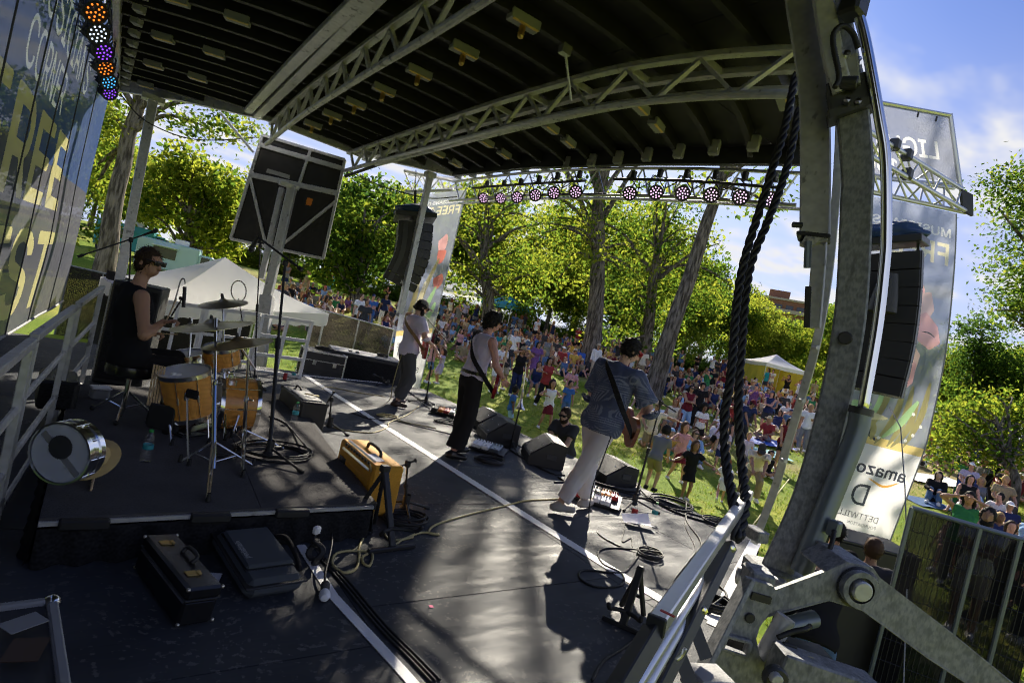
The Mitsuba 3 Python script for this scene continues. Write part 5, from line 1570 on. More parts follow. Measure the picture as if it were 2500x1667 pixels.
drum('floor_tom', 'maple floor tom with white head nearest the camera', (0.755, 5.123, 1.789), A((0.755, 5.123, 1.789)) - A((-0.289, -0.096, 0.952)) * 0.37, 0.19, 'maple', 8, r2=0.18)
stand_feet = [((0.771, 4.881, 1.644), (0.805, 4.425, 1.250)), ((0.678, 5.239, 1.587), (0.744, 4.897, 1.250)), ((0.941, 5.104, 1.650), (1.016, 4.995, 1.250))]
t = 'floor_tom'
for a, b in stand_feet:
    l = part(t, 'leg', rod(a, b, 0.008, 8), 'chrome', 30)
    part(l, 'rubber_tip', lathe([(0.012, 0.05), (0.016, 0), (0, 0)], 8, b), 'black_rubber', 30)
    part(l, 'bracket', box((0.04, 0.03, 0.06), a, None, 0.008), 'chrome')
part(t, 'towel_clip', box((0.1, 0.02, 0.07), (0.796, 4.850, 1.673), rotz(-37), 0.01), 'black_cloth')
drum('rack_tom', 'small maple rack tom tilted above the bass drum', (1.040, 5.477, 1.986), A((1.040, 5.477, 1.986)) - A((-0.293, -0.131, 0.947)) * 0.175, 0.148, 'maple', 6)
drum('bass_drum', 'maple bass drum lying on its side behind the cymbal stands', (1.432, 5.518, 1.496), (1.125, 5.525, 1.476), 0.235, 'maple', 8, ('drumhead', 'drumhead'))
part('bass_drum', 'spur', rod((1.268, 5.289, 1.433), (1.229, 5.222, 1.250), 0.01, 8), 'chrome', 30)
part('bass_drum', 'badge', box((0.07, 0.02, 0.05), (1.159, 5.291, 1.715), rotz(-37), 0.008), 'chrome')
part('bass_drum', 'tom_bracket', cat([rod((1.170, 5.434, 1.724), (1.095, 5.431, 1.835), 0.012, 8), box((0.05, 0.05, 0.05), (1.161, 5.416, 1.748), None, .01)]), 'chrome', 30)
drum('snare_drum', 'silver snare drum on its stand between the drummer and the floor tom', (0.833, 5.818, 1.824), A((0.833, 5.818, 1.824)) - A((-0.299, -0.051, 0.953)) * 0.11, 0.172, 'chrome', 8)
stand('snare_stand', 'chrome stand under the snare drum', (0.932, 5.385, 1.250), (0.881, 5.842, 1.709), [(0.849, 5.509, 1.250), (1.008, 5.406, 1.250), (0.984, 5.818, 1.250)], 'chrome', 0.011)
drum('snare_drum', 'spare snare drum standing on its rim at the left edge of the riser', (0.063, 3.820, 1.495), A((0.063, 3.820, 1.495)) - A((-0.611, -0.792, -0.012)) * 0.095, 0.168, 'chrome', 10, ('drumhead', 'drumhead'))
part('snare_drum_001', 'mute_pad', lathe([(0, 0.004), (0.065, 0.003), (0.066, 0.0)], 24, A((0.058, 3.818, 1.530)) + A((-0.611, -0.792, -0.012)) * 0.002, frame((-0.611, -0.792, -0.012))), 'dark_grey', 30)
part('snare_drum_001', 'tape_strip', box((0.035, 0.3, 0.003), A((0.063, 3.820, 1.493)) + A((-0.611, -0.792, -0.012)) * 0.003, frame((-0.611, -0.792, -0.012)) @ rotz(50)), 'grey')
cymbal('small crash cymbal highest at the back of the kit', (1.006, 5.638, 2.369), (-0.310, -0.067, 0.948), 0.205)
cymbal('large dark ride cymbal in the middle of the kit', (0.870, 5.108, 2.210), (-0.305, 0.042, 0.951), 0.305)
cymbal('thin pale cymbal lowest and farthest right on the kit', (1.034, 4.856, 2.132), (-0.317, 0.039, 0.947), 0.262)
cymbal('lower hi-hat cymbal under the large ride cymbal', (0.799, 5.663, 2.102), (-0.263, -0.028, 0.965), 0.17)
stand('cymbal_stand', 'chrome cymbal stand in front with double braced legs', (0.960, 4.375, 1.250), (0.855, 4.933, 2.276), [(0.831, 3.748, 1.250), (0.758, 4.502, 1.250), (1.256, 4.493, 1.250)], 'chrome', 0.014, mid=0.17)
stand('cymbal_stand', 'chrome cymbal stand right of the bass drum', (1.280, 4.962, 1.250), (1.145, 4.894, 1.999), [(1.123, 4.207, 1.250), (1.621, 4.982, 1.250), (1.229, 5.222, 1.250)], 'chrome', 0.013, mid=0.2)
stand('cymbal_stand', 'thin chrome stand carrying the highest cymbal', (1.202, 5.360, 1.250), (1.013, 5.657, 2.348), [(1.096, 5.333, 1.250), (1.311, 5.389, 1.250), (1.160, 5.114, 1.250)], 'chrome', 0.011)
part('cymbal_stand_001', 'boom', rod((1.240, 4.945, 1.900), (1.035, 4.880, 2.126), 0.009, 8), 'chrome', 30)
stand('hihat_stand', 'slim chrome stand under the hi-hat', (0.918, 5.582, 1.250), (0.803, 5.724, 2.167), [(0.830, 5.554, 1.250), (0.989, 5.552, 1.250), (0.930, 5.799, 1.250)], 'chrome', 0.01)


def kick_pedal():
    t = thing('bass_drum_pedal', 'shiny bass drum pedal under the striped shoe', 'pedal')
    c = A((0.936, 5.221, 1.250))
    part(t, 'base_plate', box((0.12, 0.3, 0.01), c + A(0, 0, 0.012), rotz(-60), 0.003), 'dark_metal')
    part(t, 'footboard', box((0.09, 0.27, 0.01), c + A(0, 0, 0.055), rotz(-60) @ rot([1, 0, 0], 12), 0.003), 'chrome')
    part(t, 'beater', cat([rod(c + A(0.14, 0.06, 0.05), c + A(0.12, 0.06, 0.26), 0.006, 6), ball(0.03, c + A(0.13, 0.06, 0.27), 2)]), 'chrome', 30)


kick_pedal()


def stool():
    t = thing('drum_stool', 'round black padded drum stool with chrome legs', 'stool')
    c = A((0.437, 5.613, 1.670))
    part(t, 'seat', lathe([(0, 0.05), (0.15, 0.05), (0.178, 0.035), (0.185, 0.0), (0.18, -0.045), (0.15, -0.06), (0, -0.06)], 32, c), 'black_gloss', 40)
    b = A(c[0], c[1], 1.27)
    part(t, 'column', rod(b, c - A(0, 0, 0.05), 0.018, 10), 'chrome', 30)
    for a in (20, 140, 260):
        d = A(math.cos(math.radians(a)), math.sin(math.radians(a)), 0)
        part(t, 'leg', cat([rod(c - A(0, 0, 0.2) + d * 0.02, b + d * 0.26 + A(0, 0, -0.01), 0.009, 8), rod(b + A(0, 0, 0.06), b + d * 0.16 + A(0, 0, 0.1), 0.006, 6)]), 'chrome', 30)
        part(t, 'foot', ball(0.02, b + d * 0.26 + A(0, 0, 0.0), 1), 'black_rubber', True)


stool()


def stick_bag():
    t = thing('stick_bag', 'black stick bag with drumsticks hanging on the floor tom', 'bag')
    c = A((0.667, 5.121, 1.536)); R = rotz(-30) @ rot([1, 0, 0], -6)
    part(t, 'pouch', box((0.2, 0.06, 0.42), c, R, 0.02), 'black_cloth')
    part(t, 'flap', box((0.19, 0.02, 0.2), c + R @ A(0.02, -0.045, -0.12), R @ rot([1, 0, 0], 10), 0.008), 'black')
    for i in range(5):
        a = c + R @ A(-0.085 + 0.018 * i, -0.03, 0.0); b = c + R @ A(-0.13 + 0.02 * i, -0.05, 0.27)
        part(t, 'drumstick', rod(c + R @ A(-0.10 + .02 * i, -.05, -.05), b, 0.008, 6), 'wood_stick', 30)
    for i in range(2):
        part(t, 'mallet', cat([rod(c + R @ A(0.03 + 0.04 * i, -0.04, 0), c + R @ A(0.03 + 0.04 * i, -0.05, 0.22), 0.007, 6), ball(0.024, c + R @ A(0.03 + .04 * i, -.05, .22), 1)]), 'white', 30)


stick_bag()
solo('drumstick', rod(A((0.270, 4.432, 1.250)) + A(0, 0, 0.02), A((0.239, 3.899, 1.250)) + A(0, 0, 0.01), 0.009, 8, 0.006), 'wood_stick', 'single drumstick lying on the riser beside the spare snare', 'drumstick', 30)
t = thing('woven_hat', 'straw coloured woven hat lying behind the spare snare', 'hat')
part(t, 'crown', lathe([(0, 0.09), (0.05, 0.085), (0.085, 0.05), (0.1, 0.0)], 28, A((0.216, 4.078, 1.393)), frame((-0.364, -0.519, 0.774))), 'straw', 40)
part(t, 'brim', lathe([(0.098, 0.004), (0.15, -0.01), (0.15, -0.014), (0.098, 0.0)], 28, A((0.216, 4.078, 1.393)), frame((-0.364, -0.519, 0.774))), 'straw', 40)


def bottle(label, base, h=0.22, r=0.033, cap='green', lab='teal'):
    t = thing('water_bottle', label, 'bottle')
    b = A(base)
    pr = [(0, 0.0), (r * 0.9, 0.0), (r, 0.012)] + [(r * (0.94 + 0.06 * math.cos(k * 2.1)), 0.02 + h * 0.028 * k) for k in range(24)] + [(r * 0.85, h * 0.78), (r * 0.4, h * 0.92), (r * 0.36, h * 0.95)]
    part(t, 'body', lathe(pr, 20, b), 'bottle_glass', 40)
    part(t, 'label_band', lathe([(r * 1.02, h * 0.42), (r * 1.02, h * 0.56)], 20, b), lab, 30)
    part(t, 'cap', lathe([(r * 0.42, h * 0.93), (r * 0.44, h * 0.94), (r * 0.44, h), (0, h)], 14, b), cap, 30)
    return t


bottle('plastic water bottle with green cap standing on the riser left of the drums', (0.540, 4.468, 1.250), 0.23)
bottle('plastic water bottle on the right edge of the riser beside the black amplifier', (1.950, 5.903, 1.250), 0.23)
bottle('plastic water bottle standing at the foot of the white railing', (3.082, 9.864, 1.000), 0.24)
bottle('plastic water bottle with green cap near the folded paper at the stage front', (5.380, 3.783, 1.000), 0.23)


def can(label, base, mat):
    t = thing('drink_can', label, 'can')
    part(t, 'body', lathe([(0, 0.003), (0.026, 0), (0.033, 0.01), (0.033, 0.105), (0.028, 0.12)], 20, base), mat, 30)
    part(t, 'lid', lathe([(0.028, 0.12), (0.026, 0.116), (0, 0.116)], 20, base), 'chrome', 30)


can('red drink can behind the folded paper', (5.165, 3.889, 1.000), 'red')
can('red and orange drink can at the foot of the white railing', (2.956, 9.888, 1.000), 'red')


# ---------------------------------------------------------------- amplifiers and cases
def tweed_amp():
    t = thing('guitar_amplifier', 'mustard yellow guitar amplifier standing beside the riser corner', 'amplifier')
    o = A(2.175, 4.43, 1.0)
    part(t, 'cabinet', box((0.27, 0.76, 0.42), o + A(0, 0, 0.215), None, 0.018), 'tweed')
    R = rot([0, 1, 0], -58)
    part(t, 'control_panel', box((0.1, 0.6, 0.012), o + A(-0.115, 0.0, 0.395), R, 0.003), 'chrome')
    part(t, 'grille_cloth', box((0.008, 0.66, 0.24), o + A(-0.137, 0, 0.17), None, 0.003), 'tweed')
    part(t, 'badge', box((0.006, 0.14, 0.07), o + A(-0.142, 0.24, 0.26), None, 0.002), 'black')
    for i in range(9):
        part(t, 'knob', lathe([(0, 0.03), (0.012, 0.028), (0.015, 0.0)], 10, o + A(-0.118, -0.26 + i * 0.062, 0.398), R), 'black_gloss', 30)
    part(t, 'handle', tube(curve([o + A(0.02, -0.14, 0.425), o + A(0.02, -0.12, 0.465), o + A(0.02, 0.0, 0.478), o + A(0.02, 0.12, 0.465), o + A(0.02, 0.14, 0.425)], 8), 0.014, 8), 'black', True)
    for x in (-0.12, 0.12):
        for y in (-0.36, 0.36):
            part(t, 'corner_foot', ball(0.015, o + A(x, y, 0.008), 1), 'black_rubber', True)
    for z in (0.1, 0.3, 0.37):
        part(t, 'screw', ball(0.006, o + A(-0.08, -0.381, z), 1), 'chrome', True)
    solo('cue_sheet', box((0.09, 0.2, 0.004), o + A(-0.05, -0.18, 0.428), rot([0, 1, 0], -8), 0.001), 'paper', 'small white sheet of paper lying on the mustard amplifier', 'paper')


tweed_amp()


def black_amp():
    t = thing('bass_amplifier', 'black amplifier box standing right of the riser with cable on top', 'amplifier')
    o = A(2.24, 6.62, 1.0)
    part(t, 'cabinet', box((0.3, 0.86, 0.42), o + A(0, 0, 0.215), None, 0.015), 'black')
    part(t, 'grille', box((0.008, 0.8, 0.34), o + A(0.152, 0, 0.2), None, 0.003), 'black_cloth')
    part(t, 'top_plate', box((0.22, 0.5, 0.012), o + A(-0.01, -0.1, 0.432), None, 0.003), 'grey')
    part(t, 'handle', tube(curve([o + A(0, 0.15, 0.43), o + A(0, 0.18, 0.46), o + A(0, 0.32, 0.46), o + A(0, 0.35, 0.43)], 6), 0.012, 8), 'black_rubber', True)
    for s in (-1, 1):
        for q in (-1, 1):
            part(t, 'corner_cap', box((0.04, 0.04, 0.04), o + A(0.137 * s, 0.417 * q, 0.412), None, 0.01), 'dark_metal')


black_amp()


def wedge(label, c, yaw, w=0.62, d=0.46, h=0.34):
    t = thing('stage_monitor', label, 'speaker')
    R = rotz(yaw)
    pr = Polygon([(-d / 2, 0), (d / 2, 0), (d / 2, 0.12), (-d * 0.1, h), (-d / 2, h * 0.92)])
    M = np.stack([R @ A(1, 0, 0), A(0, 0, 1), R @ A(0, -1, 0)], 1)
    o = A(c) + R @ A(0, w / 2, 0)
    part(t, 'cabinet', prism(pr.buffer(-0.012).buffer(0.012, 4), w, o + A(0, 0, 0.012), M), 'black')
    n = R @ unit(A(h - 0.12, 0, d * 0.6)); xx = R @ A(0, 1, 0)
    part(t, 'grille', box((w * 0.93, 0.34, 0.012), A(c) + R @ A(d * 0.2 + 0.005, 0, (h + 0.12) / 2 + 0.016), np.stack([xx, np.cross(n, xx), n], 1), 0.004), 'black_rubber')
    for s in (-1, 1):
        part(t, 'handle_recess', box((0.14, 0.012, 0.07), A(c) + R @ A(-0.06, s * (w / 2 + 0.003), 0.16), R, 0.004), 'dark_grey')
        part(t, 'foot_strip', box((d * 0.8, 0.03, 0.02), A(c) + R @ A(0, s * w * 0.4, 0.004), R), 'black_rubber')
    for u in (-0.35, 0.1):
        for s in (-0.3, 0.3):
            part(t, 'screw', ball(0.008, A(c) + R @ A(d * 0.2, 0, (h + .12) / 2 + .025) + xx * s * w + np.cross(n, xx) * u * 0.4, 1), 'chrome', True)
    part(t, 'sticker', box((0.05, 0.03, 0.002), A(c) + R @ A(d * 0.2, 0, (h + .12) / 2 + .025) + xx * (-w * 0.42) + np.cross(n, xx) * 0.13, np.stack([xx, np.cross(n, xx), n], 1)), 'white')
    return t


wedge('black stage monitor in the middle between trumpet stand and right guitarist', (5.45, 5.86, 1.0), 150, 0.66, 0.5, 0.36)
wedge('black stage monitor lying behind the legs of the right guitarist', (6.1, 5.15, 1.0), 165, 0.62, 0.48, 0.3)
wedge('black stage monitor facing the singer in the striped vest, right of him', (5.35, 6.85, 1.0), 160, 0.62, 0.5, 0.36)
wedge('low stage monitor behind the singer at the stage edge', (5.7, 7.7, 1.0), 170, 0.62, 0.46, 0.3)


def sub():
    t = thing('subwoofer', 'broad black subwoofer with grey top left of the bass player', 'speaker')
    R = rotz(-14); o = A(5.0, 11.55, 0.0)
    part(t, 'cabinet', box((1.5, 0.95, 0.55), o + A(0, 0, 1.2), R, 0.02), 'black')
    part(t, 'top', box((1.46, 0.9, 0.02), o + A(0, 0, 1.486), R, 0.004), 'grey')
    part(t, 'base', box((1.4, 0.85, 0.9), o + A(0, 0, 0.46), R, 0.02), 'black')
    part(t, 'grille', box((1.3, 0.012, 0.42), o + R @ A(0, -0.48, 1.2), R, 0.004), 'black_cloth')
    for x in (-0.35, -0.2):
        part(t, 'socket', lathe([(0.03, 0.0), (0.045, 0.02), (0.045, 0.03), (0.03, 0.035)], 14, o + R @ A(x, -0.2, 1.49)), 'dark_metal', 30)
    solo('coiled_cable', cat([tube(np.stack([0.12 * np.cos(a) + o[0] + 0.28, 0.1 * np.sin(a) + o[1] - 0.25, 1.51 + 0.004 * a], 1), 0.01, 5) for a in [np.linspace(0, 19, 80)]]), 'black_rubber', 'black cable coil lying on the subwoofer top', 'cable', True)


sub()


def flight_case(name, label, c, size, yaw, edge='alu', mat='black', cat_='flight case'):
    t = thing(name, label, cat_)
    R = rotz(yaw); c = A(c); sx, sy, sz = size
    part(t, 'body', box(size, c + A(0, 0, sz / 2 + 0.01), R, 0.01), mat)
    e = 0.03
    for x in (-1, 1):
        for y in (-1, 1):
            part(t, 'edge', box((e, e, sz), c + R @ A(x * sx / 2, y * sy / 2, sz / 2 + 0.01), R, 0.006), edge)
    for z in (0.01, sz + 0.01):
        for x in (-1, 1):
            part(t, 'edge', box((e, sy - e, e), c + R @ A(x * sx / 2, 0, z), R, 0.006), edge)
        for y in (-1, 1):
            part(t, 'edge', box((sx - e, e, e), c + R @ A(0, y * sy / 2, z), R, 0.006), edge)
    for x in (-1, 1):
        for y in (-1, 1):
            for z in (0.01, sz + 0.01):
                part(t, 'corner_ball', ball(0.026, c + R @ A(x * sx / 2, y * sy / 2, z), 1), 'chrome', True)
    for s in (-0.25, 0.25):
        part(t, 'latch', box((0.07, 0.015, 0.09), c + R @ A(s * sx, -sy / 2 - 0.012, sz * 0.62), R, 0.005), 'chrome')
    part(t, 'lid_seam', box((sx + 0.012, sy + 0.012, 0.012), c + A(0, 0, sz * 0.7), R), 'alu')
    return t


flight_case('flight_case', 'black road case with pale edges in front of the brown screened fence', (4.0, 11.25, 0.9), (0.78, 0.62, 0.52), -8, cat_='road case')
solo('coiled_cable', tube(np.stack([4.0 + 0.2 * np.cos(np.linspace(0, 18, 90)), 11.2 + 0.16 * np.sin(np.linspace(0, 18, 90)), 1.46 + 0.0035 * np.linspace(0, 18, 90)], 1), 0.012, 5), 'black_rubber', 'black cable coil lying on the road case lid', 'cable', True)
t = flight_case('flight_case', 'stickered grey flight case in the dark lower left corner', (-0.16, 1.80, 1.0), (0.6, 0.78, 0.5), 6, mat='dark_grey', edge='grey')
for nm, p, s, a, m in (('sticker', (0.035, 2.07, 1.535), (0.1, 0.07, 0.002), 32, 'grey'), ('sticker', (0.05, 1.93, 1.535), (0.085, 0.11, 0.002), -12, 'leather_brown'), ('sticker', (-0.16, 2.06, 1.535), (0.07, 0.09, 0.002), 5, 'red'), ('sticker', (-0.3, 1.95, 1.535), (0.1, 0.07, 0.002), 0, 'green')):
    part(t, nm, box(s, p, rotz(a)), m)
part(t, 'lid_strip', box((0.1, 0.74, 0.004), (-0.14, 1.80, 1.531), rotz(6)), 'black')


def trumpet_case():
    t = thing('instrument_case', 'dark instrument case with brass latches on the shaded floor', 'instrument case')
    R = rotz(13) @ rot([0, 1, 0], 5); c = A(0.62, 3.12, 1.0)
    part(t, 'base', box((0.16, 0.62, 0.12), c + A(0, 0, 0.07), R, 0.012), 'black_gloss')
    part(t, 'lid', box((0.165, 0.625, 0.06), c + R @ A(0, 0, 0.165), R, 0.012), 'black_gloss')
    part(t, 'trim', box((0.17, 0.63, 0.008), c + R @ A(0, 0, 0.133), R, 0.002), 'dark_metal')
    for y in (-0.17, 0.19):
        l = part(t, 'latch', box((0.055, 0.05, 0.008), c + R @ A(-0.02, y, 0.198), R, 0.003), 'brass')
        part(l, 'hasp', box((0.02, 0.035, 0.012), c + R @ A(0.01, y - 0.01, 0.203), R, 0.003), 'brass')
    part(t, 'handle', tube(curve([c + R @ A(0.02, -0.06, 0.195), c + R @ A(0.045, -0.05, 0.225), c + R @ A(0.045, 0.06, 0.225), c + R @ A(0.02, 0.07, 0.195)], 6), 0.011, 8), 'black', True)
    for x in (-1, 1):
        for y in (-1, 1):
            for z in (0.02, 0.185):
                part(t, 'corner_stud', ball(0.01, c + R @ A(x * 0.08, y * 0.305, z), 1), 'silver', True)
    solo('luggage_tag', box((0.1, 0.12, 0.002), c + A(0.2, 0.13, 0.012), rotz(-20)), 'paper', 'white card tag lying right of the dark instrument case', 'tag')


trumpet_case()


def grey_bag():
    t = thing('gear_bag', 'grey padded gear bag lying on the shaded floor beside the riser', 'bag')
    R = rotz(8) @ rot([1, 0, 0], 4); c = A(1.06, 3.3, 1.0)
    def soft(size, p, b):
        return box(size, c + R @ A(p), R, b)
    part(t, 'body', soft((0.34, 0.62, 0.11), (0, 0, 0.075), 0.045), 'bag_grey')
    part(t, 'front_pocket', soft((0.27, 0.42, 0.03), (0.0, 0.03, 0.142), 0.014), 'bag_grey')
    part(t, 'zip', soft((0.345, 0.625, 0.01), (0, 0, 0.1), 0.004), 'black')
    part(t, 'pocket_zip', soft((0.28, 0.43, 0.006), (0, 0.03, 0.13), 0.002), 'black')
    part(t, 'strap', tube(curve([c + R @ A(0.16, 0.2, 0.1), c + R @ A(0.2, 0.1, 0.14), c + R @ A(0.19, -0.1, 0.12), c + R @ A(0.17, -0.2, 0.1)], 6), 0.016, 6), 'black_cloth', True)
    m = meshkit.text_mesh('pedaltrain', 0.03, 0.001, True)
    part(t, 'lettering', move(m, c + R @ A(-0.09, -0.1, 0.158), R @ rotz(90)), 'grey')


grey_bag()
t = thing('cable_reel', 'dark castor and cable bundle with a white plug beside the grey bag', 'cable bundle')
part(t, 'ring', cat([tube(np.stack([1.42 + 0.02 * np.sin(a * 3), 3.36 + 0.07 * np.cos(a), 1.075 + 0.07 * np.sin(a)], 1) + A(0.008 * k, 0, 0), 0.012, 6) for k in range(3) for a in [np.linspace(0, 6.3, 24)]]), 'black_rubber', True)
part(t, 'plug', box((0.05, 0.04, 0.05), (1.42, 3.4, 1.2), rotz(30), 0.01), 'white')
part(t, 'lead', tube(curve([(1.42, 3.4, 1.18), (1.4, 3.36, 1.13), (1.44, 3.32, 1.1)], 5), 0.008, 6), 'black_rubber', True)

t = thing('work_lamp', 'black corded work lamp with white bulb lying on the narrow tape line', 'lamp')
part(t, 'bulb', lathe([(0, 0.05), (0.02, 0.045), (0.032, 0.02), (0.03, -0.01), (0.022, -0.03), (0, -0.03)], 16, A((1.354, 2.931, 1.000)) + A(0, 0, 0.033), frame(A((1.337, 2.878, 1.000)) - A((1.389, 3.021, 1.000)))), 'white', 40)
part(t, 'socket', rod(A((1.365, 2.963, 1.000)) + A(0, 0, 0.03), A((1.395, 3.040, 1.000)) + A(0, 0, 0.03), 0.026, 12), 'black', 30)
part(t, 'cord', tube(curve([A((1.395, 3.040, 1.000)) + A(0, 0, 0.03), A((1.415, 3.119, 1.000)) + A(0, 0, 0.06), A((1.519, 3.349, 1.000)) + A(0, 0, 0.12), A((1.598, 3.567, 1.000)) + A(0, 0, 0.1)], 8), 0.007, 6), 'black_rubber', True)


def tall_speaker():
    t = thing('side_fill_speaker', 'tall black loudspeaker with pale metal side standing behind the drummer', 'speaker')
    o = A((0.583, 7.792, 1.000)); R = rotz(-14)
    o = o + R @ A(-0.12, 0.45, 0)
    part(t, 'cabinet', box((0.5, 0.55, 1.22), o + A(0, 0, 0.62), R, 0.015), 'black')
    part(t, 'side_panel', box((0.02, 0.5, 1.16), o + R @ A(-0.262, 0, 0.6), R, 0.004), 'alu_worn')
    part(t, 'grille', box((0.44, 0.012, 1.1), o + R @ A(0, -0.282, 0.62), R, 0.004), 'black_cloth')
    part(t, 'handle_recess', box((0.01, 0.2, 0.12), o + R @ A(-0.275, 0, 0.85), R), 'dark_grey')


tall_speaker()
t = thing('floor_box', 'black speaker box on the stage edge behind the spare snare', 'speaker')
part(t, 'cabinet', box((0.26, 0.5, 0.24), A((0.031, 5.653, 1.250)) + A(-0.05, 0.35, 0.1), rotz(4), 0.02), 'black')
part(t, 'grille', box((0.22, 0.01, 0.2), A((0.031, 5.653, 1.250)) + A(-0.05, 0.095, 0.1), rotz(4), 0.003), 'black_cloth')
t = thing('floor_box', 'small pale power box on the riser below the rail end', 'box')
part(t, 'case', box((0.14, 0.12, 0.1), A((0.285, 6.206, 1.250)) + A(0, 0, 0.05), rotz(10), 0.015), 'grey')
part(t, 'lid', box((0.15, 0.13, 0.02), A((0.285, 6.206, 1.250)) + A(0, 0, 0.105), rotz(10), 0.006), 'white')


# ---------------------------------------------------------------- microphone and guitar stands
def mic_stand(label, base, top, boom, mic_end, legs=0.3, mic=True, base_yaw=0, pop=None, rr=0.011):
    """base on the floor, top of the upright, boom from its rear end to its microphone end"""
    t = thing('microphone_stand', label, 'microphone stand')
    base, top = A(base), A(top)
    part(t, 'upright', rod(base + A(0, 0, 0.1), base + (top - base) * 0.55, rr * 1.2, 8), 'black', 30)
    part(t, 'upper_tube', rod(base + (top - base) * 0.5, top, rr * 0.85, 8), 'black', 30)
    part(t, 'clutch', rod(base + (top - base) * 0.53, base + (top - base) * 0.58, rr * 1.8, 10), 'black_rubber', 30)
    part(t, 'boom_joint', box((0.045, 0.045, 0.06), top, None, 0.01), 'black_rubber')
    part(t, 'hub', lathe([(0.03, 0.16), (0.034, 0.07), (0.05, 0.05), (0.02, 0.03)], 12, base), 'black', 30)
    for k in range(3):
        a = math.radians(base_yaw + 120 * k)
        d = A(math.cos(a), math.sin(a), 0)
        l = part(t, 'leg', rod(base + A(0, 0, 0.1), base + d * legs + A(0, 0, 0.015), 0.01, 8), 'black', 30)
        part(l, 'foot', rod(base + d * (legs - 0.03) + A(0, 0, 0.018), base + d * (legs + 0.02) + A(0, 0, 0.012), 0.015, 8), 'black_rubber', 30)
    if boom is not None:
        b0, b1 = A(boom[0]), A(boom[1])
        part(t, 'boom', rod(b0, b1, rr * 0.75, 8), 'black', 30)
        part(t, 'counterweight', rod(b0, b0 + (b1 - b0) * 0.08, rr * 1.5, 8), 'black_rubber', 30)
        if mic:
            d = unit(A(mic_end) - b1)
            m = thing('microphone', 'black microphone on the ' + label.replace('black ', ''), 'microphone')
            part(m, 'body', lathe([(0, -0.02), (0.011, -0.02), (0.016, 0.1), (0.02, 0.115)], 14, b1, frame(d)), 'black', 30)
            part(m, 'grille', lathe([(0.02, 0.115), (0.027, 0.125), (0.027, 0.15), (0.018, 0.17), (0, 0.176)], 14, b1, frame(d)), 'dark_metal', 30)
    return t


mic_stand('black boom stand in front of the capped bass player', (5.292, 9.087, 1.000), (4.946, 8.671, 2.328), ((5.096, 8.555, 2.274), (4.654, 8.838, 2.671)), (4.569, 8.904, 2.712), 0.3, base_yaw=30)
mic_stand('black boom stand in front of the right guitarist', (5.530, 4.201, 1.000), (5.387, 4.059, 2.299), ((5.406, 4.044, 2.309), (5.115, 4.397, 2.504)), (5.090, 4.442, 2.557), 0.3, base_yaw=200)
part('microphone_stand_001', 'boom_tail', rod((5.386, 4.060, 2.306), (5.459, 3.877, 2.246), 0.009, 8), 'black', 30)
mic_stand('black tall overhead stand right of the drum kit', (1.397, 4.649, 1.250), (1.436, 5.573, 2.839), ((1.569, 5.471, 2.815), (1.220, 5.868, 3.023)), (1.195, 5.946, 2.874), 0.36, base_yaw=-60, rr=0.014)
mic_stand('black tall overhead stand left of the drum kit', (0.578, 8.400, 1.250), (0.344, 8.037, 2.720), ((-0.101, 7.991, 2.401), (0.460, 8.076, 2.815)), (0.491, 8.053, 2.840), 0.3, base_yaw=10)
mic_stand('black thin stand beside the side mast behind the drums', (2.264, 9.019, 1.000), (1.991, 9.305, 3.086), ((1.997, 9.302, 3.156), (1.907, 9.371, 3.152)), (1.869, 9.396, 2.958), 0.3, base_yaw=50)
mic_stand('black short boom stand beside the mustard amplifier', (2.446, 4.140, 1.000), (2.374, 4.132, 1.428), ((2.426, 4.094, 1.476), (2.251, 4.161, 1.360)), (2.214, 4.189, 1.339), 0.28, base_yaw=15)
mic_stand('black short stand in front of the black amplifier', (2.655, 6.701, 1.000), (2.591, 6.669, 1.390), ((2.602, 6.663, 1.499), (2.489, 6.679, 1.176)), (2.479, 6.685, 1.146), 0.26, base_yaw=70)
mic_stand('black short stand at the far stage edge behind the bass player', (5.199, 10.596, 1.000), (4.910, 10.304, 1.204), ((5.040, 10.204, 1.143), (4.889, 10.320, 1.210)), (4.859, 10.344, 1.214), 0.24, base_yaw=70)
t = thing('snare_microphone', 'small black hanging microphone on a thin bent arm beside the drumstick', 'microphone')
part(t, 'arm', tube(curve([(0.665, 6.017, 2.135), (0.681, 6.009, 2.291), (0.690, 6.006, 2.459), (0.712, 5.990, 2.482), (0.727, 5.977, 2.442)], 8), 0.006, 6), 'grey', True)
part(t, 'body', rod((0.729, 5.976, 2.415), (0.752, 5.954, 2.229), 0.016, 10), 'black', 30)
part(t, 'clip', cat([box((0.05, 0.03, 0.03), (0.728, 5.973, 2.305), rotz(-30), 0.006), rod((0.728, 5.973, 2.305), (0.678, 6.007, 2.125), 0.007, 6)]), 'black')
t = thing('hoop_stand', 'thin black wire hoop in front of the white tent above the crash cymbal', 'hoop')
part(t, 'ring', tube(np.vstack([A((1.422, 7.208, 2.429)) + A(0.806, -0.6, 0) * 0.088 * math.cos(a) + A(-0.1, 0.1, 0.98) * 0.12 * math.sin(a) for a in np.linspace(0, 2 * math.pi, 32)]), 0.006, 6), 'black', True)
part(t, 'stem', rod((1.437, 7.195, 2.345), (2.164, 8.545, 1.000), 0.006, 6), 'black', 30)


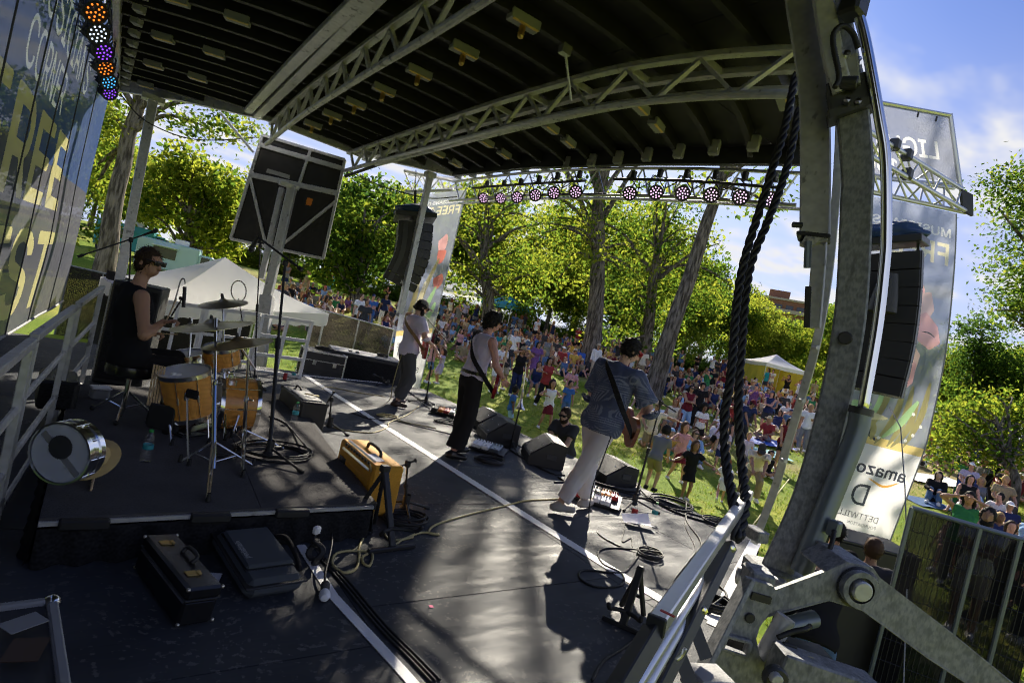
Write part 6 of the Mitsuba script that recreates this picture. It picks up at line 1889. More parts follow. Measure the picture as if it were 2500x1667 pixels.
def guitar_stand(label, c, yaw, s=1.0, tilt=0.0):
    t = thing('guitar_stand', label, 'guitar stand')
    R = rotz(yaw); c = A(c)
    g = lambda *p: c + R @ (A(p) * s)
    part(t, 'front_bar', bar(g(-0.2, -0.16, 0.02), g(0.2, -0.16, 0.02), 0.035, 0.035, bev=0.008), 'black')
    part(t, 'spine', bar(g(0, -0.16, 0.03), g(0, 0.14, 0.5), 0.05, 0.03, up=(0, 0, 1), bev=0.006), 'black')
    part(t, 'rear_leg', bar(g(0, 0.14, 0.48), g(-0.12, 0.28, 0.01), 0.03, 0.03, bev=0.006), 'black')
    part(t, 'rear_leg', bar(g(0, 0.14, 0.48), g(0.12, 0.28, 0.01), 0.03, 0.03, bev=0.006), 'black')
    part(t, 'cross_link', bar(g(-0.07, 0.22, 0.2), g(0.07, 0.22, 0.2), 0.02, 0.02), 'black')
    for q in (-1, 1):
        part(t, 'cradle_arm', tube(curve([g(0, -0.1, 0.14), g(q * 0.1, -0.14, 0.14), g(q * 0.15, -0.2, 0.15), g(q * 0.16, -0.24, 0.2)], 6), 0.014, 8), 'black_rubber', True)
    part(t, 'head_block', box((0.07 * s, 0.06 * s, 0.05 * s), g(0, 0.14, 0.5), R, 0.008), 'black')
    part(t, 'tag', box((0.035 * s, 0.002, 0.09 * s), g(0, -0.075, 0.15), R @ rot([1, 0, 0], -30)), 'white')
    return t


guitar_stand('folding black guitar stand on the floor beside the mustard amplifier', (2.0, 3.62, 1.0), 8)
guitar_stand('folding black guitar stand standing in the shade near the guard rail', (3.203, 2.274, 1.000), -62, 0.68)


# ---------------------------------------------------------------- pedal boards, trumpet, papers
def pedal_board(label, c, yaw, size, rows, seed):
    t = thing('pedal_board', label, 'pedal board')
    R = rotz(yaw) @ rot([1, 0, 0], 9); c = A(c)
    part(t, 'frame', box((size[0], size[1], 0.03), c + A(0, 0, 0.06), R, 0.006), 'black')
    part(t, 'riser_foot', box((size[0] * 0.96, 0.03, 0.05), c + R @ A(0, size[1] * 0.4, 0.0) + A(0, 0, 0.035), R), 'black')
    rg = np.random.default_rng(seed)
    cols = ['white', 'grey', 'orange', 'silver', 'white', 'steel_blue', 'black', 'red', 'paper']
    i = 0
    for r in range(rows):
        x = -size[0] / 2 + 0.02
        while x < size[0] / 2 - 0.08:
            w = rg.uniform(0.075, 0.15); dd = size[1] / rows * 0.82
            if x + w > size[0] / 2:
                break
            p = A(x + w / 2, -size[1] / 2 + size[1] * (r + 0.5) / rows, 0.1)
            k = part(t, 'pedal', box((w * 0.92, dd, 0.05), c + R @ p, R, 0.008), cols[(i * 5 + seed) % len(cols)])
            for j in range(3):
                part(k, 'knob', lathe([(0, 0.02), (0.009, 0.018), (0.011, 0)], 8, c + R @ (p + A((j - 1) * w * 0.28, dd * 0.28, 0.025)), R), 'black_gloss', 30)
            part(k, 'footswitch', lathe([(0, 0.018), (0.01, 0.016), (0.012, 0)], 8, c + R @ (p + A(0, -dd * 0.28, 0.025)), R), 'chrome', 30)
            x += w; i += 1
    return t


pedal_board('crowded pedal board at the feet of the right guitarist', (5.02, 4.4, 1.0), -52, (0.66, 0.4), 2, 2)
pedal_board('small pedal board at the feet of the singer', (4.72, 6.15, 1.0), -50, (0.5, 0.3), 1, 4)
pedal_board('small flat tuner and white sheet at the feet of the bass player', (5.25, 8.35, 1.0), -40, (0.45, 0.25), 1, 6)


def trumpet():
    t = thing('trumpet', 'silver trumpet hanging bell down on its stand', 'trumpet')
    up = unit(A((5.002, 6.109, 2.176)) - A((5.035, 6.072, 1.674))); R = frame(up, (0.8, -0.6, 0)); c = A((5.035, 6.072, 1.674))
    g = lambda x, y, z: c + R @ A(x, y, z)
    part(t, 'bell', move(lathe([(0.075, 0.0), (0.058, 0.02), (0.036, 0.06), (0.022, 0.12), (0.015, 0.22), (0.011, 0.4)], 20), c, R), 'silver', 40)
    part(t, 'tubing', cat([tube(curve([g(0, 0, 0.4), g(0, 0, 0.47), g(0.03, 0, 0.5), g(0.06, 0, 0.47), g(0.06, 0, 0.2), g(0.03, 0, 0.15), g(0.045, 0, 0.12)], 8), 0.011, 6), tube(curve([g(0.06, 0, 0.47), g(0.065, 0, 0.52), g(0.062, 0, 0.58)], 6), 0.005, 6), tube(curve([g(0.06, 0, 0.2), g(0.09, 0.01, 0.17), g(0.1, 0, 0.26), g(0.06, 0, 0.3)], 6), 0.011, 6)]), 'silver', True)
    for k in range(3):
        v = part(t, 'valve', rod(g(-0.01, 0, 0.25 + k * 0.026), g(0.09, 0, 0.25 + k * 0.026), 0.011, 10), 'silver', 30)
        part(v, 'button', rod(g(-0.045, 0, 0.25 + k * 0.026), g(-0.01, 0, 0.25 + k * 0.026), 0.004, 6), 'brass', 30)
    part(t, 'mouthpiece', move(lathe([(0.006, 0), (0.005, 0.05), (0.013, 0.085), (0.013, 0.09), (0, 0.085)], 12), g(0.062, 0, 0.57), R), 'silver', 30)
    s = thing('trumpet_stand', 'black stand carrying the silver trumpet at the stage front', 'stand')
    b = A((5.349, 6.470, 1.000))
    part(s, 'pole', rod(b, g(0, 0, 0.08), 0.012, 8), 'black', 30)
    part(s, 'peg', lathe([(0.03, 0), (0.02, 0.1), (0, 0.16)], 12, g(0, 0, 0.0), R), 'black_rubber', 30)
    for a in (0, 120, 240):
        d = A(math.cos(math.radians(a + 15)), math.sin(math.radians(a + 15)), 0)
        part(s, 'leg', rod(b + A(0, 0, 0.12), b + d * 0.28 + A(0, 0, 0.012), 0.01, 6), 'black', 30)


trumpet()
P, q, _ = sheet(lambda u, v: A(5.03, 3.72, 1.012) + (u - 0.5)[..., None] * A(0.27, -0.14, 0) + (v - 0.5)[..., None] * A(0.1, 0.2, 0) + A(0, 0, 1) * (0.11 * np.abs(v - 0.45) ** 1.2 + 0.05 * u * v)[..., None], 8, 10)
solo('set_list', (P, q), 'paper', 'folded white sheet of paper on the stage front beside the red can', 'paper', True)
solo('confetti', box((0.03, 0.02, 0.002), A((1.943, 2.727, 1.000)) + A(0, 0, 0.006), rot([1, 1, 0], 15)), 'pink', 'tiny bright pink scrap on the bare floor in front', 'scrap')
solo('confetti', box((0.02, 0.015, 0.002), A((2.368, 5.706, 1.000)) + A(0, 0, 0.006)), 'green', 'tiny green scrap on the floor right of the riser', 'scrap')


# ---------------------------------------------------------------- cables on the floor
def cable(label, pts, r=0.008, mat='black_rubber', z=None):
    p = [A(q) + A(0, 0, r) for q in pts]
    return solo('stage_cable', tube(curve(p, 8), r, 6), mat, label, 'cable', True)


def coil(label, c, rad, turns, r=0.008, mat='black_rubber', tail=None, seed=0, sq=0.8):
    a = np.linspace(0, turns * 2 * math.pi, int(turns * 22))
    rg = np.random.default_rng(seed)
    j = meshkit.noise(np.stack([a * 0.35, a * 0, a * 0 + seed], -1), seed) - 0.5
    rr = rad * (1 + 0.28 * j)
    p = np.stack([rr * np.cos(a), rr * sq * np.sin(a), r * 1.2 + r * 1.1 * a / (2 * math.pi) * 0.8], 1) + A(c)
    p[:, :2] += (meshkit.noise(np.stack([a * 0.2, a * 0 + 5, a * 0 + seed], -1), seed)[:, None] - 0.5) * rad * 0.5
    if tail is not None:
        p = np.vstack([p, curve([p[-1]] + [A(t) + A(0, 0, r) for t in tail], 8)[1:]])
    return solo('stage_cable', tube(p, r, 6), mat, label, 'cable', True)


cable('long pale yellow cable from the mustard amplifier across the tape line', [(2.02, 4.1, 1.41), (2.114, 4.073, 1.191), (2.108, 4.010, 1.014), (1.826, 3.569, 1.000), (1.749, 3.392, 1.000), (1.663, 3.234, 1.000), (1.570, 3.202, 1.000), (1.539, 3.323, 1.000), (1.616, 3.460, 1.000), (1.747, 3.483, 1.000), (1.854, 3.431, 1.000), (1.772, 3.265, 1.000), (1.744, 3.318, 1.000), (1.812, 3.423, 1.000), (2.078, 3.542, 1.000), (2.186, 3.619, 1.000), (2.405, 3.725, 1.000), (2.537, 3.675, 1.000), (2.466, 3.720, 1.000), (2.635, 3.877, 1.000), (3.120, 4.080, 1.000), (3.669, 4.271, 1.000), (4.021, 4.396, 1.000), (4.575, 4.448, 1.000)], 0.009, 'yellow_cable')
cable('short pale yellow loop on the floor beside the black guitar stand', [(2.110, 3.612, 1.000), (2.164, 3.744, 1.000), (2.157, 3.808, 1.000), (2.103, 3.764, 1.000), (2.075, 3.660, 1.000), (2.124, 3.610, 1.000), (2.292, 3.655, 1.000)], 0.009, 'yellow_cable')
cable('pale yellow cable running from the black amplifier to the bass player', [(2.2, 6.5, 1.45), (2.4, 6.6, 1.42), (3.163, 8.734, 1.000), (3.561, 9.583, 1.000), (3.838, 9.619, 1.000), (4.110, 9.474, 1.000), (4.543, 9.426, 1.000), (4.641, 9.224, 1.000), (4.370, 8.706, 1.300), (4.384, 8.706, 1.685), (4.432, 8.738, 1.942)], 0.008, 'yellow_cable')
cable('pale yellow cable looping behind the short stand towards the tape line', [(2.624, 7.096, 1.000), (2.701, 6.981, 1.000), (2.853, 6.755, 1.000), (3.238, 6.725, 1.000), (3.645, 7.119, 1.000), (3.793, 7.393, 1.000), (4.385, 8.014, 1.000), (5.032, 8.851, 1.000)], 0.008, 'yellow_cable')
coil('small pale yellow coil on the floor in front of the bass player', (3.925, 7.764, 1.000), 0.16, 3, 0.008, 'yellow_cable', [(4.062, 7.559, 1.000), (4.528, 7.294, 1.000)], 3, 0.6)
cable('dark cable stretched across the tape line behind the singer', [(3.381, 7.780, 1.000), (3.545, 7.511, 1.000), (3.913, 7.552, 1.000), (4.181, 7.353, 1.000), (4.632, 7.024, 1.000)], 0.007)
coil('tidy black cable coil at the base of the short boom stand', (2.375, 3.962, 1.000), 0.17, 5, 0.009, seed=4)
coil('loose black cable coil on the floor in the middle of the stage', (4.469, 5.748, 1.000), 0.2, 6, 0.008, seed=5)
coil('black cable loops behind the singer on the far floor', (4.966, 7.724, 1.000), 0.2, 4, 0.008, tail=[(5.220, 8.785, 1.000), (5.645, 10.611, 1.000)], seed=6)
coil('thick black cable loops right of the legs of the right guitarist', (6.005, 4.988, 1.000), 0.42, 4, 0.013, tail=[(6.172, 4.488, 1.000), (6.118, 4.032, 1.000), (6.275, 3.761, 1.000), (6.435, 3.599, 1.000)], seed=7)
coil('messy black cable pile at the stage front edge', (6.379, 4.280, 1.000), 0.3, 5, 0.01, tail=[(6.009, 3.775, 1.000), (5.612, 3.335, 1.000), (5.285, 3.062, 1.000)], seed=8)
coil('small black cable coil at the near front corner', (6.511, 3.671, 1.000), 0.2, 4, 0.009, seed=9)
coil('black cable coil below the guard rail on the near corner', (4.210, 2.248, 1.000), 0.14, 6, 0.01, tail=[(4.045, 2.209, 1.000), (4.342, 2.246, 1.000), (4.568, 2.363, 1.000), (4.671, 2.519, 1.000)], seed=10, sq=0.9)
coil('black cable coil on the sunlit floor in front of the paper sheet', (4.441, 3.074, 1.000), 0.12, 5, 0.008, tail=[(4.273, 3.236, 1.000), (4.041, 3.262, 1.000), (3.866, 3.180, 1.000), (3.747, 3.004, 1.000), (3.786, 2.833, 1.000), (3.614, 2.680, 1.000), (3.353, 2.701, 1.000), (3.310, 2.828, 1.000), (3.460, 2.943, 1.000), (3.790, 2.847, 1.000), (4.021, 2.933, 1.000), (4.359, 3.119, 1.000), (4.619, 3.271, 1.000)], seed=11)
cable('black guitar cable hanging from the right guitarist to the floor', [(4.316, 3.734, 1.924), (4.214, 3.680, 1.697), (4.031, 3.562, 1.449), (4.433, 3.856, 1.000), (4.258, 3.537, 1.000), (4.259, 3.310, 1.000), (4.360, 3.226, 1.000), (4.595, 3.428, 1.000), (4.400, 3.370, 1.000), (4.712, 3.623, 1.000), (5.126, 3.963, 1.000)], 0.006)
cable('thin black cable snaking down the sunlit front floor to the guard rail', [(5.912, 3.730, 1.000), (5.696, 3.552, 1.000), (5.242, 3.125, 1.000), (4.828, 2.917, 1.000), (4.202, 2.631, 1.000), (3.992, 2.475, 1.000)], 0.006)
cable('black cable running along the stage front behind the pedal board', [(5.193, 5.199, 1.000), (5.180, 4.884, 1.000), (5.416, 4.713, 1.000), (5.752, 4.543, 1.000), (6.315, 4.429, 1.000), (6.442, 4.135, 1.000)], 0.011)
cable('second black cable running along the stage front', [(4.951, 4.994, 1.000), (5.336, 5.016, 1.000), (5.682, 4.844, 1.000), (5.996, 4.576, 1.000), (6.159, 4.197, 1.000), (6.425, 3.913, 1.000), (6.578, 3.641, 1.000)], 0.01)
cable('bundle cable leading to the middle stage monitor', [(5.493, 8.627, 1.000), (5.277, 7.453, 1.000), (5.305, 6.787, 1.000), (5.177, 5.466, 1.000), (5.393, 5.281, 1.000)], 0.011)
cable('black cable along the far stage front edge', [(5.566, 10.569, 1.000), (5.406, 9.326, 1.000), (5.390, 8.676, 1.000), (5.313, 8.065, 1.000), (4.963, 6.965, 1.000)], 0.01)
cable('black cable beside the folded stand towards the guard rail', [(3.155, 2.113, 1.000), (2.922, 2.042, 1.000), (2.666, 1.975, 1.000), (2.462, 1.865, 1.000)], 0.009)
cable('dark thin cable on the floor behind the drummer', [(0.154, 6.754, 1.000), (0.245, 6.938, 1.000), (0.447, 7.281, 1.000), (0.535, 7.603, 1.000)], 0.007)
coil('black cable tangle on the riser beside the bass drum', (1.517, 4.832, 1.250), 0.28, 5, 0.008, tail=[(1.854, 5.642, 1.250), (1.836, 5.928, 1.250), (1.748, 6.084, 1.250)], seed=12)
for i, (dx, w) in enumerate(((0.05, 0.06), (0.075, 0.05), (0.1, 0.04))):
    cable('flat black cable run taped along the narrow white line, number %s from it' % ('one', 'two', 'three')[i], [A((1.458, 3.406, 1.000)) + A(dx * .6, 0, 0), A((1.464, 3.089, 1.000)) + A(dx, 0, 0), A((1.492, 2.615, 1.000)) + A(dx, 0, 0), A((1.534, 2.311, 1.000)) + A(dx, 0, 0), A((1.558, 2.114, 1.000)) + A(dx, 0, 0)], 0.007)



# ---------------------------------------------------------------- bodies: joints -> smooth union of tapered limbs -> one surface
def surface(D, org, h):
    """surface nets over a sampled distance field"""
    s = D < 0
    act = np.zeros(tuple(n - 1 for n in D.shape), np.int8)
    for c in np.ndindex(2, 2, 2):
        act += s[c[0]:D.shape[0] - 1 + c[0], c[1]:D.shape[1] - 1 + c[1], c[2]:D.shape[2] - 1 + c[2]]
    I = np.argwhere((act > 0) & (act < 8))
    cid = -np.ones(act.shape, np.int64); cid[tuple(I.T)] = np.arange(len(I))
    co = np.array(list(np.ndindex(2, 2, 2)))
    val = np.stack([D[tuple((I + c).T)] for c in co], 1)
    acc = np.zeros((len(I), 3)); cnt = np.zeros(len(I))
    for a in range(8):
        for b in range(a + 1, 8):
            if np.abs(co[a] - co[b]).sum() != 1:
                continue
            m = (val[:, a] < 0) != (val[:, b] < 0)
            t = np.clip(val[m, a] / (val[m, a] - val[m, b]), 0.02, 0.98)[:, None]
            acc[m] += co[a] + (co[b] - co[a]) * t; cnt[m] += 1
    V = org + (I + acc / cnt[:, None]) * h
    F = []
    for ax in range(3):
        u, v = (ax + 1) % 3, (ax + 2) % 3
        sl0 = [slice(None)] * 3; sl1 = [slice(None)] * 3
        sl0[ax] = slice(0, -1); sl1[ax] = slice(1, None)
        E = np.argwhere(s[tuple(sl0)] != s[tuple(sl1)])
        E = E[(E[:, u] > 0) & (E[:, v] > 0) & (E[:, u] < act.shape[u]) & (E[:, v] < act.shape[v])]
        du, dv = np.eye(3, dtype=int)[u], np.eye(3, dtype=int)[v]
        q = np.stack([cid[tuple((E - du - dv).T)], cid[tuple((E - dv).T)], cid[tuple(E.T)], cid[tuple((E - du).T)]], 1)
        q = np.where(s[tuple(E.T)][:, None], q, q[:, ::-1])
        F.append(q[(q >= 0).all(1)])
    F = np.vstack(F)
    return V, np.vstack([F[:, [0, 1, 2]], F[:, [0, 2, 3]]])


def cap(a, b, ra, rb, k=0.03):
    return ('c', A(a), A(b), ra, rb, k)


def ell(c, r, R=None, k=0.03):
    return ('e', A(c), A(r), np.eye(3) if R is None else R, None, k)


def pdist(p, P):
    if p[0] == 'c':
        _, a, b, ra, rb, k = p
        d = b - a; t = np.clip(((P - a) @ d) / max(d @ d, 1e-9), 0, 1)
        return np.linalg.norm(P - a - t[..., None] * d, axis=-1) - (ra + (rb - ra) * t)
    _, c, r, R, _, k = p
    q = (P - c) @ R
    n = np.linalg.norm(q / r, axis=-1)
    g = np.linalg.norm(q / (r * r), axis=-1)
    return n * (n - 1) / np.maximum(g, 1e-6)


def pbox(p):
    if p[0] == 'c':
        r = max(p[3], p[4]); return np.minimum(p[1], p[2]) - r, np.maximum(p[1], p[2]) + r
    e = np.abs(p[3]) @ p[2]; return p[1] - e, p[1] + e


def solid(prims, h, cuts=(), holes=(), wrinkle=0.0, seed=0, freq=11.0, cutto=None):
    """cuts: (point, normal[, radius]) keeps the side behind the normal"""
    lo = np.min([pbox(p)[0] for p in prims], 0) - 2.5 * h; hi = np.max([pbox(p)[1] for p in prims], 0) + 2.5 * h
    n = np.ceil((hi - lo) / h).astype(int) + 1
    ax = [lo[i] + np.arange(n[i]) * h for i in range(3)]
    D = np.full(n, 1.0)
    for p in prims:
        a, b = pbox(p); m = p[5] + 2.5 * h
        sl = tuple(slice(max(0, int((a[i] - m - lo[i]) / h)), min(n[i], int((b[i] + m - lo[i]) / h) + 2)) for i in range(3))
        P = np.stack(np.meshgrid(*[ax[i][sl[i]] for i in range(3)], indexing='ij'), -1)
        d, o, k = pdist(p, P), D[sl], p[5]
        w = np.clip(0.5 + 0.5 * (o - d) / k, 0, 1)
        D[sl] = o * (1 - w) + d * w - k * w * (1 - w)
    if cuts or holes:
        P = np.stack(np.meshgrid(*ax, indexing='ij'), -1)
        for c in cuts:
            e = (P - A(c[0])) @ unit(c[1])
            if len(c) > 2:
                e = np.where(np.linalg.norm(P - A(c[0]), axis=-1) < c[2], e, -1.0)
            D = np.maximum(D, e)
        for p in holes:
            D = np.maximum(D, -pdist(p, P))
    V, F = surface(D, lo, h)
    if wrinkle:
        nn = meshkit.arrays((V, F), True)[2]
        V = V + nn * ((meshkit.fbm(V * A(freq, freq, freq * 0.55), 3, seed) - 0.5) * wrinkle)[:, None]
    return V, F


def ik(a, b, l1, l2, pole):
    a, b = A(a), A(b); d = b - a; L = np.linalg.norm(d); u = d / max(L, 1e-9)
    L = min(L, (l1 + l2) * 0.999)
    x = (l1 * l1 - l2 * l2 + L * L) / (2 * L); hh = math.sqrt(max(l1 * l1 - x * x, 0))
    p = A(pole) - u * (A(pole) @ u)
    return a + u * x + unit(p) * hh


def joints(pel=(0, 0, .93), spine=(0, 0, 1), right=(1, 0, 0), face=(0, 1, 0), lw=(-.27, .08, .86), rw=(.27, .08, .86), la=(-.11, 0, .08), ra=(.11, 0, .08), lep=(-.4, -.6, -.2), rep=(.4, -.6, -.2), lkp=(-.1, 1, .1), rkp=(.1, 1, .1), lt=(-.15, 1, 0), rt=(.15, 1, 0), hn=0.0, w=1.0):
    """joints of a 1.75 m figure; wrists, ankles and bending directions given, elbows and knees solved"""
    pel, z = A(pel), unit(spine); x = unit(A(right) - z * (A(right) @ z)); y = np.cross(z, x)
    J = dict(pel=pel, shm=pel + z * 0.5, face=unit(face))
    J['ls'], J['rs'] = J['shm'] - x * .185 * w, J['shm'] + x * .185 * w
    J['hup'] = unit(unit(z * 0.75 + A(0, 0, 1) * 0.6 + y * hn) - J['face'] * (unit(z * .75 + A(0, 0, 1) * .6 + y * hn) @ J['face']))
    J['hd'] = J['shm'] + z * 0.10 + unit(z * .6 + J['hup'] * .6 + J['face'] * 0.22) * 0.125
    J['lh'], J['rh'] = pel - x * .09 - z * .03, pel + x * .09 - z * .03
    for s, e in (('l', lep), ('r', rep)):
        wv = lw if s == 'l' else rw
        J[s + 'e'] = ik(J[s + 's'], wv, .29, .26, e)
        d = A(wv) - J[s + 'e']; J[s + 'w'] = J[s + 'e'] + unit(d) * min(np.linalg.norm(d), .262)
        av = la if s == 'l' else ra
        J[s + 'k'] = ik(J[s + 'h'], av, .43, .42, lkp if s == 'l' else rkp)
        d = A(av) - J[s + 'k']; J[s + 'a'] = J[s + 'k'] + unit(d) * min(np.linalg.norm(d), .425)
    J['lt'], J['rt'] = unit(lt), unit(rt)
    return J


def hand(w, d, palm, side, g=1.0, curl=0.5, k=5):
    """palm with four fingers of different lengths and a thumb leaving its side; palm = the way the palm faces"""
    d = unit(d); n = unit(A(palm) - d * (A(palm) @ d)); x = np.cross(d, n) * side
    w = A(w)
    R = np.stack([x, d, n], 1)
    M = [move(ball(1.0, (0, 0, 0), 1, (.04, .052, .016)), w + d * .055 * g, R, g)]
    for i, L in enumerate((.068, .078, .073, .058)):
        b = w + (d * .098 + x * (.03 - .02 * i)) * g
        c1 = b + (d * math.cos(curl * .7) + n * math.sin(curl * .7)) * L * .5 * g
        c2 = c1 + (d * math.cos(curl * 2.0) + n * math.sin(curl * 2.0)) * L * .5 * g
        M.append(tube([b - d * .02 * g, b, c1, c2], A(.0095, .0095, .0085, .0065) * g, k))
    b = w + (d * .035 + x * .034) * g
    c1 = b + unit(x * .75 + d * .6 + n * .25) * .034 * g
    M.append(tube([w + d * .02 * g + x * .018 * g, b, c1, c1 + unit(x * .25 + d * .9 + n * .3) * .03 * g], A(.013, .012, .0105, .008) * g, k))
    return cat(M)


def torso_prims(J, e=0.0, f=False, fat=1.0, k=0.05):
    p, s = J['pel'], J['shm']; z = unit(s - p); x = J['rs'] - J['ls']; x = unit(x - z * (x @ z)); y = np.cross(z, x); R = np.stack([x, y, z], 1); L = np.linalg.norm(s - p) / .5
    hip, wa, ch = (.172, .125, .158) if f else (.16, .14, .172)
    P = [ell(p + z * .0, (hip * fat + e, .112 * fat + e, .12 + e), R, k), ell(p + z * .19 * L, (wa * fat + e, .098 * fat + e, .17 + e), R, k), ell(p + z * .35 * L, (ch + e, .112 * fat + e, .17 + e), R, k),
         cap(J['ls'] - z * .025 + x * .02, J['rs'] - z * .025 - x * .02, .062 + e, .062 + e, k), cap(s - z * .06, s + z * .02 - y * .01, .09 + e * .5, .06 + e * .5, k)]
    if f:
        P += [ell(p + z * .34 * L + y * .085 + x * sg * .075, A(.065, .055, .065) + e, R, k) for sg in (-1, 1)]
    return P, x, y, z, R


def figure(J, h=0.014, g=1.0, head=1.0, f=False, fat=1.0, top='tee', bottom='trousers', hair='short', shoes=True, sleeve=0.62, hem=-0.1, loose=0.02, leg_r=(.1, .082, .075), wr=0.018, cuff=0.93, fine=False, beard=False, palms=((0, 0, -1), (0, 0, -1)), curl=0.7, seed=0, hat=None, glasses=False):
    """returns {part name: mesh}; J in metres at adult size, g scales the finished figure, head scales the head alone"""
    out = {}
    T_, x, y, z, R = torso_prims(J, 0, f, fat)
    hd, fc, hu = J['hd'], J['face'], J['hup']; hx = np.cross(fc, hu); HR = np.stack([hx, fc, hu], 1); q = head
    hd = J['shm'] + (hd - J['shm']) * (1 + (q - 1) * 0.75)
    H = lambda a, b, c: hd + HR @ (A(a, b, c) * q)
    body = list(T_) + [cap(J['shm'] - z * .02, H(0, -.02, -.06), .058, .052, .03)]
    body += [ell(H(0, -.008, .02), A(.076, .098, .098) * q, HR, .02), ell(H(0, .028, -.055), A(.056, .066, .062) * q, HR, .03), cap(H(-.03, .075, .03), H(.03, .075, .03), .018 * q, .018 * q, .02)]
    if h < .03:
        body += [cap(H(0, .088, .01), H(0, .108, -.03), .011 * q, .017 * q, .012), cap(H(-.018, .08, -.066), H(.018, .08, -.066), .012 * q, .012 * q, .012)]
        body += [ell(H(s * .077, -.008, -.012), A(.011, .024, .033) * q, HR, .01) for s in (-1, 1)]
    for s in 'lr':
        S, E, W_ = J[s + 's'], J[s + 'e'], J[s + 'w']
        body += [cap(S, E, .053 * (.86 if f else 1) * fat, .041, .02), cap(E, W_, .042, .027, .02), ell(E + (W_ - E) * .25, (.046, .046, .08), frame(W_ - E), .02)]
        Hh, K, An = J[s + 'h'], J[s + 'k'], J[s + 'a']
        body += [cap(Hh, K, .086 * fat, .055, .03), cap(K, An, .054, .036, .02), ell(K + (An - K) * .28 - unit(np.cross(x, An - K)) * -.012, (.055, .055, .12), frame(An - K), .02)]
        if not shoes:
            t = J[s + 't']; body += [cap(An - A(0, 0, .03), An + t * .13 - A(0, 0, .045), .036, .026, .02)]
    holes = [ell(H(s * .031, .104, .012), A(.018, .016, .012) * q, HR) for s in (-1, 1)] if fine else []
    parts = [solid(body, h, holes=holes)]
    for i, s in enumerate('lr'):
        W_, E = J[s + 'w'], J[s + 'e']
        parts.append(hand(W_ - unit(W_ - E) * .02, J.get(s + 'hand', unit(W_ - E)), palms[i], 1 if s == 'r' else -1, 1.0, curl, 6 if fine else 4))
    out['body'] = cat(parts)
    e = loose
    waist = J['pel'] + z * .13
    neck = cap(J['shm'] + z * .0, H(0, .0, -.05), .067, .07)
    if top in ('tee', 'long', 'tank', 'dress'):
        P = torso_prims(J, e, f, fat)[0]
        cuts, hs = [], [neck]
        if top == 'tank':
            hs += [cap(J[s + 's'] + x * (.055 if s == 'r' else -.055) - z * .02, J[s + 'e'], .085, .075) for s in 'lr']
        else:
            for s in 'lr':
                S, E, W_ = J[s + 's'], J[s + 'e'], J[s + 'w']
                if top == 'long':
                    P += [cap(S, E, .062 + e * .5, .054 + e * .5, .025), cap(E, W_, .054 + e * .5, .042 + e * .4, .025)]
                    cuts.append((W_ - unit(W_ - E) * .01, W_ - E, .09))
                else:
                    C = S + (E - S) * sleeve
                    P += [cap(S, C + (E - S) * .15, .06 + e * .6, .066 + e * 1.1, .025)]
                    cuts.append((C, E - S, .13))
        if top == 'dress':
            kn = (J['lk'] + J['rk']) / 2
            P += [cap(J['pel'], J['pel'] * .35 + kn * .65, .16, .2, .06)]
        else:
            P += [ell(J['pel'] + z * (hem * .5 + .04), (.165 * fat + e * 1.1, .118 * fat + e * 1.1, .2), R, .05)]
            cuts.append((J['pel'] + z * hem, -z, .33))
        out['dress' if top == 'dress' else 'shirt'] = solid(P, h, cuts, hs, wr, seed + 1, 8.0)
    if bottom in ('trousers', 'shorts', 'skirt'):
        P = [ell(J['pel'], (.172 * fat + .008, .122 * fat + .008, .135), R, .05)]
        cuts = [(waist, z, .3)]
        if bottom == 'skirt':
            kn = (J['lk'] + J['rk']) / 2
            C = J['pel'] + (kn - J['pel']) * .75
            P += [cap(J['pel'] - z * .02, C, .15, .2, .05)]
            cuts.append((C, kn - J['pel'], .4))
        else:
            for s in 'lr':
                Hh, K, An = J[s + 'h'], J[s + 'k'], J[s + 'a']
                if bottom == 'trousers':
                    P += [cap(Hh, K, leg_r[0], leg_r[1], .035), cap(K, K + (An - K) * cuff, leg_r[1], leg_r[2], .02)]
                    cuts.append((K + (An - K) * (cuff - .03), An - K, .16))
                else:
                    C = Hh + (K - Hh) * .78
                    P += [cap(Hh, C, leg_r[0] * 1.02, leg_r[0] * .98, .03)]
                    cuts.append((C, K - Hh, .14))
        out['skirt' if bottom == 'skirt' else bottom] = solid(P, h, cuts, (), wr, seed + 2, 9.0)
    if shoes:
        for s in 'lr':
            An, t = J[s + 'a'], J[s + 't']
            dn = unit(A(0, 0, -1) - t * (A(0, 0, -1) @ t))
            b = An + dn * .035
            out['shoe' if s == 'l' else 'shoe_2'] = solid([cap(b - t * .05, b + t * .15, .046, .04, .03), cap(An, b, .046, .05, .03)], min(h, .016), [(An + dn * .068, dn)])
    if hair:
        n = unit(HR @ A(0, .86, -.52))
        P = [ell(H(0, -.018, .012), A(.088, .106, .122) * q, HR, .02)]
        cuts = [(H(0, .064, .02) if hair != 'bald' else H(0, .0, .06), n), (H(0, -.05, -.115), unit(-hu + fc * .25))]
        if hair == 'long':
            P += [cap(H(0, -.06, .0), J['shm'] - y * .075 - z * .1, .085 * q, .065, .04), cap(H(.06, -.02, .0), J['shm'] + x * .06 - y * .03 - z * .05, .05 * q, .035, .03), cap(H(-.06, -.02, .0), J['shm'] - x * .06 - y * .03 - z * .05, .05 * q, .035, .03)]
            cuts = [(H(0, .05, .03), n, .2)]
        if hair == 'curly':
            P += [ell(H(0, -.03, .05), A(.12, .125, .12) * q, HR, .03)]
        if hair == 'mop':
            P += [ell(H(0, -.01, .05), A(.096, .108, .095) * q, HR, .03), cap(H(0, -.07, -.01), H(0, -.07, -.08), .06 * q, .05 * q, .03)]
        out['hair'] = solid(P, h, cuts, (), .03 if h < .014 else .024, seed + 3, 34.0)
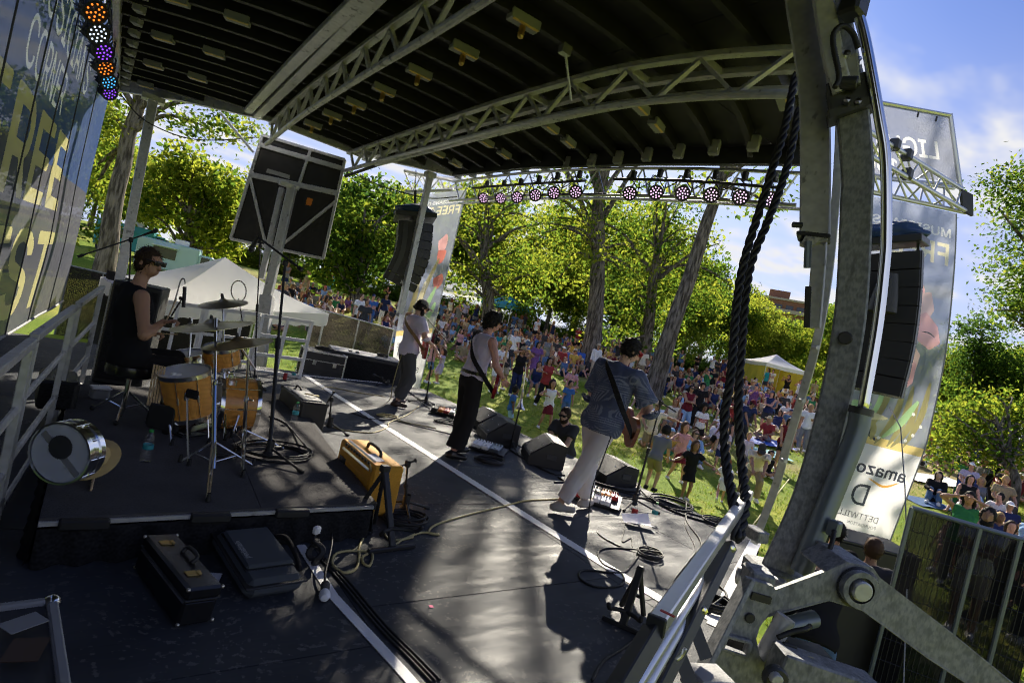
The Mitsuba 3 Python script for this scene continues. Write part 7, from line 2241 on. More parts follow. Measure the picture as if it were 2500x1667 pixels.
        if h < .025:
            V, F_ = out['hair']; rg = np.random.default_rng(seed + 50); nn = meshkit.arrays((V, F_), True)[2]
            M = [out['hair']]
            for i in rg.integers(0, len(V), 420 if h < .014 else 160):
                d = unit(nn[i] * .55 - hu * .55 - fc * .25 * (hair == 'long') + rg.normal(0, .35, 3)) * rg.uniform(.018, .042) * q
                s1 = unit(np.cross(d, rg.normal(size=3))) * .005; s2 = unit(np.cross(d, s1)) * .005
                M.append((np.array([V[i] - nn[i] * .008 + s1, V[i] - nn[i] * .008 - s1 + s2, V[i] - nn[i] * .008 - s1 - s2, V[i] + d]), np.array([[0, 1, 3], [1, 2, 3], [2, 0, 3]])))
            out['hair'] = cat(M)
    if beard:
        out['beard'] = solid([ell(H(0, .045, -.085), A(.062, .062, .066) * q, HR, .02), cap(H(-.065, .0, -.02), H(-.045, .05, -.09), .018, .03, .03), cap(H(.065, .0, -.02), H(.045, .05, -.09), .018, .03, .03)], min(h, .014), [(H(0, .05, -.045), unit(HR @ A(0, .45, .9)))], (), .02, seed + 4, 24.0)
    if hat == 'cap':
        C = solid([ell(H(0, -.01, .03), A(.091, .11, .112) * q, HR, .02)], min(h, .02), [(H(0, 0, .045), -hu)])
        B = move(ball(1.0, (0, 0, 0), 2, (.085, .085, .012)), H(0, .12, .05), HR, q)
        out['hat'] = cat([C, B])
    elif hat == 'straw':
        out['hat'] = move(lathe([(0, .15), (.07, .145), (.092, .10), (.096, .05), (.2, .035), (.21, .045), (.2, .028), (.09, .04)], 24), H(0, -.01, .03), HR, q)
    elif hat == 'beanie':
        out['hat'] = solid([ell(H(0, -.012, .035), A(.092, .11, .11) * q, HR, .02)], min(h, .02), [(H(0, 0, .03), unit(-hu + fc * .3))])
    if glasses:
        out['sunglasses'] = cat([box(A(.062, .014, .042) * q, H(s * .036, .104, .014), HR, .006) for s in (-1, 1)] + [box(A(.15, .006, .012) * q, H(0, .1, .028), HR), box(A(.005, .1, .012) * q, H(.078, .05, .025), HR), box(A(.005, .1, .012) * q, H(-.078, .05, .025), HR)])
    return {k: (v[0] * g, v[1]) for k, v in out.items()}


SKIN = {'fair': (.5, .31, .23), 'tan': (.4, .22, .14), 'olive': (.33, .18, .11), 'brown': (.16, .08, .05), 'rosy': (.52, .28, .22)}
HAIR = {'black': (.012, .01, .009), 'dark brown': (.035, .02, .012), 'brown': (.09, .05, .028), 'blond': (.42, .29, .13), 'red': (.22, .07, .025), 'grey': (.3, .29, .28)}
CLOTH = {'white': (.74, .74, .75), 'black': (.016, .016, .018), 'grey': (.2, .2, .21), 'navy': (.025, .035, .1), 'blue': (.05, .13, .36), 'light blue': (.28, .45, .66), 'red': (.3, .045, .045), 'maroon': (.14, .02, .03), 'pink': (.58, .3, .32),
         'green': (.04, .2, .08), 'teal': (.03, .3, .33), 'yellow': (.56, .38, .08), 'orange': (.45, .17, .05), 'purple': (.17, .08, .24), 'beige': (.5, .42, .31), 'khaki': (.3, .24, .15), 'denim': (.09, .15, .27), 'lavender': (.5, .44, .58), 'charcoal': (.05, .05, .055), 'cream': (.68, .62, .5)}
for k, v in SKIN.items():
    pm('skin_' + k, v, 0.5, 0.0, 0.4)
for k, v in HAIR.items():
    pm('hair_' + k.replace(' ', '_'), v, 0.7, 0.0, 0.25)
for k, v in CLOTH.items():
    pm('cloth_' + k.replace(' ', '_'), v, 0.9, 0.0, 0.1)


def dress_up(t, M, mats, to_world=None, smooth=True):
    for nm, m in M.items():
        name = 'shoe' if nm == 'shoe_2' else nm
        d = dict(m) if isinstance(m, dict) else mikit.ply(m, None, True)
        d['bsdf'] = {'type': 'ref', 'id': 'mat_' + mats.get(name, 'black')}
        if to_world is not None:
            d['to_world'] = to_world
        scene[numbered(t + '__' + name)] = d


def spot(p, yaw, s=1.0):
    """standing place: local y turned to the bearing yaw (degrees from +Y towards +X)"""
    return T().translate([float(v) for v in p]).rotate([0, 0, 1], -yaw).scale(s)


def locals_(p, yaw):
    R = rotz(-yaw)
    return lambda *a: A(p) + R @ A(a) * 1.06


# ---------------------------------------------------------------- the band
def guitar(label, c, neck, normal, mat, bass=False, name='electric_guitar'):
    t = thing(name, label, 'guitar')
    y = unit(neck); n = unit(A(normal) - y * (A(normal) @ y)); x = np.cross(y, n); R = np.stack([x, y, n], 1); c = A(c)
    out = curve([(0, -.2, 0), (.12, -.18, 0), (.165, -.08, 0), (.125, .02, 0), (.14, .12, 0), (.1, .2, 0), (.06, .16, 0), (.03, .13, 0), (-.03, .13, 0), (-.06, .17, 0), (-.11, .22, 0), (-.145, .13, 0), (-.12, .02, 0), (-.165, -.08, 0), (-.12, -.18, 0), (0, -.2, 0)], 6)[:, :2]
    part(t, 'body', prism(Polygon(out).buffer(-.008).buffer(.008), .042, c, R), mat)
    part(t, 'pickguard', prism(Polygon([(-.1, -.1), (.06, -.12), (.1, 0), (.06, .1), (-.06, .12), (-.1, .04)]).buffer(.01), .003, c + n * .0425, R), 'white')
    L = .62 if bass else .5
    part(t, 'neck', box((.052, L, .026), c + y * (.1 + L / 2) + n * .045, R, .006), 'wood_stick')
    part(t, 'headstock', prism(Polygon([(-.03, 0), (.03, 0), (.045, .06), (.03, .17), (-.03, .18), (-.045, .05)]), .018, c + y * (.1 + L) + n * .03, R), 'wood_stick')
    for k in range(4):
        part(t, 'tuning_peg', box((.022, .012, .01), c + y * (.14 + L + .032 * k) + n * .04 - x * .05, R, .003), 'chrome')
    for q in (-.06, .02):
        part(t, 'pickup', box((.075, .02, .012), c + y * q + n * .049, R, .003), 'black')
    part(t, 'bridge', box((.08, .03, .014), c - y * .13 + n * .049, R, .003), 'chrome')
    part(t, 'strings', cat([rod(c - y * .13 + n * .06 + x * s, c + y * (.12 + L) + n * .06 + x * s, .0012, 3) for s in (-.02, -.012, -.004, .004, .012, .02)]), 'silver', kind='stuff')
    for q in ((.07, -.12), (.1, -.07)):
        part(t, 'knob', lathe([(0, .018), (.01, .016), (.011, 0)], 8, c + R @ A(q[0], q[1], .044), R), 'chrome', 30)
    return t, R


def strap(label, pts, mat, w=0.055, up=(0, 0, 1)):
    solo('guitar_strap', strip(curve([A(p) for p in pts], 8), 0.008, w, up), mat, label, 'strap')


def wrap(J, yaw, p, s=1.06):
    """local joints to world"""
    R = rotz(-yaw)
    return {k: (R @ v if k in ('face', 'hup', 'lt', 'rt', 'lhand', 'rhand') else A(p) + R @ v * s) for k, v in J.items()}


pm('shirt_lavender', (.62, .57, .7), 0.9, 0.0, 0.1)
pm('shirt_palm', proc(t_palm), 0.85, 0.0, 0.1)
pm('trousers_grey', (.085, .085, .09), 0.9, 0.0, 0.1)
pm('trousers_black', (.02, .019, .02), 0.9, 0.0, 0.1)
pm('trousers_pale', (.62, .58, .6), 0.9, 0.0, 0.1)
pm('leather_brown', (.05, .025, .015), 0.4)
pm('shoe_grey', (.34, .31, .28), 0.7)
pm('cap_grey', (.2, .19, .17), 0.9)
pm('strap_tan', (.22, .13, .06), 0.6)
pm('tattoo', (.03, .035, .04), 0.6)

# bass player with cap and beard
p, yaw = A((4.526, 8.744, 1.029)), 92
p[2] = 1.0
G = locals_(p, yaw)
J = wrap(joints(pel=(0, 0, .93), spine=(0, .03, 1), face=(.05, .93, -.38), lw=(-.36, .33, 1.22), rw=(.2, .27, 1.1), la=(-.14, .08, .08), ra=(.14, -.06, .08), lep=(-.8, -.3, -.4), rep=(.8, -.6, -.1), lt=(-.3, 1, 0), rt=(.35, 1, 0), lkp=(-.1, 1, 0), rkp=(.1, 1, 0)), yaw, p)
t = thing('person', 'bearded bass player in grey cap, pale lavender tee and loose grey trousers', 'person')
M = figure(J, 0.013, fat=1.06, top='tee', bottom='trousers', sleeve=.75, hem=-.11, loose=.032, leg_r=(.115, .1, .098), cuff=.86, beard=True, hat='cap', glasses=True, fine=True, seed=1, curl=1.0, wr=.045, palms=((0, -1, 0), (0, -1, 0)))
dress_up(t, M, {'body': 'skin_fair', 'shirt': 'shirt_lavender', 'trousers': 'trousers_grey', 'shoe': 'leather_brown', 'hair': 'hair_black', 'beard': 'hair_black', 'hat': 'cap_grey', 'sunglasses': 'black_gloss'})
gt, gR = guitar('dark red bass guitar held by the bearded player in the cap', G(.1, .2, 1.02), (rotz(-yaw) @ A(-.9, .18, .38)), (rotz(-yaw) @ A(.15, 1, .12)), 'guitar_red', True, 'bass_guitar')
strap('tan guitar strap across the back of the capped bass player', [G(.2, .16, .98), G(.22, -.02, 1.15), G(.1, -.17, 1.32), G(-.08, -.15, 1.46), G(-.17, -.02, 1.5), G(-.2, .12, 1.42), G(-.22, .22, 1.22)], 'strap_tan')

# singer in the sleeveless vest
p, yaw = A((4.016, 5.890, 1.034)), 96
p[2] = 1.0
G = locals_(p, yaw)
J = wrap(joints(pel=(0, -.01, .95), spine=(.02, .1, 1), face=(.25, .95, -.12), lw=(-.34, .34, 1.25), rw=(.2, .3, 1.03), la=(-.16, .1, .08), ra=(.13, -.1, .08), lep=(-.8, -.3, -.4), rep=(.7, -.7, -.1), lt=(-.2, 1, 0), rt=(.4, 1, 0)), yaw, p)
t = thing('person', 'dark haired singer in striped sleeveless vest and wide black trousers', 'person')
M = figure(J, 0.012, fat=1.0, top='tank', bottom='trousers', hem=.02, loose=.022, leg_r=(.108, .105, .118), cuff=.9, hair='mop', glasses=True, fine=True, seed=5, curl=1.0, wr=.036, palms=((0, -1, 0), (0, -1, 0)))
dress_up(t, M, {'body': 'skin_rosy', 'shirt': 'shirt_lavender', 'trousers': 'trousers_black', 'shoe': 'black_gloss', 'hair': 'hair_black', 'sunglasses': 'black_gloss'})
part(t, 'belt', strip([G(.18 * math.sin(a), -.01 + .135 * math.cos(a), 1.035) for a in np.linspace(0, 2 * math.pi, 30)], .012, .04), 'black_gloss')
part(t, 'wristband', lathe([(.034, -.008), (.037, 0), (.034, .008)], 14, J['rw'] - unit(J['rw'] - J['re']) * .03, frame(J['rw'] - J['re'])), 'yellow', 30)
guitar('bright red electric guitar held upright by the singer in the vest', G(.12, .24, .98), (rotz(-yaw) @ A(-.55, .35, .75)), (rotz(-yaw) @ A(.45, 1, .1)), 'guitar_red')
strap('black patterned guitar strap across the back of the singer in the vest', [G(.2, .2, .86), G(.22, .02, 1.02), G(.14, -.14, 1.22), G(0, -.13, 1.42), G(-.1, -.02, 1.51), G(-.16, .1, 1.42), G(-.2, .22, 1.2)], 'black_cloth')

# guitarist in the palm leaf shirt, seen from behind
p, yaw = A((4.319, 4.088, 1.115)), 70
p[2] = 1.0
G = locals_(p, yaw)
J = wrap(joints(pel=(.12, .04, .93), spine=(.07, .12, 1), right=(1, -.1, -.06), face=(.62, .72, -.42), lw=(-.12, .42, 1.12), rw=(.36, .3, 1.02), la=(.03, .3, .08), ra=(-.03, -.14, .08), lep=(-.2, -.2, -1), rep=(.9, -.5, -.1), lt=(.1, 1, 0), rt=(.75, .8, 0), lkp=(0, 1, .1), rkp=(.2, .8, 0), w=1.06), yaw, p, 1.1)
t = thing('person', 'guitarist in blue palm leaf shirt and pale trousers seen from behind', 'person')
M = figure(J, 0.011, fat=1.16, top='tee', bottom='trousers', sleeve=.9, hem=-.12, loose=.036, leg_r=(.108, .086, .076), cuff=.9, hair='short', glasses=True, fine=True, seed=9, curl=1.0, wr=.05, palms=((0, -1, 0), (0, -1, 0)))
dress_up(t, M, {'body': 'skin_fair', 'shirt': 'shirt_palm', 'trousers': 'trousers_pale', 'shoe': 'shoe_grey', 'hair': 'hair_black', 'sunglasses': 'red'})
guitar('red brown electric guitar of the guitarist in the palm leaf shirt', G(.33, .22, .96), (rotz(-yaw) @ A(-.62, .62, .4)), (rotz(-yaw) @ A(.8, .9, .1)), 'guitar_brown')
strap('black studded guitar strap across the back of the palm leaf shirt', [G(.4, .2, .86), G(.42, .04, .96), G(.35, -.13, 1.16), G(.24, -.16, 1.34), G(.1, -.1, 1.5), G(.03, .04, 1.53), G(0, .2, 1.42), G(-.02, .3, 1.2)], 'black_cloth')

# drummer on the stool
J = dict(pel=A((0.406, 5.639, 1.761)), shm=A((0.355, 5.780, 2.304)), rs=A((0.391, 5.551, 2.285)), ls=A((0.322, 6.006, 2.304)), re=A((0.450, 5.360, 2.000)), rw=A((0.579, 5.554, 2.109)), le=A((0.426, 6.007, 1.979)), lw=A((0.554, 6.034, 1.932)),
         rh=A((0.427, 5.560, 1.742)), lh=A((0.420, 5.754, 1.743)), rk=A((0.714, 5.543, 1.763)), ra=A((0.771, 5.184, 1.189)), lk=A((0.746, 5.696, 1.792)), la=A((0.899, 5.378, 1.291)))
J['face'] = unit(A(.72, -.68, -.05)); J['hd'] = A((0.409, 5.796, 2.566)); J['hup'] = unit(A(0, 0, 1) - J['face'] * J['face'][2]); J['rt'] = unit(A(.7, -.65, -.1)); J['lt'] = unit(A(.9, -.4, 0))
J['rhand'] = unit(A(.75, -.2, .35)); J['lhand'] = unit(A(.8, -.3, .1))
t = thing('person', 'drummer in black sleeveless shirt and sunglasses seated on the round stool', 'person')
M = figure(J, 0.011, fat=1.12, top='tank', bottom='trousers', hem=-.1, loose=.02, leg_r=(.095, .07, .06), cuff=.95, hair='short', glasses=True, fine=True, seed=13, curl=1.2, wr=.024, palms=((0, 0, -1), (0, 0, -1)))
dress_up(t, M, {'body': 'skin_tan', 'shirt': 'cloth_black', 'trousers': 'trousers_black', 'shoe': 'leather_brown', 'hair': 'hair_dark_brown', 'sunglasses': 'black_gloss'})
d = unit(J['re'] - J['rs'])
part(t, 'tattoo', cat([move(tube(curve([A(.0475 * math.cos(a0 + s), .0475 * math.sin(a0 + s), z0 + .02 * math.sin(5 * s + q)) for s in np.linspace(0, 1.5, 9)], 4), .0028, 4), J['rs'] + d * .16, frame(d, (0, 0, 1))) for q, (a0, z0) in enumerate(((-2.4, -.02), (-2.1, .0), (-2.5, .02), (-2.0, .035), (-2.6, .05), (-1.9, -.035)))]), 'tattoo', kind='stuff')
hr = J['rw'] + J['rhand'] * .07; hl = J['lw'] + J['lhand'] * .07
solo('drumstick', rod(hr - A(.05, 0, .05), hr + (A((0.637, 5.541, 2.326)) - hr) * 1.0, .007, 8, .004), 'wood_stick', 'raised drumstick in the near hand of the drummer', 'drumstick', 30)
solo('drumstick', rod(hl - A(.06, 0, 0), A((0.754, 5.946, 1.975)), .007, 8, .004), 'wood_stick', 'lowered drumstick in the far hand of the drummer', 'drumstick', 30)



# ---------------------------------------------------------------- people on the lawn
POSES = {
    'stand': joints(),
    'stand_fold': joints(lw=(.1, .24, 1.18), rw=(-.1, .24, 1.16), lep=(-.6, .3, -.8), rep=(.6, .3, -.8)),
    'phone': joints(lw=(-.06, .38, 1.5), rw=(.08, .38, 1.5), lep=(-.7, 0, -1), rep=(.7, 0, -1)),
    'shade': joints(lw=(-.12, .2, 1.66), rw=(.12, .2, 1.66), lep=(-1, .3, 0), rep=(1, .3, 0)),
    'reach': joints(spine=(0, .08, 1), lw=(-.2, .1, .9), rw=(.72, .25, 1.12), rep=(.2, -.3, -1)),
    'arms_out': joints(spine=(.03, .06, 1), lw=(-.6, .22, 1.2), rw=(.62, .18, 1.15), lep=(0, -.5, -1), rep=(0, -.5, -1), la=(-.12, -.06, .08), ra=(.1, .1, .08)),
    'dance': joints(spine=(.06, .02, 1), lw=(-.2, .3, 1.3), rw=(.26, .26, 1.25), lep=(-1, 0, -.6), rep=(1, 0, -.6), la=(-.2, .1, .08), ra=(.14, -.16, .1)),
    'run': joints(pel=(0, 0, .9), spine=(0, .3, 1), lw=(-.24, .3, 1.1), rw=(.26, -.2, 1.0), la=(-.1, -.5, .25), ra=(.1, .3, .08), lt=(0, .5, -.8)),
    'lean': joints(pel=(0, -.1, .9), spine=(0, .42, 1), lw=(-.15, .42, .85), rw=(.15, .42, .85), face=(0, .9, -.35)),
    'bend': joints(pel=(0, -.2, .72), spine=(0, .75, 1), lw=(-.1, .62, .72), rw=(.1, .6, .72), face=(0, .7, -.7), la=(-.15, .1, .08), ra=(.2, -.25, .08)),
    'kneel': joints(pel=(0, -.1, .5), spine=(0, .1, 1), lw=(-.7, .3, .95), rw=(.28, .2, .62), lep=(0, -.3, -1), la=(-.12, -.52, .1), ra=(.12, -.5, .1), lt=(0, -.6, -.8), rt=(0, -.6, -.8), lkp=(0, 1, -.5), rkp=(0, 1, -.5)),
    'sit_cross': joints(pel=(0, 0, .13), spine=(0, .12, 1), lw=(-.22, .3, .3), rw=(.22, .3, .3), la=(.14, .34, .08), ra=(-.14, .42, .08), lkp=(-1, .3, .4), rkp=(1, .3, .4), lt=(1, .2, 0), rt=(-1, .2, 0)),
    'sit_knees': joints(pel=(0, 0, .13), spine=(0, .02, 1), lw=(-.12, .46, .42), rw=(.12, .46, .42), la=(-.14, .56, .08), ra=(.14, .56, .08), lkp=(0, .1, 1), rkp=(0, .1, 1)),
    'sit_lean': joints(pel=(0, 0, .13), spine=(0, -.35, 1), face=(0, 1, 0), lw=(-.32, -.42, .06), rw=(.32, -.42, .06), lep=(-.3, -1, .2), rep=(.3, -1, .2), la=(-.12, .8, .08), ra=(.16, .62, .08), lkp=(0, 0, 1), rkp=(.2, 0, 1)),
    'chair': joints(pel=(0, 0, .46), spine=(0, -.1, 1), lw=(-.18, .3, .6), rw=(.18, .3, .6), la=(-.13, .46, .08), ra=(.13, .46, .08), lkp=(0, 1, .3), rkp=(0, 1, .3)),
}
KINDS = {}


def kind(pose, top, bottom, hair, hat=None, f=False, glasses=False, h=.03, head=1.0, fat=1.0, beard=False):
    k = (pose, top, bottom, hair, hat, f, glasses, h, head, fat, beard)
    if k not in KINDS:
        M = figure(POSES[pose], h, 1.0, head, f, fat, top, bottom, hair, 'sit' not in pose or h < .025, loose=.022, hat=hat, glasses=glasses, beard=beard, wr=.012 if h < .025 else 0, seed=len(KINDS), curl=.5)
        KINDS[k] = {n: mikit.ply(m, None, True) for n, m in M.items()}
    return KINDS[k]


def person(label, p, yaw, pose, top, bottom, hair, colors, s=1.0, group=None, z=None, **kw):
    """colors: skin, hair, top, bottom[, hat[, shoes]]"""
    t = thing('person', label, 'person', group)
    c = list(colors) + ['grey', 'white'][len(colors) - 4:]
    q = 'cloth_%s'
    mats = {'body': 'skin_' + c[0], 'hair': 'hair_' + c[1].replace(' ', '_'), 'beard': 'hair_' + c[1].replace(' ', '_'), 'shirt': q % c[2].replace(' ', '_'), 'dress': q % c[2].replace(' ', '_'), 'trousers': q % c[3].replace(' ', '_'), 'shorts': q % c[3].replace(' ', '_'),
            'skirt': q % c[3].replace(' ', '_'), 'hat': q % c[4], 'shoe': q % c[5], 'sunglasses': 'black_gloss'}
    zz = float(gz(p[0], p[1])) if z is None else z
    dress_up(t, kind(pose, top, bottom, hair, **kw), mats, spot((p[0], p[1], zz), yaw, s))
    return t


HI = dict(h=.02)
KID = dict(h=.02, head=1.28)
# people right in front of the stage
person('bearded man in charcoal tee and sunglasses standing against the stage front', (6.789, 6.849, 0.200), 250, 'lean', 'tee', 'trousers', 'short', ('fair', 'dark brown', 'charcoal', 'black'), 1.0, z=0.0, glasses=True, beard=True, fat=1.1, **HI)
person('kneeling man in straw hat and cream tee stretching one arm out', (13.860, 10.518, 0.247), 215, 'kneel', 'tee', 'shorts', 'short', ('tan', 'grey', 'cream', 'khaki', 'beige'), 1.04, hat='straw', glasses=True, **HI)
person('boy in grey tee and khaki shorts leaning forward near the stage edge', (10.395, 7.600, -0.001), 75, 'lean', 'tee', 'shorts', 'short', ('fair', 'black', 'grey', 'khaki', 'grey', 'black'), .84, **KID)
person('laughing girl in pink top and maroon skirt facing the leaning boy', (11.846, 8.039, 0.063), 205, 'dance', 'tank', 'skirt', 'long', ('rosy', 'brown', 'pink', 'maroon'), .8, **KID)
person('girl in black top and dark dotted skirt with both arms flung out', (10.850, 7.030, -0.001), 215, 'arms_out', 'tee', 'skirt', 'long', ('olive', 'brown', 'black', 'black'), .72, **KID)
person('woman in light blue shirt and sunglasses sitting behind the girl in pink', (14.180, 9.278, 0.215), 220, 'sit_knees', 'long', 'trousers', 'long', ('fair', 'brown', 'light blue', 'denim'), 1.0, f=True, glasses=True, **HI)
person('child in white tee with red chest logo, behind the girl in pink', (16.101, 10.458, 0.368), 215, 'stand', 'tee', 'shorts', 'curly', ('brown', 'black', 'white', 'black'), .8, **KID)
person('long haired woman in brown top and jeans carrying a toddler', (17.427, 11.991, 0.515), 215, 'stand_fold', 'tank', 'trousers', 'long', ('tan', 'black', 'maroon', 'light blue'), 1.0, f=True, glasses=True, **HI)
person('young man in black tee standing behind the woman with the toddler', (18.925, 12.570, 0.642), 215, 'stand', 'tee', 'trousers', 'mop', ('tan', 'black', 'black', 'black'), 1.02, **HI)
person('child in yellow top and striped blue beanie beside the grey tee boy', (13.810, 9.809, 0.216), 210, 'sit_knees', 'tee', 'shorts', 'short', ('fair', 'brown', 'yellow', 'teal', 'light_blue'), .78, hat='beanie', **KID)
person('running child in lavender tee seen just left of the black cable looms', (16.079, 9.777, 0.340), 120, 'run', 'tee', 'shorts', 'short', ('brown', 'black', 'lavender', 'black'), .78, **KID)
person('man in navy tee and burgundy cap standing right of the cable looms', (18.899, 10.596, 0.556), 205, 'lean', 'tee', 'trousers', 'short', ('olive', 'black', 'navy', 'charcoal', 'maroon'), 1.03, hat='cap', glasses=True, **HI)
person('crouching man in cream shirt with black and red cap near the rail end', (13.164, 6.838, 0.090), 235, 'bend', 'tee', 'trousers', 'short', ('tan', 'brown', 'cream', 'khaki', 'charcoal'), 1.0, hat='cap', beard=True, **HI)
person('toddler in white top with bare legs walking away from the stage rail', (11.814, 6.769, 0.027), 60, 'run', 'tee', 'skirt', 'short', ('rosy', 'red', 'white', 'white'), .55, h=.02, head=1.45)
person('blond child standing behind the crouching man in the cap', (15.305, 8.347, 0.247), 225, 'stand', 'tee', 'shorts', 'short', ('rosy', 'blond', 'lavender', 'grey'), .66, **KID)
person('child in lavender tee and dark flowered shorts with pink shoes', (14.590, 8.642, 0.216), 230, 'stand', 'tee', 'shorts', 'short', ('fair', 'brown', 'lavender', 'navy', 'grey', 'pink'), .7, **KID)
person('woman in red top and long black skirt walking on the open grass', (17.666, 8.487, 0.321), 235, 'lean', 'tank', 'skirt', 'long', ('tan', 'black', 'maroon', 'black'), 1.0, f=True, **HI)
person('child in black vest sitting on the grass left of the woman in red', (16.273, 8.134, 0.296), 225, 'sit_cross', 'tank', 'shorts', 'short', ('tan', 'black', 'black', 'charcoal'), .75, **KID)
person('girl in white top and brown skirt dancing behind the trumpet', (10.825, 11.857, 0.160), 200, 'dance', 'tank', 'skirt', 'long', ('tan', 'dark brown', 'white', 'maroon'), .8, **KID)
person('woman in strapless red top and black trousers behind the dancing girl', (12.794, 14.421, 0.373), 200, 'dance', 'tank', 'trousers', 'long', ('tan', 'black', 'red', 'black'), .98, f=True, **HI)
person('boy in blue printed tee right of the dancing girl', (12.460, 12.881, 0.279), 200, 'stand', 'tee', 'shorts', 'short', ('tan', 'black', 'blue', 'denim'), .72, **KID)
person('small boy in bright blue tee and pale shorts left of the trumpet', (9.316, 11.611, 0.092), 120, 'stand', 'tee', 'shorts', 'short', ('brown', 'black', 'blue', 'light blue'), .66, **KID)
person('woman in floppy brown hat, black crop top and striped trousers', (12.488, 15.651, 0.428), 195, 'shade', 'tank', 'trousers', 'long', ('tan', 'brown', 'black', 'navy', 'khaki'), 1.0, f=True, hat='straw', **HI)
person('man in yellow cap, grey shirt and beige shorts behind the singer', (12.558, 16.595, 0.488), 195, 'stand', 'tee', 'shorts', 'short', ('tan', 'brown', 'charcoal', 'beige', 'yellow'), 1.02, hat='cap', **HI)
person('man in green cap, striped white shirt and white shorts behind the singer', (11.804, 15.923, 0.416), 195, 'stand_fold', 'tee', 'shorts', 'short', ('fair', 'brown', 'white', 'white', 'green'), 1.02, hat='cap', **HI)
person('woman in purple patterned dress behind the woman in the floppy hat', (15.339, 18.267, 0.737), 195, 'stand', 'dress', None, 'long', ('olive', 'black', 'purple', 'purple'), 1.0, f=True, **HI)
person('toddler in pink tee and black shorts alone on the grass', (14.514, 23.135, 1.037), 200, 'stand', 'tee', 'shorts', 'short', ('rosy', 'brown', 'pink', 'black'), .62, h=.02, head=1.4)
person('girl in black and white striped dress and leggings beside the banner', (9.851, 16.464, 0.366), 280, 'phone', 'dress', None, 'long', ('tan', 'dark brown', 'lavender', 'black'), .66, **KID)
person('girl in pink tank top and denim shorts holding hands beside the banner', (9.400, 16.433, 0.348), 110, 'reach', 'tank', 'shorts', 'short', ('tan', 'black', 'pink', 'denim'), .85, **KID)
person('woman in green top shading her eyes behind the right screened fence', (13.107, 2.848, 0.150), 262, 'shade', 'tank', 'trousers', 'long', ('tan', 'black', 'green', 'charcoal'), 1.0, f=True, **HI)
person('dark bearded man in white shirt behind the right screened fence', (10.427, 2.021, 0.100), 262, 'stand_fold', 'tee', 'shorts', 'short', ('olive', 'black', 'white', 'beige'), 1.04, beard=True, **HI)
person('man in dark tee bending forward behind the right screened fence', (11.098, 1.746, 0.100), 200, 'bend', 'tee', 'trousers', 'short', ('tan', 'black', 'charcoal', 'black'), 1.25, **HI)
person('woman in black jacket sitting on a blue blanket at right', (21.093, 5.414, 0.563), 255, 'sit_knees', 'long', 'trousers', 'long', ('fair', 'black', 'black', 'denim'), 1.0, f=True, **HI)
person('person in jeans crouching behind the trailer arm beside a black box', (5.729, 2.115, 0.314), 60, 'bend', 'tee', 'trousers', 'short', ('fair', 'brown', 'black', 'denim', 'grey', 'white'), 1.0, z=0.0, **HI)
person('stagehand with dark hair half hidden behind the trailer arm', (7.198, 2.248, 0.117), 60, 'stand', 'tee', 'trousers', 'short', ('tan', 'brown', 'charcoal', 'black'), 1.0, z=-.35, **HI)
person('person with black headphones half hidden between mast and ram', (7.070, 2.592, -0.074), 60, 'stand', 'tee', 'trousers', 'short', ('tan', 'black', 'black', 'black'), 1.0, z=-.3, **HI)
person('red shirted man in white cap sitting on the seat wall', (19.701, 21.433, 1.812), 200, 'chair', 'tee', 'shorts', 'short', ('tan', 'brown', 'red', 'black', 'white'), 1.0, hat='cap')
person('yellow shirted person in straw hat sitting on the seat wall', (20.190, 21.064, 1.957), 200, 'chair', 'tee', 'shorts', 'short', ('tan', 'brown', 'yellow', 'denim', 'beige'), 1.0, hat='straw')
person('man in white shirt and straw hat standing at the foot of the tall trunk', (21.412, 20.764, 2.046), 205, 'stand', 'long', 'trousers', 'short', ('tan', 'grey', 'white', 'beige', 'beige'), 1.0, hat='straw')
person('pink shirted older man sitting on the grass left of the palm leaf shirt', (16.914, 17.541, 0.779), 205, 'sit_cross', 'tee', 'shorts', 'bald', ('rosy', 'grey', 'pink', 'khaki'), 1.0)
k = kind('stand', 'tee', 'shorts', 'curly', **KID)
for txt, q, yaw, s, zz in (("LEVI'S", (16.101, 10.458, 0.368), 215, .8, 1.18),):
    R = rotz(-yaw); o = A(q[0], q[1], float(gz(q[0], q[1])))
    part('person_010', 'chest_logo', box((.24, .012, .1), o + R @ A(0, .152, zz) * s, R, .003), 'red')
    m = meshkit.text_mesh(txt, .055, .002, True)
    part('person_010', 'lettering', move((np.array(m.vertices) - A(.1, .027, 0), m.faces), o + R @ (A(0, .162, zz) * s), R @ rotz(180) @ rot([1, 0, 0], 90), s), 'white')


def folding_chair(label, p, yaw, mat):
    t = thing('folding_chair', label, 'chair')
    R = rotz(-yaw); o = A(p[0], p[1], float(gz(p[0], p[1])))
    g = lambda *a: o + R @ A(a)
    part(t, 'seat', box((.5, .45, .02), g(0, 0, .4), R @ rot([1, 0, 0], 6), .004), mat)
    part(t, 'backrest', box((.5, .02, .55), g(0, -.27, .72), R @ rot([1, 0, 0], 14), .004), mat)
    for s in (-1, 1):
        part(t, 'leg', rod(g(s * .26, -.25, 0), g(s * .26, .24, .42), .012, 6), 'dark_metal', 30)
        part(t, 'leg', rod(g(s * .26, .25, 0), g(s * .26, -.2, .42), .012, 6), 'dark_metal', 30)
        part(t, 'armrest', box((.05, .42, .02), g(s * .28, 0, .6), R, .005), 'black')


folding_chair('blue folding chair left of the palm leaf shirt guitarist, the nearer to the seat wall', (20.561, 21.522, 1.261), 200, 'blue')
folding_chair('blue folding chair standing empty beside the other blue chair', (21.974, 22.242, 1.398), 200, 'blue')


CHAIR = None


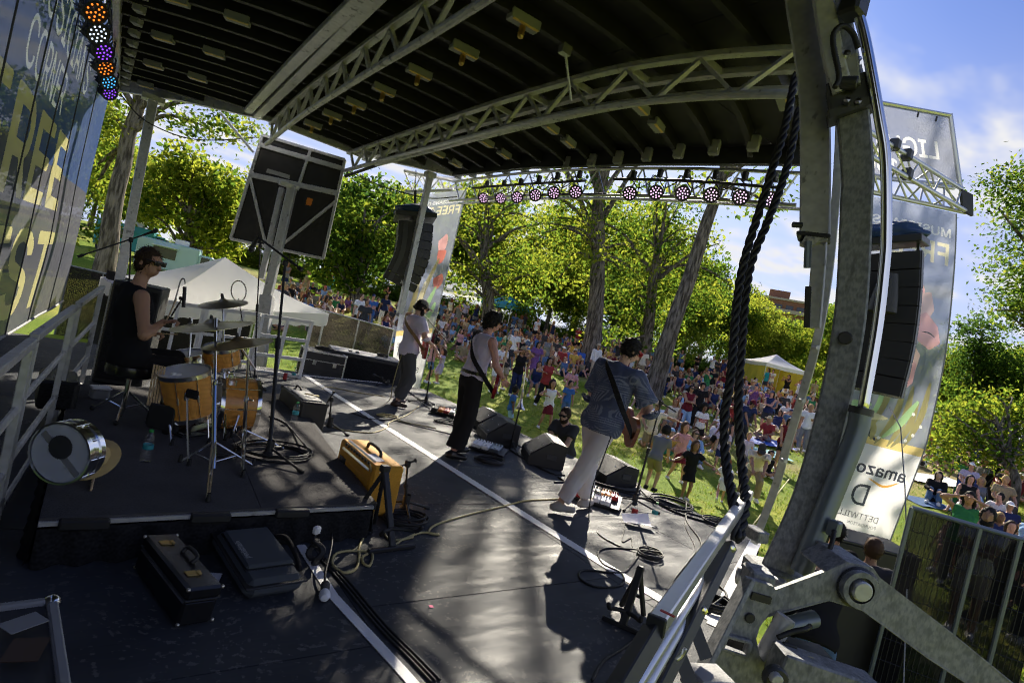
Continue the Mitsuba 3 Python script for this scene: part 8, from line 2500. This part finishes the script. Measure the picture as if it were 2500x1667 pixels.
def camp_chair(label, p, yaw, mat, s=1.0):
    global CHAIR
    if CHAIR is None:
        CHAIR = [('seat', box((.5, .45, .03), (0, .05, .34), rot([1, 0, 0], 6), .008), 1), ('backrest', box((.5, .03, .5), (0, -.24, .62), rot([1, 0, 0], 14), .008), 1)] + [('leg', rod((x * .26, -.24, 0), (x * .26, .26, .36), .013, 5), 0) for x in (-1, 1)] + [('leg', rod((x * .26, .26, 0), (x * .26, -.3, .85), .013, 5), 0) for x in (-1, 1)]
        CHAIR = [(n, mikit.ply(m, None, False), c) for n, m, c in CHAIR]
    t = thing('folding_chair', label, 'chair', 'folding chairs in the crowd')
    for n, d, c in CHAIR:
        d = dict(d); d['bsdf'] = {'type': 'ref', 'id': 'mat_' + (mat if c else 'dark_metal')}; d['to_world'] = spot((p[0], p[1], float(gz(p[0], p[1]))), yaw, s)
        scene[numbered(t + '__' + n)] = d


def blanket(label, p, yaw, size, mat):
    P, q, _ = sheet(lambda u, v: A(p[0], p[1], 0) + ((u - .5) * size[0])[..., None] * (rotz(-yaw) @ A(1, 0, 0)) + ((v - .5) * size[1])[..., None] * (rotz(-yaw) @ A(0, 1, 0)), 16, 16)
    P = P + A(0, 0, 1) * (gz(P[:, 0], P[:, 1]) + .03 + .05 * meshkit.fbm(P * 3.1, 3, 5))[:, None]
    solo('picnic_blanket', (P, q), mat, label, 'blanket', True)


blanket('blue picnic blanket on the open grass left of the woman in red', (21.339, 10.933, 0.747), 30, (1.9, 1.3), 'blue')
blanket('dark teal picnic blanket near the crouching man in the cap', (19.335, 9.916, 0.559), 40, (1.6, 1.2), 'teal')
blanket('white picnic blanket on the grass right of the big banner', (25.173, 6.597, 0.923), 30, (2.6, 1.4), 'white')
blanket('pale blue picnic blanket under the woman in the black jacket', (20.615, 5.379, 0.526), 30, (1.3, 1.0), 'cloth_denim')
blanket('white picnic blanket in the seated crowd right of the cream tee man', (19.699, 14.399, 0.783), 20, (1.8, 1.3), 'white')


# the crowd: seated and standing people scattered over the lawn, each with clothes of its own
def build_crowd():
    rg = np.random.default_rng(2024)
    zones = [('on the left bank', 14.5, 27, 23, 37, .12, 260), ('near the forked tree', 29.6, 38, 24.5, 43, .14, 300), ('around the tall trunk', 38, 49, 27, 45, .16, 380), ('right of the leaning trunk', 49, 66, 23.5, 45, .1, 560),
             ('just beyond the children', 53.5, 60, 19.5, 23.5, .0, 22), ('beside the small white tent', 66, 70, 25, 40, .1, 60), ('right of the big banner', 77, 86, 13.5, 37, .12, 700), ('close to the big banner', 73.5, 77, 28.5, 37, .12, 50),
             ('behind the singer', 37, 41, 20.5, 26, .1, 10)]
    pts = []
    for zone, a0, a1, r0, r1, stand, n in zones:
        for _ in range(n * 2):
            a, r = math.radians(rg.uniform(a0, a1)), math.sqrt(rg.uniform(r0 * r0, r1 * r1))
            p = A(r * math.sin(a), r * math.cos(a))
            if all((p[0] - q[0]) ** 2 + (p[1] - q[1]) ** 2 > (.62 if r > 29 or a0 > 76 else 1.25) for q, *_ in pts):
                pts.append((p, zone, stand * .5 + (.15 if r > r1 - 3 else 0), r))
    trunks = [A((23.091, 22.643, 2.662)), A((21.172, 16.551, 2.260)), A((29.319, 24.186, 2.700)), A((19.433, 27.940, 2.487)), A((10.409, 26.012, 2.429)), A((24.193, 4.154, 0.760))]
    pts = [q for q in pts if all(np.hypot(*(q[0] - t[:2])) > 1.3 for t in trunks)]
    pts.sort(key=lambda q: q[3])
    tops = list(CLOTH); hairs = [('short', 'black'), ('short', 'dark brown'), ('short', 'brown'), ('long', 'black'), ('long', 'dark brown'), ('long', 'brown'), ('long', 'blond'), ('short', 'grey'), ('short', 'blond'), ('long', 'red')]
    bots = ['black', 'denim', 'navy', 'khaki', 'charcoal', 'beige', 'white', 'grey']
    wt = A([11 if c in ('black', 'charcoal', 'navy') else 9 if c in ('white', 'grey', 'denim') else 1.2 if c in ('purple', 'pink', 'lavender', 'yellow', 'orange', 'teal') else 2.6 for c in tops]); wt = wt / wt.sum()
    used = set(); far = []
    hats = [None] * 6 + ['cap', 'straw', 'cap']
    hatc = ['white', 'navy', 'beige', 'red', 'black']
    for i, (p, zone, stand, r) in enumerate(pts):
        yaw = math.degrees(math.atan2(3.5 - p[0], 4.0 - p[1])) + rg.normal(0, 22)
        while True:
            c = tops[rg.choice(len(tops), p=wt)]; b = bots[int(rg.integers(8))]; hk, hc = hairs[int(rg.integers(len(hairs)))]; ht = hats[int(rg.integers(len(hats)))]; hcol = hatc[int(rg.integers(5))]
            ps = (['stand', 'stand_fold', 'stand', 'phone'] if rg.uniform() < stand else ['sit_cross', 'sit_knees', 'sit_lean', 'chair'])[int(rg.integers(4))]
            if b == c or (i >= 300 and ps == 'chair'):
                continue
            if i >= 300 or (zone, c, b, hc, ht and hcol, ps) not in used:
                break
        used.add((zone, c, b, hc, ht and hcol, ps))
        f = hk == 'long'; top = 'tank' if f else 'tee'; bt = 'shorts' if (f or 'sit' in ps) else 'trousers'
        sk = ['fair', 'tan', 'tan', 'rosy', 'olive', 'brown'][int(rg.integers(6))]
        if ht == 'straw':
            hcol = 'beige'
        if i < 300:
            sz = float(rg.uniform(.94, 1.06))
            verb = {'sit_cross': 'cross-legged', 'sit_knees': 'knees up', 'sit_lean': 'leaning back', 'chair': 'upright', 'stand': 'standing', 'stand_fold': 'arms folded', 'phone': 'hands raised'}[ps]
            hd_ = (hcol + ' ' + {'cap': 'cap', 'straw': 'sunhat'}[ht]) if ht else hc + ' hair'
            if ps == 'chair':
                cm = ['blue', 'cloth_black', 'cloth_green', 'cloth_grey', 'cloth_red'][i % 5]
                camp_chair('%s chair under %s top, %s %s, %s, %s' % (cm.replace('cloth_', ''), c, b, bt, hd_, zone), p, yaw, cm, sz)
            person('%s top, %s %s, %s, %s %s' % (c, b, bt, hd_, verb, zone), p, yaw, ps, top, bt, hk, (sk, hc, c, b, hcol), sz, group='people of the crowd on the lawn', hat=ht, f=f)
        else:
            far.append((p, yaw, ps, c, b, hc, sk, f, float(rg.uniform(.95, 1.05))))
    # the rest of the crowd, farthest away, in one mesh
    V, F, C, n = [], [], [], 0
    for p, yaw, ps, c, b, hc, sk, f, s in far:
        top = 'tank' if f else 'tee'
        K = kind(ps, top, 'shorts', 'long' if f else 'short', h=.045, f=f)
        R = rotz(-yaw)
        for nm, d in K.items():
            v, fc = meshkit.WRITTEN[d['filename']][:2]
            col = {'body': SKIN[sk], 'hair': HAIR[hc], 'shirt': CLOTH[c], 'shorts': CLOTH[b]}.get(nm, (.1, .1, .1))
            V.append((np.asarray(v, float) * s) @ R.T + A(p[0], p[1], float(gz(p[0], p[1])))); F.append(fc + n); n += len(v); C.append(np.tile(col, (len(v), 1)))
    if V:
        scene['mat_crowd'] = {'type': 'twosided', 'bsdf': {'type': 'diffuse', 'reflectance': {'type': 'mesh_attribute', 'name': 'vertex_color'}}}
        solo('far_crowd', (np.vstack(V), np.vstack(F)), 'crowd', 'dense far part of the seated crowd at the back of the lawn', 'crowd', True, kind='stuff', color=np.vstack(C))
    print('crowd', len(pts), len(far), 'kinds', len(KINDS))


build_crowd()
t = thing('equipment_box', 'black equipment case standing in the grass behind the trailer arm', 'equipment case')
part(t, 'body', box((.9, .7, 1.0), A((6.364, 2.142, 0.628)) * A(1, 1, 0) + A(0, 0, .5), rotz(-42), .02), 'black')
part(t, 'lid', box((.92, .72, .06), A((6.364, 2.142, 0.628)) * A(1, 1, 0) + A(0, 0, 1.03), rotz(-42), .015), 'dark_grey')
t = thing('subwoofer', 'dark grey subwoofer box at the foot of the big banner', 'speaker')
part(t, 'body', box((1.1, .8, .75), A((9.427, 3.082, 0.800)) * A(1, 1, 0) + A(0, 0, .55), rotz(-42), .02), 'black')
part(t, 'top', box((1.12, .82, .04), A((9.427, 3.082, 0.800)) * A(1, 1, 0) + A(0, 0, .94), rotz(-42), .01), 'dark_grey')
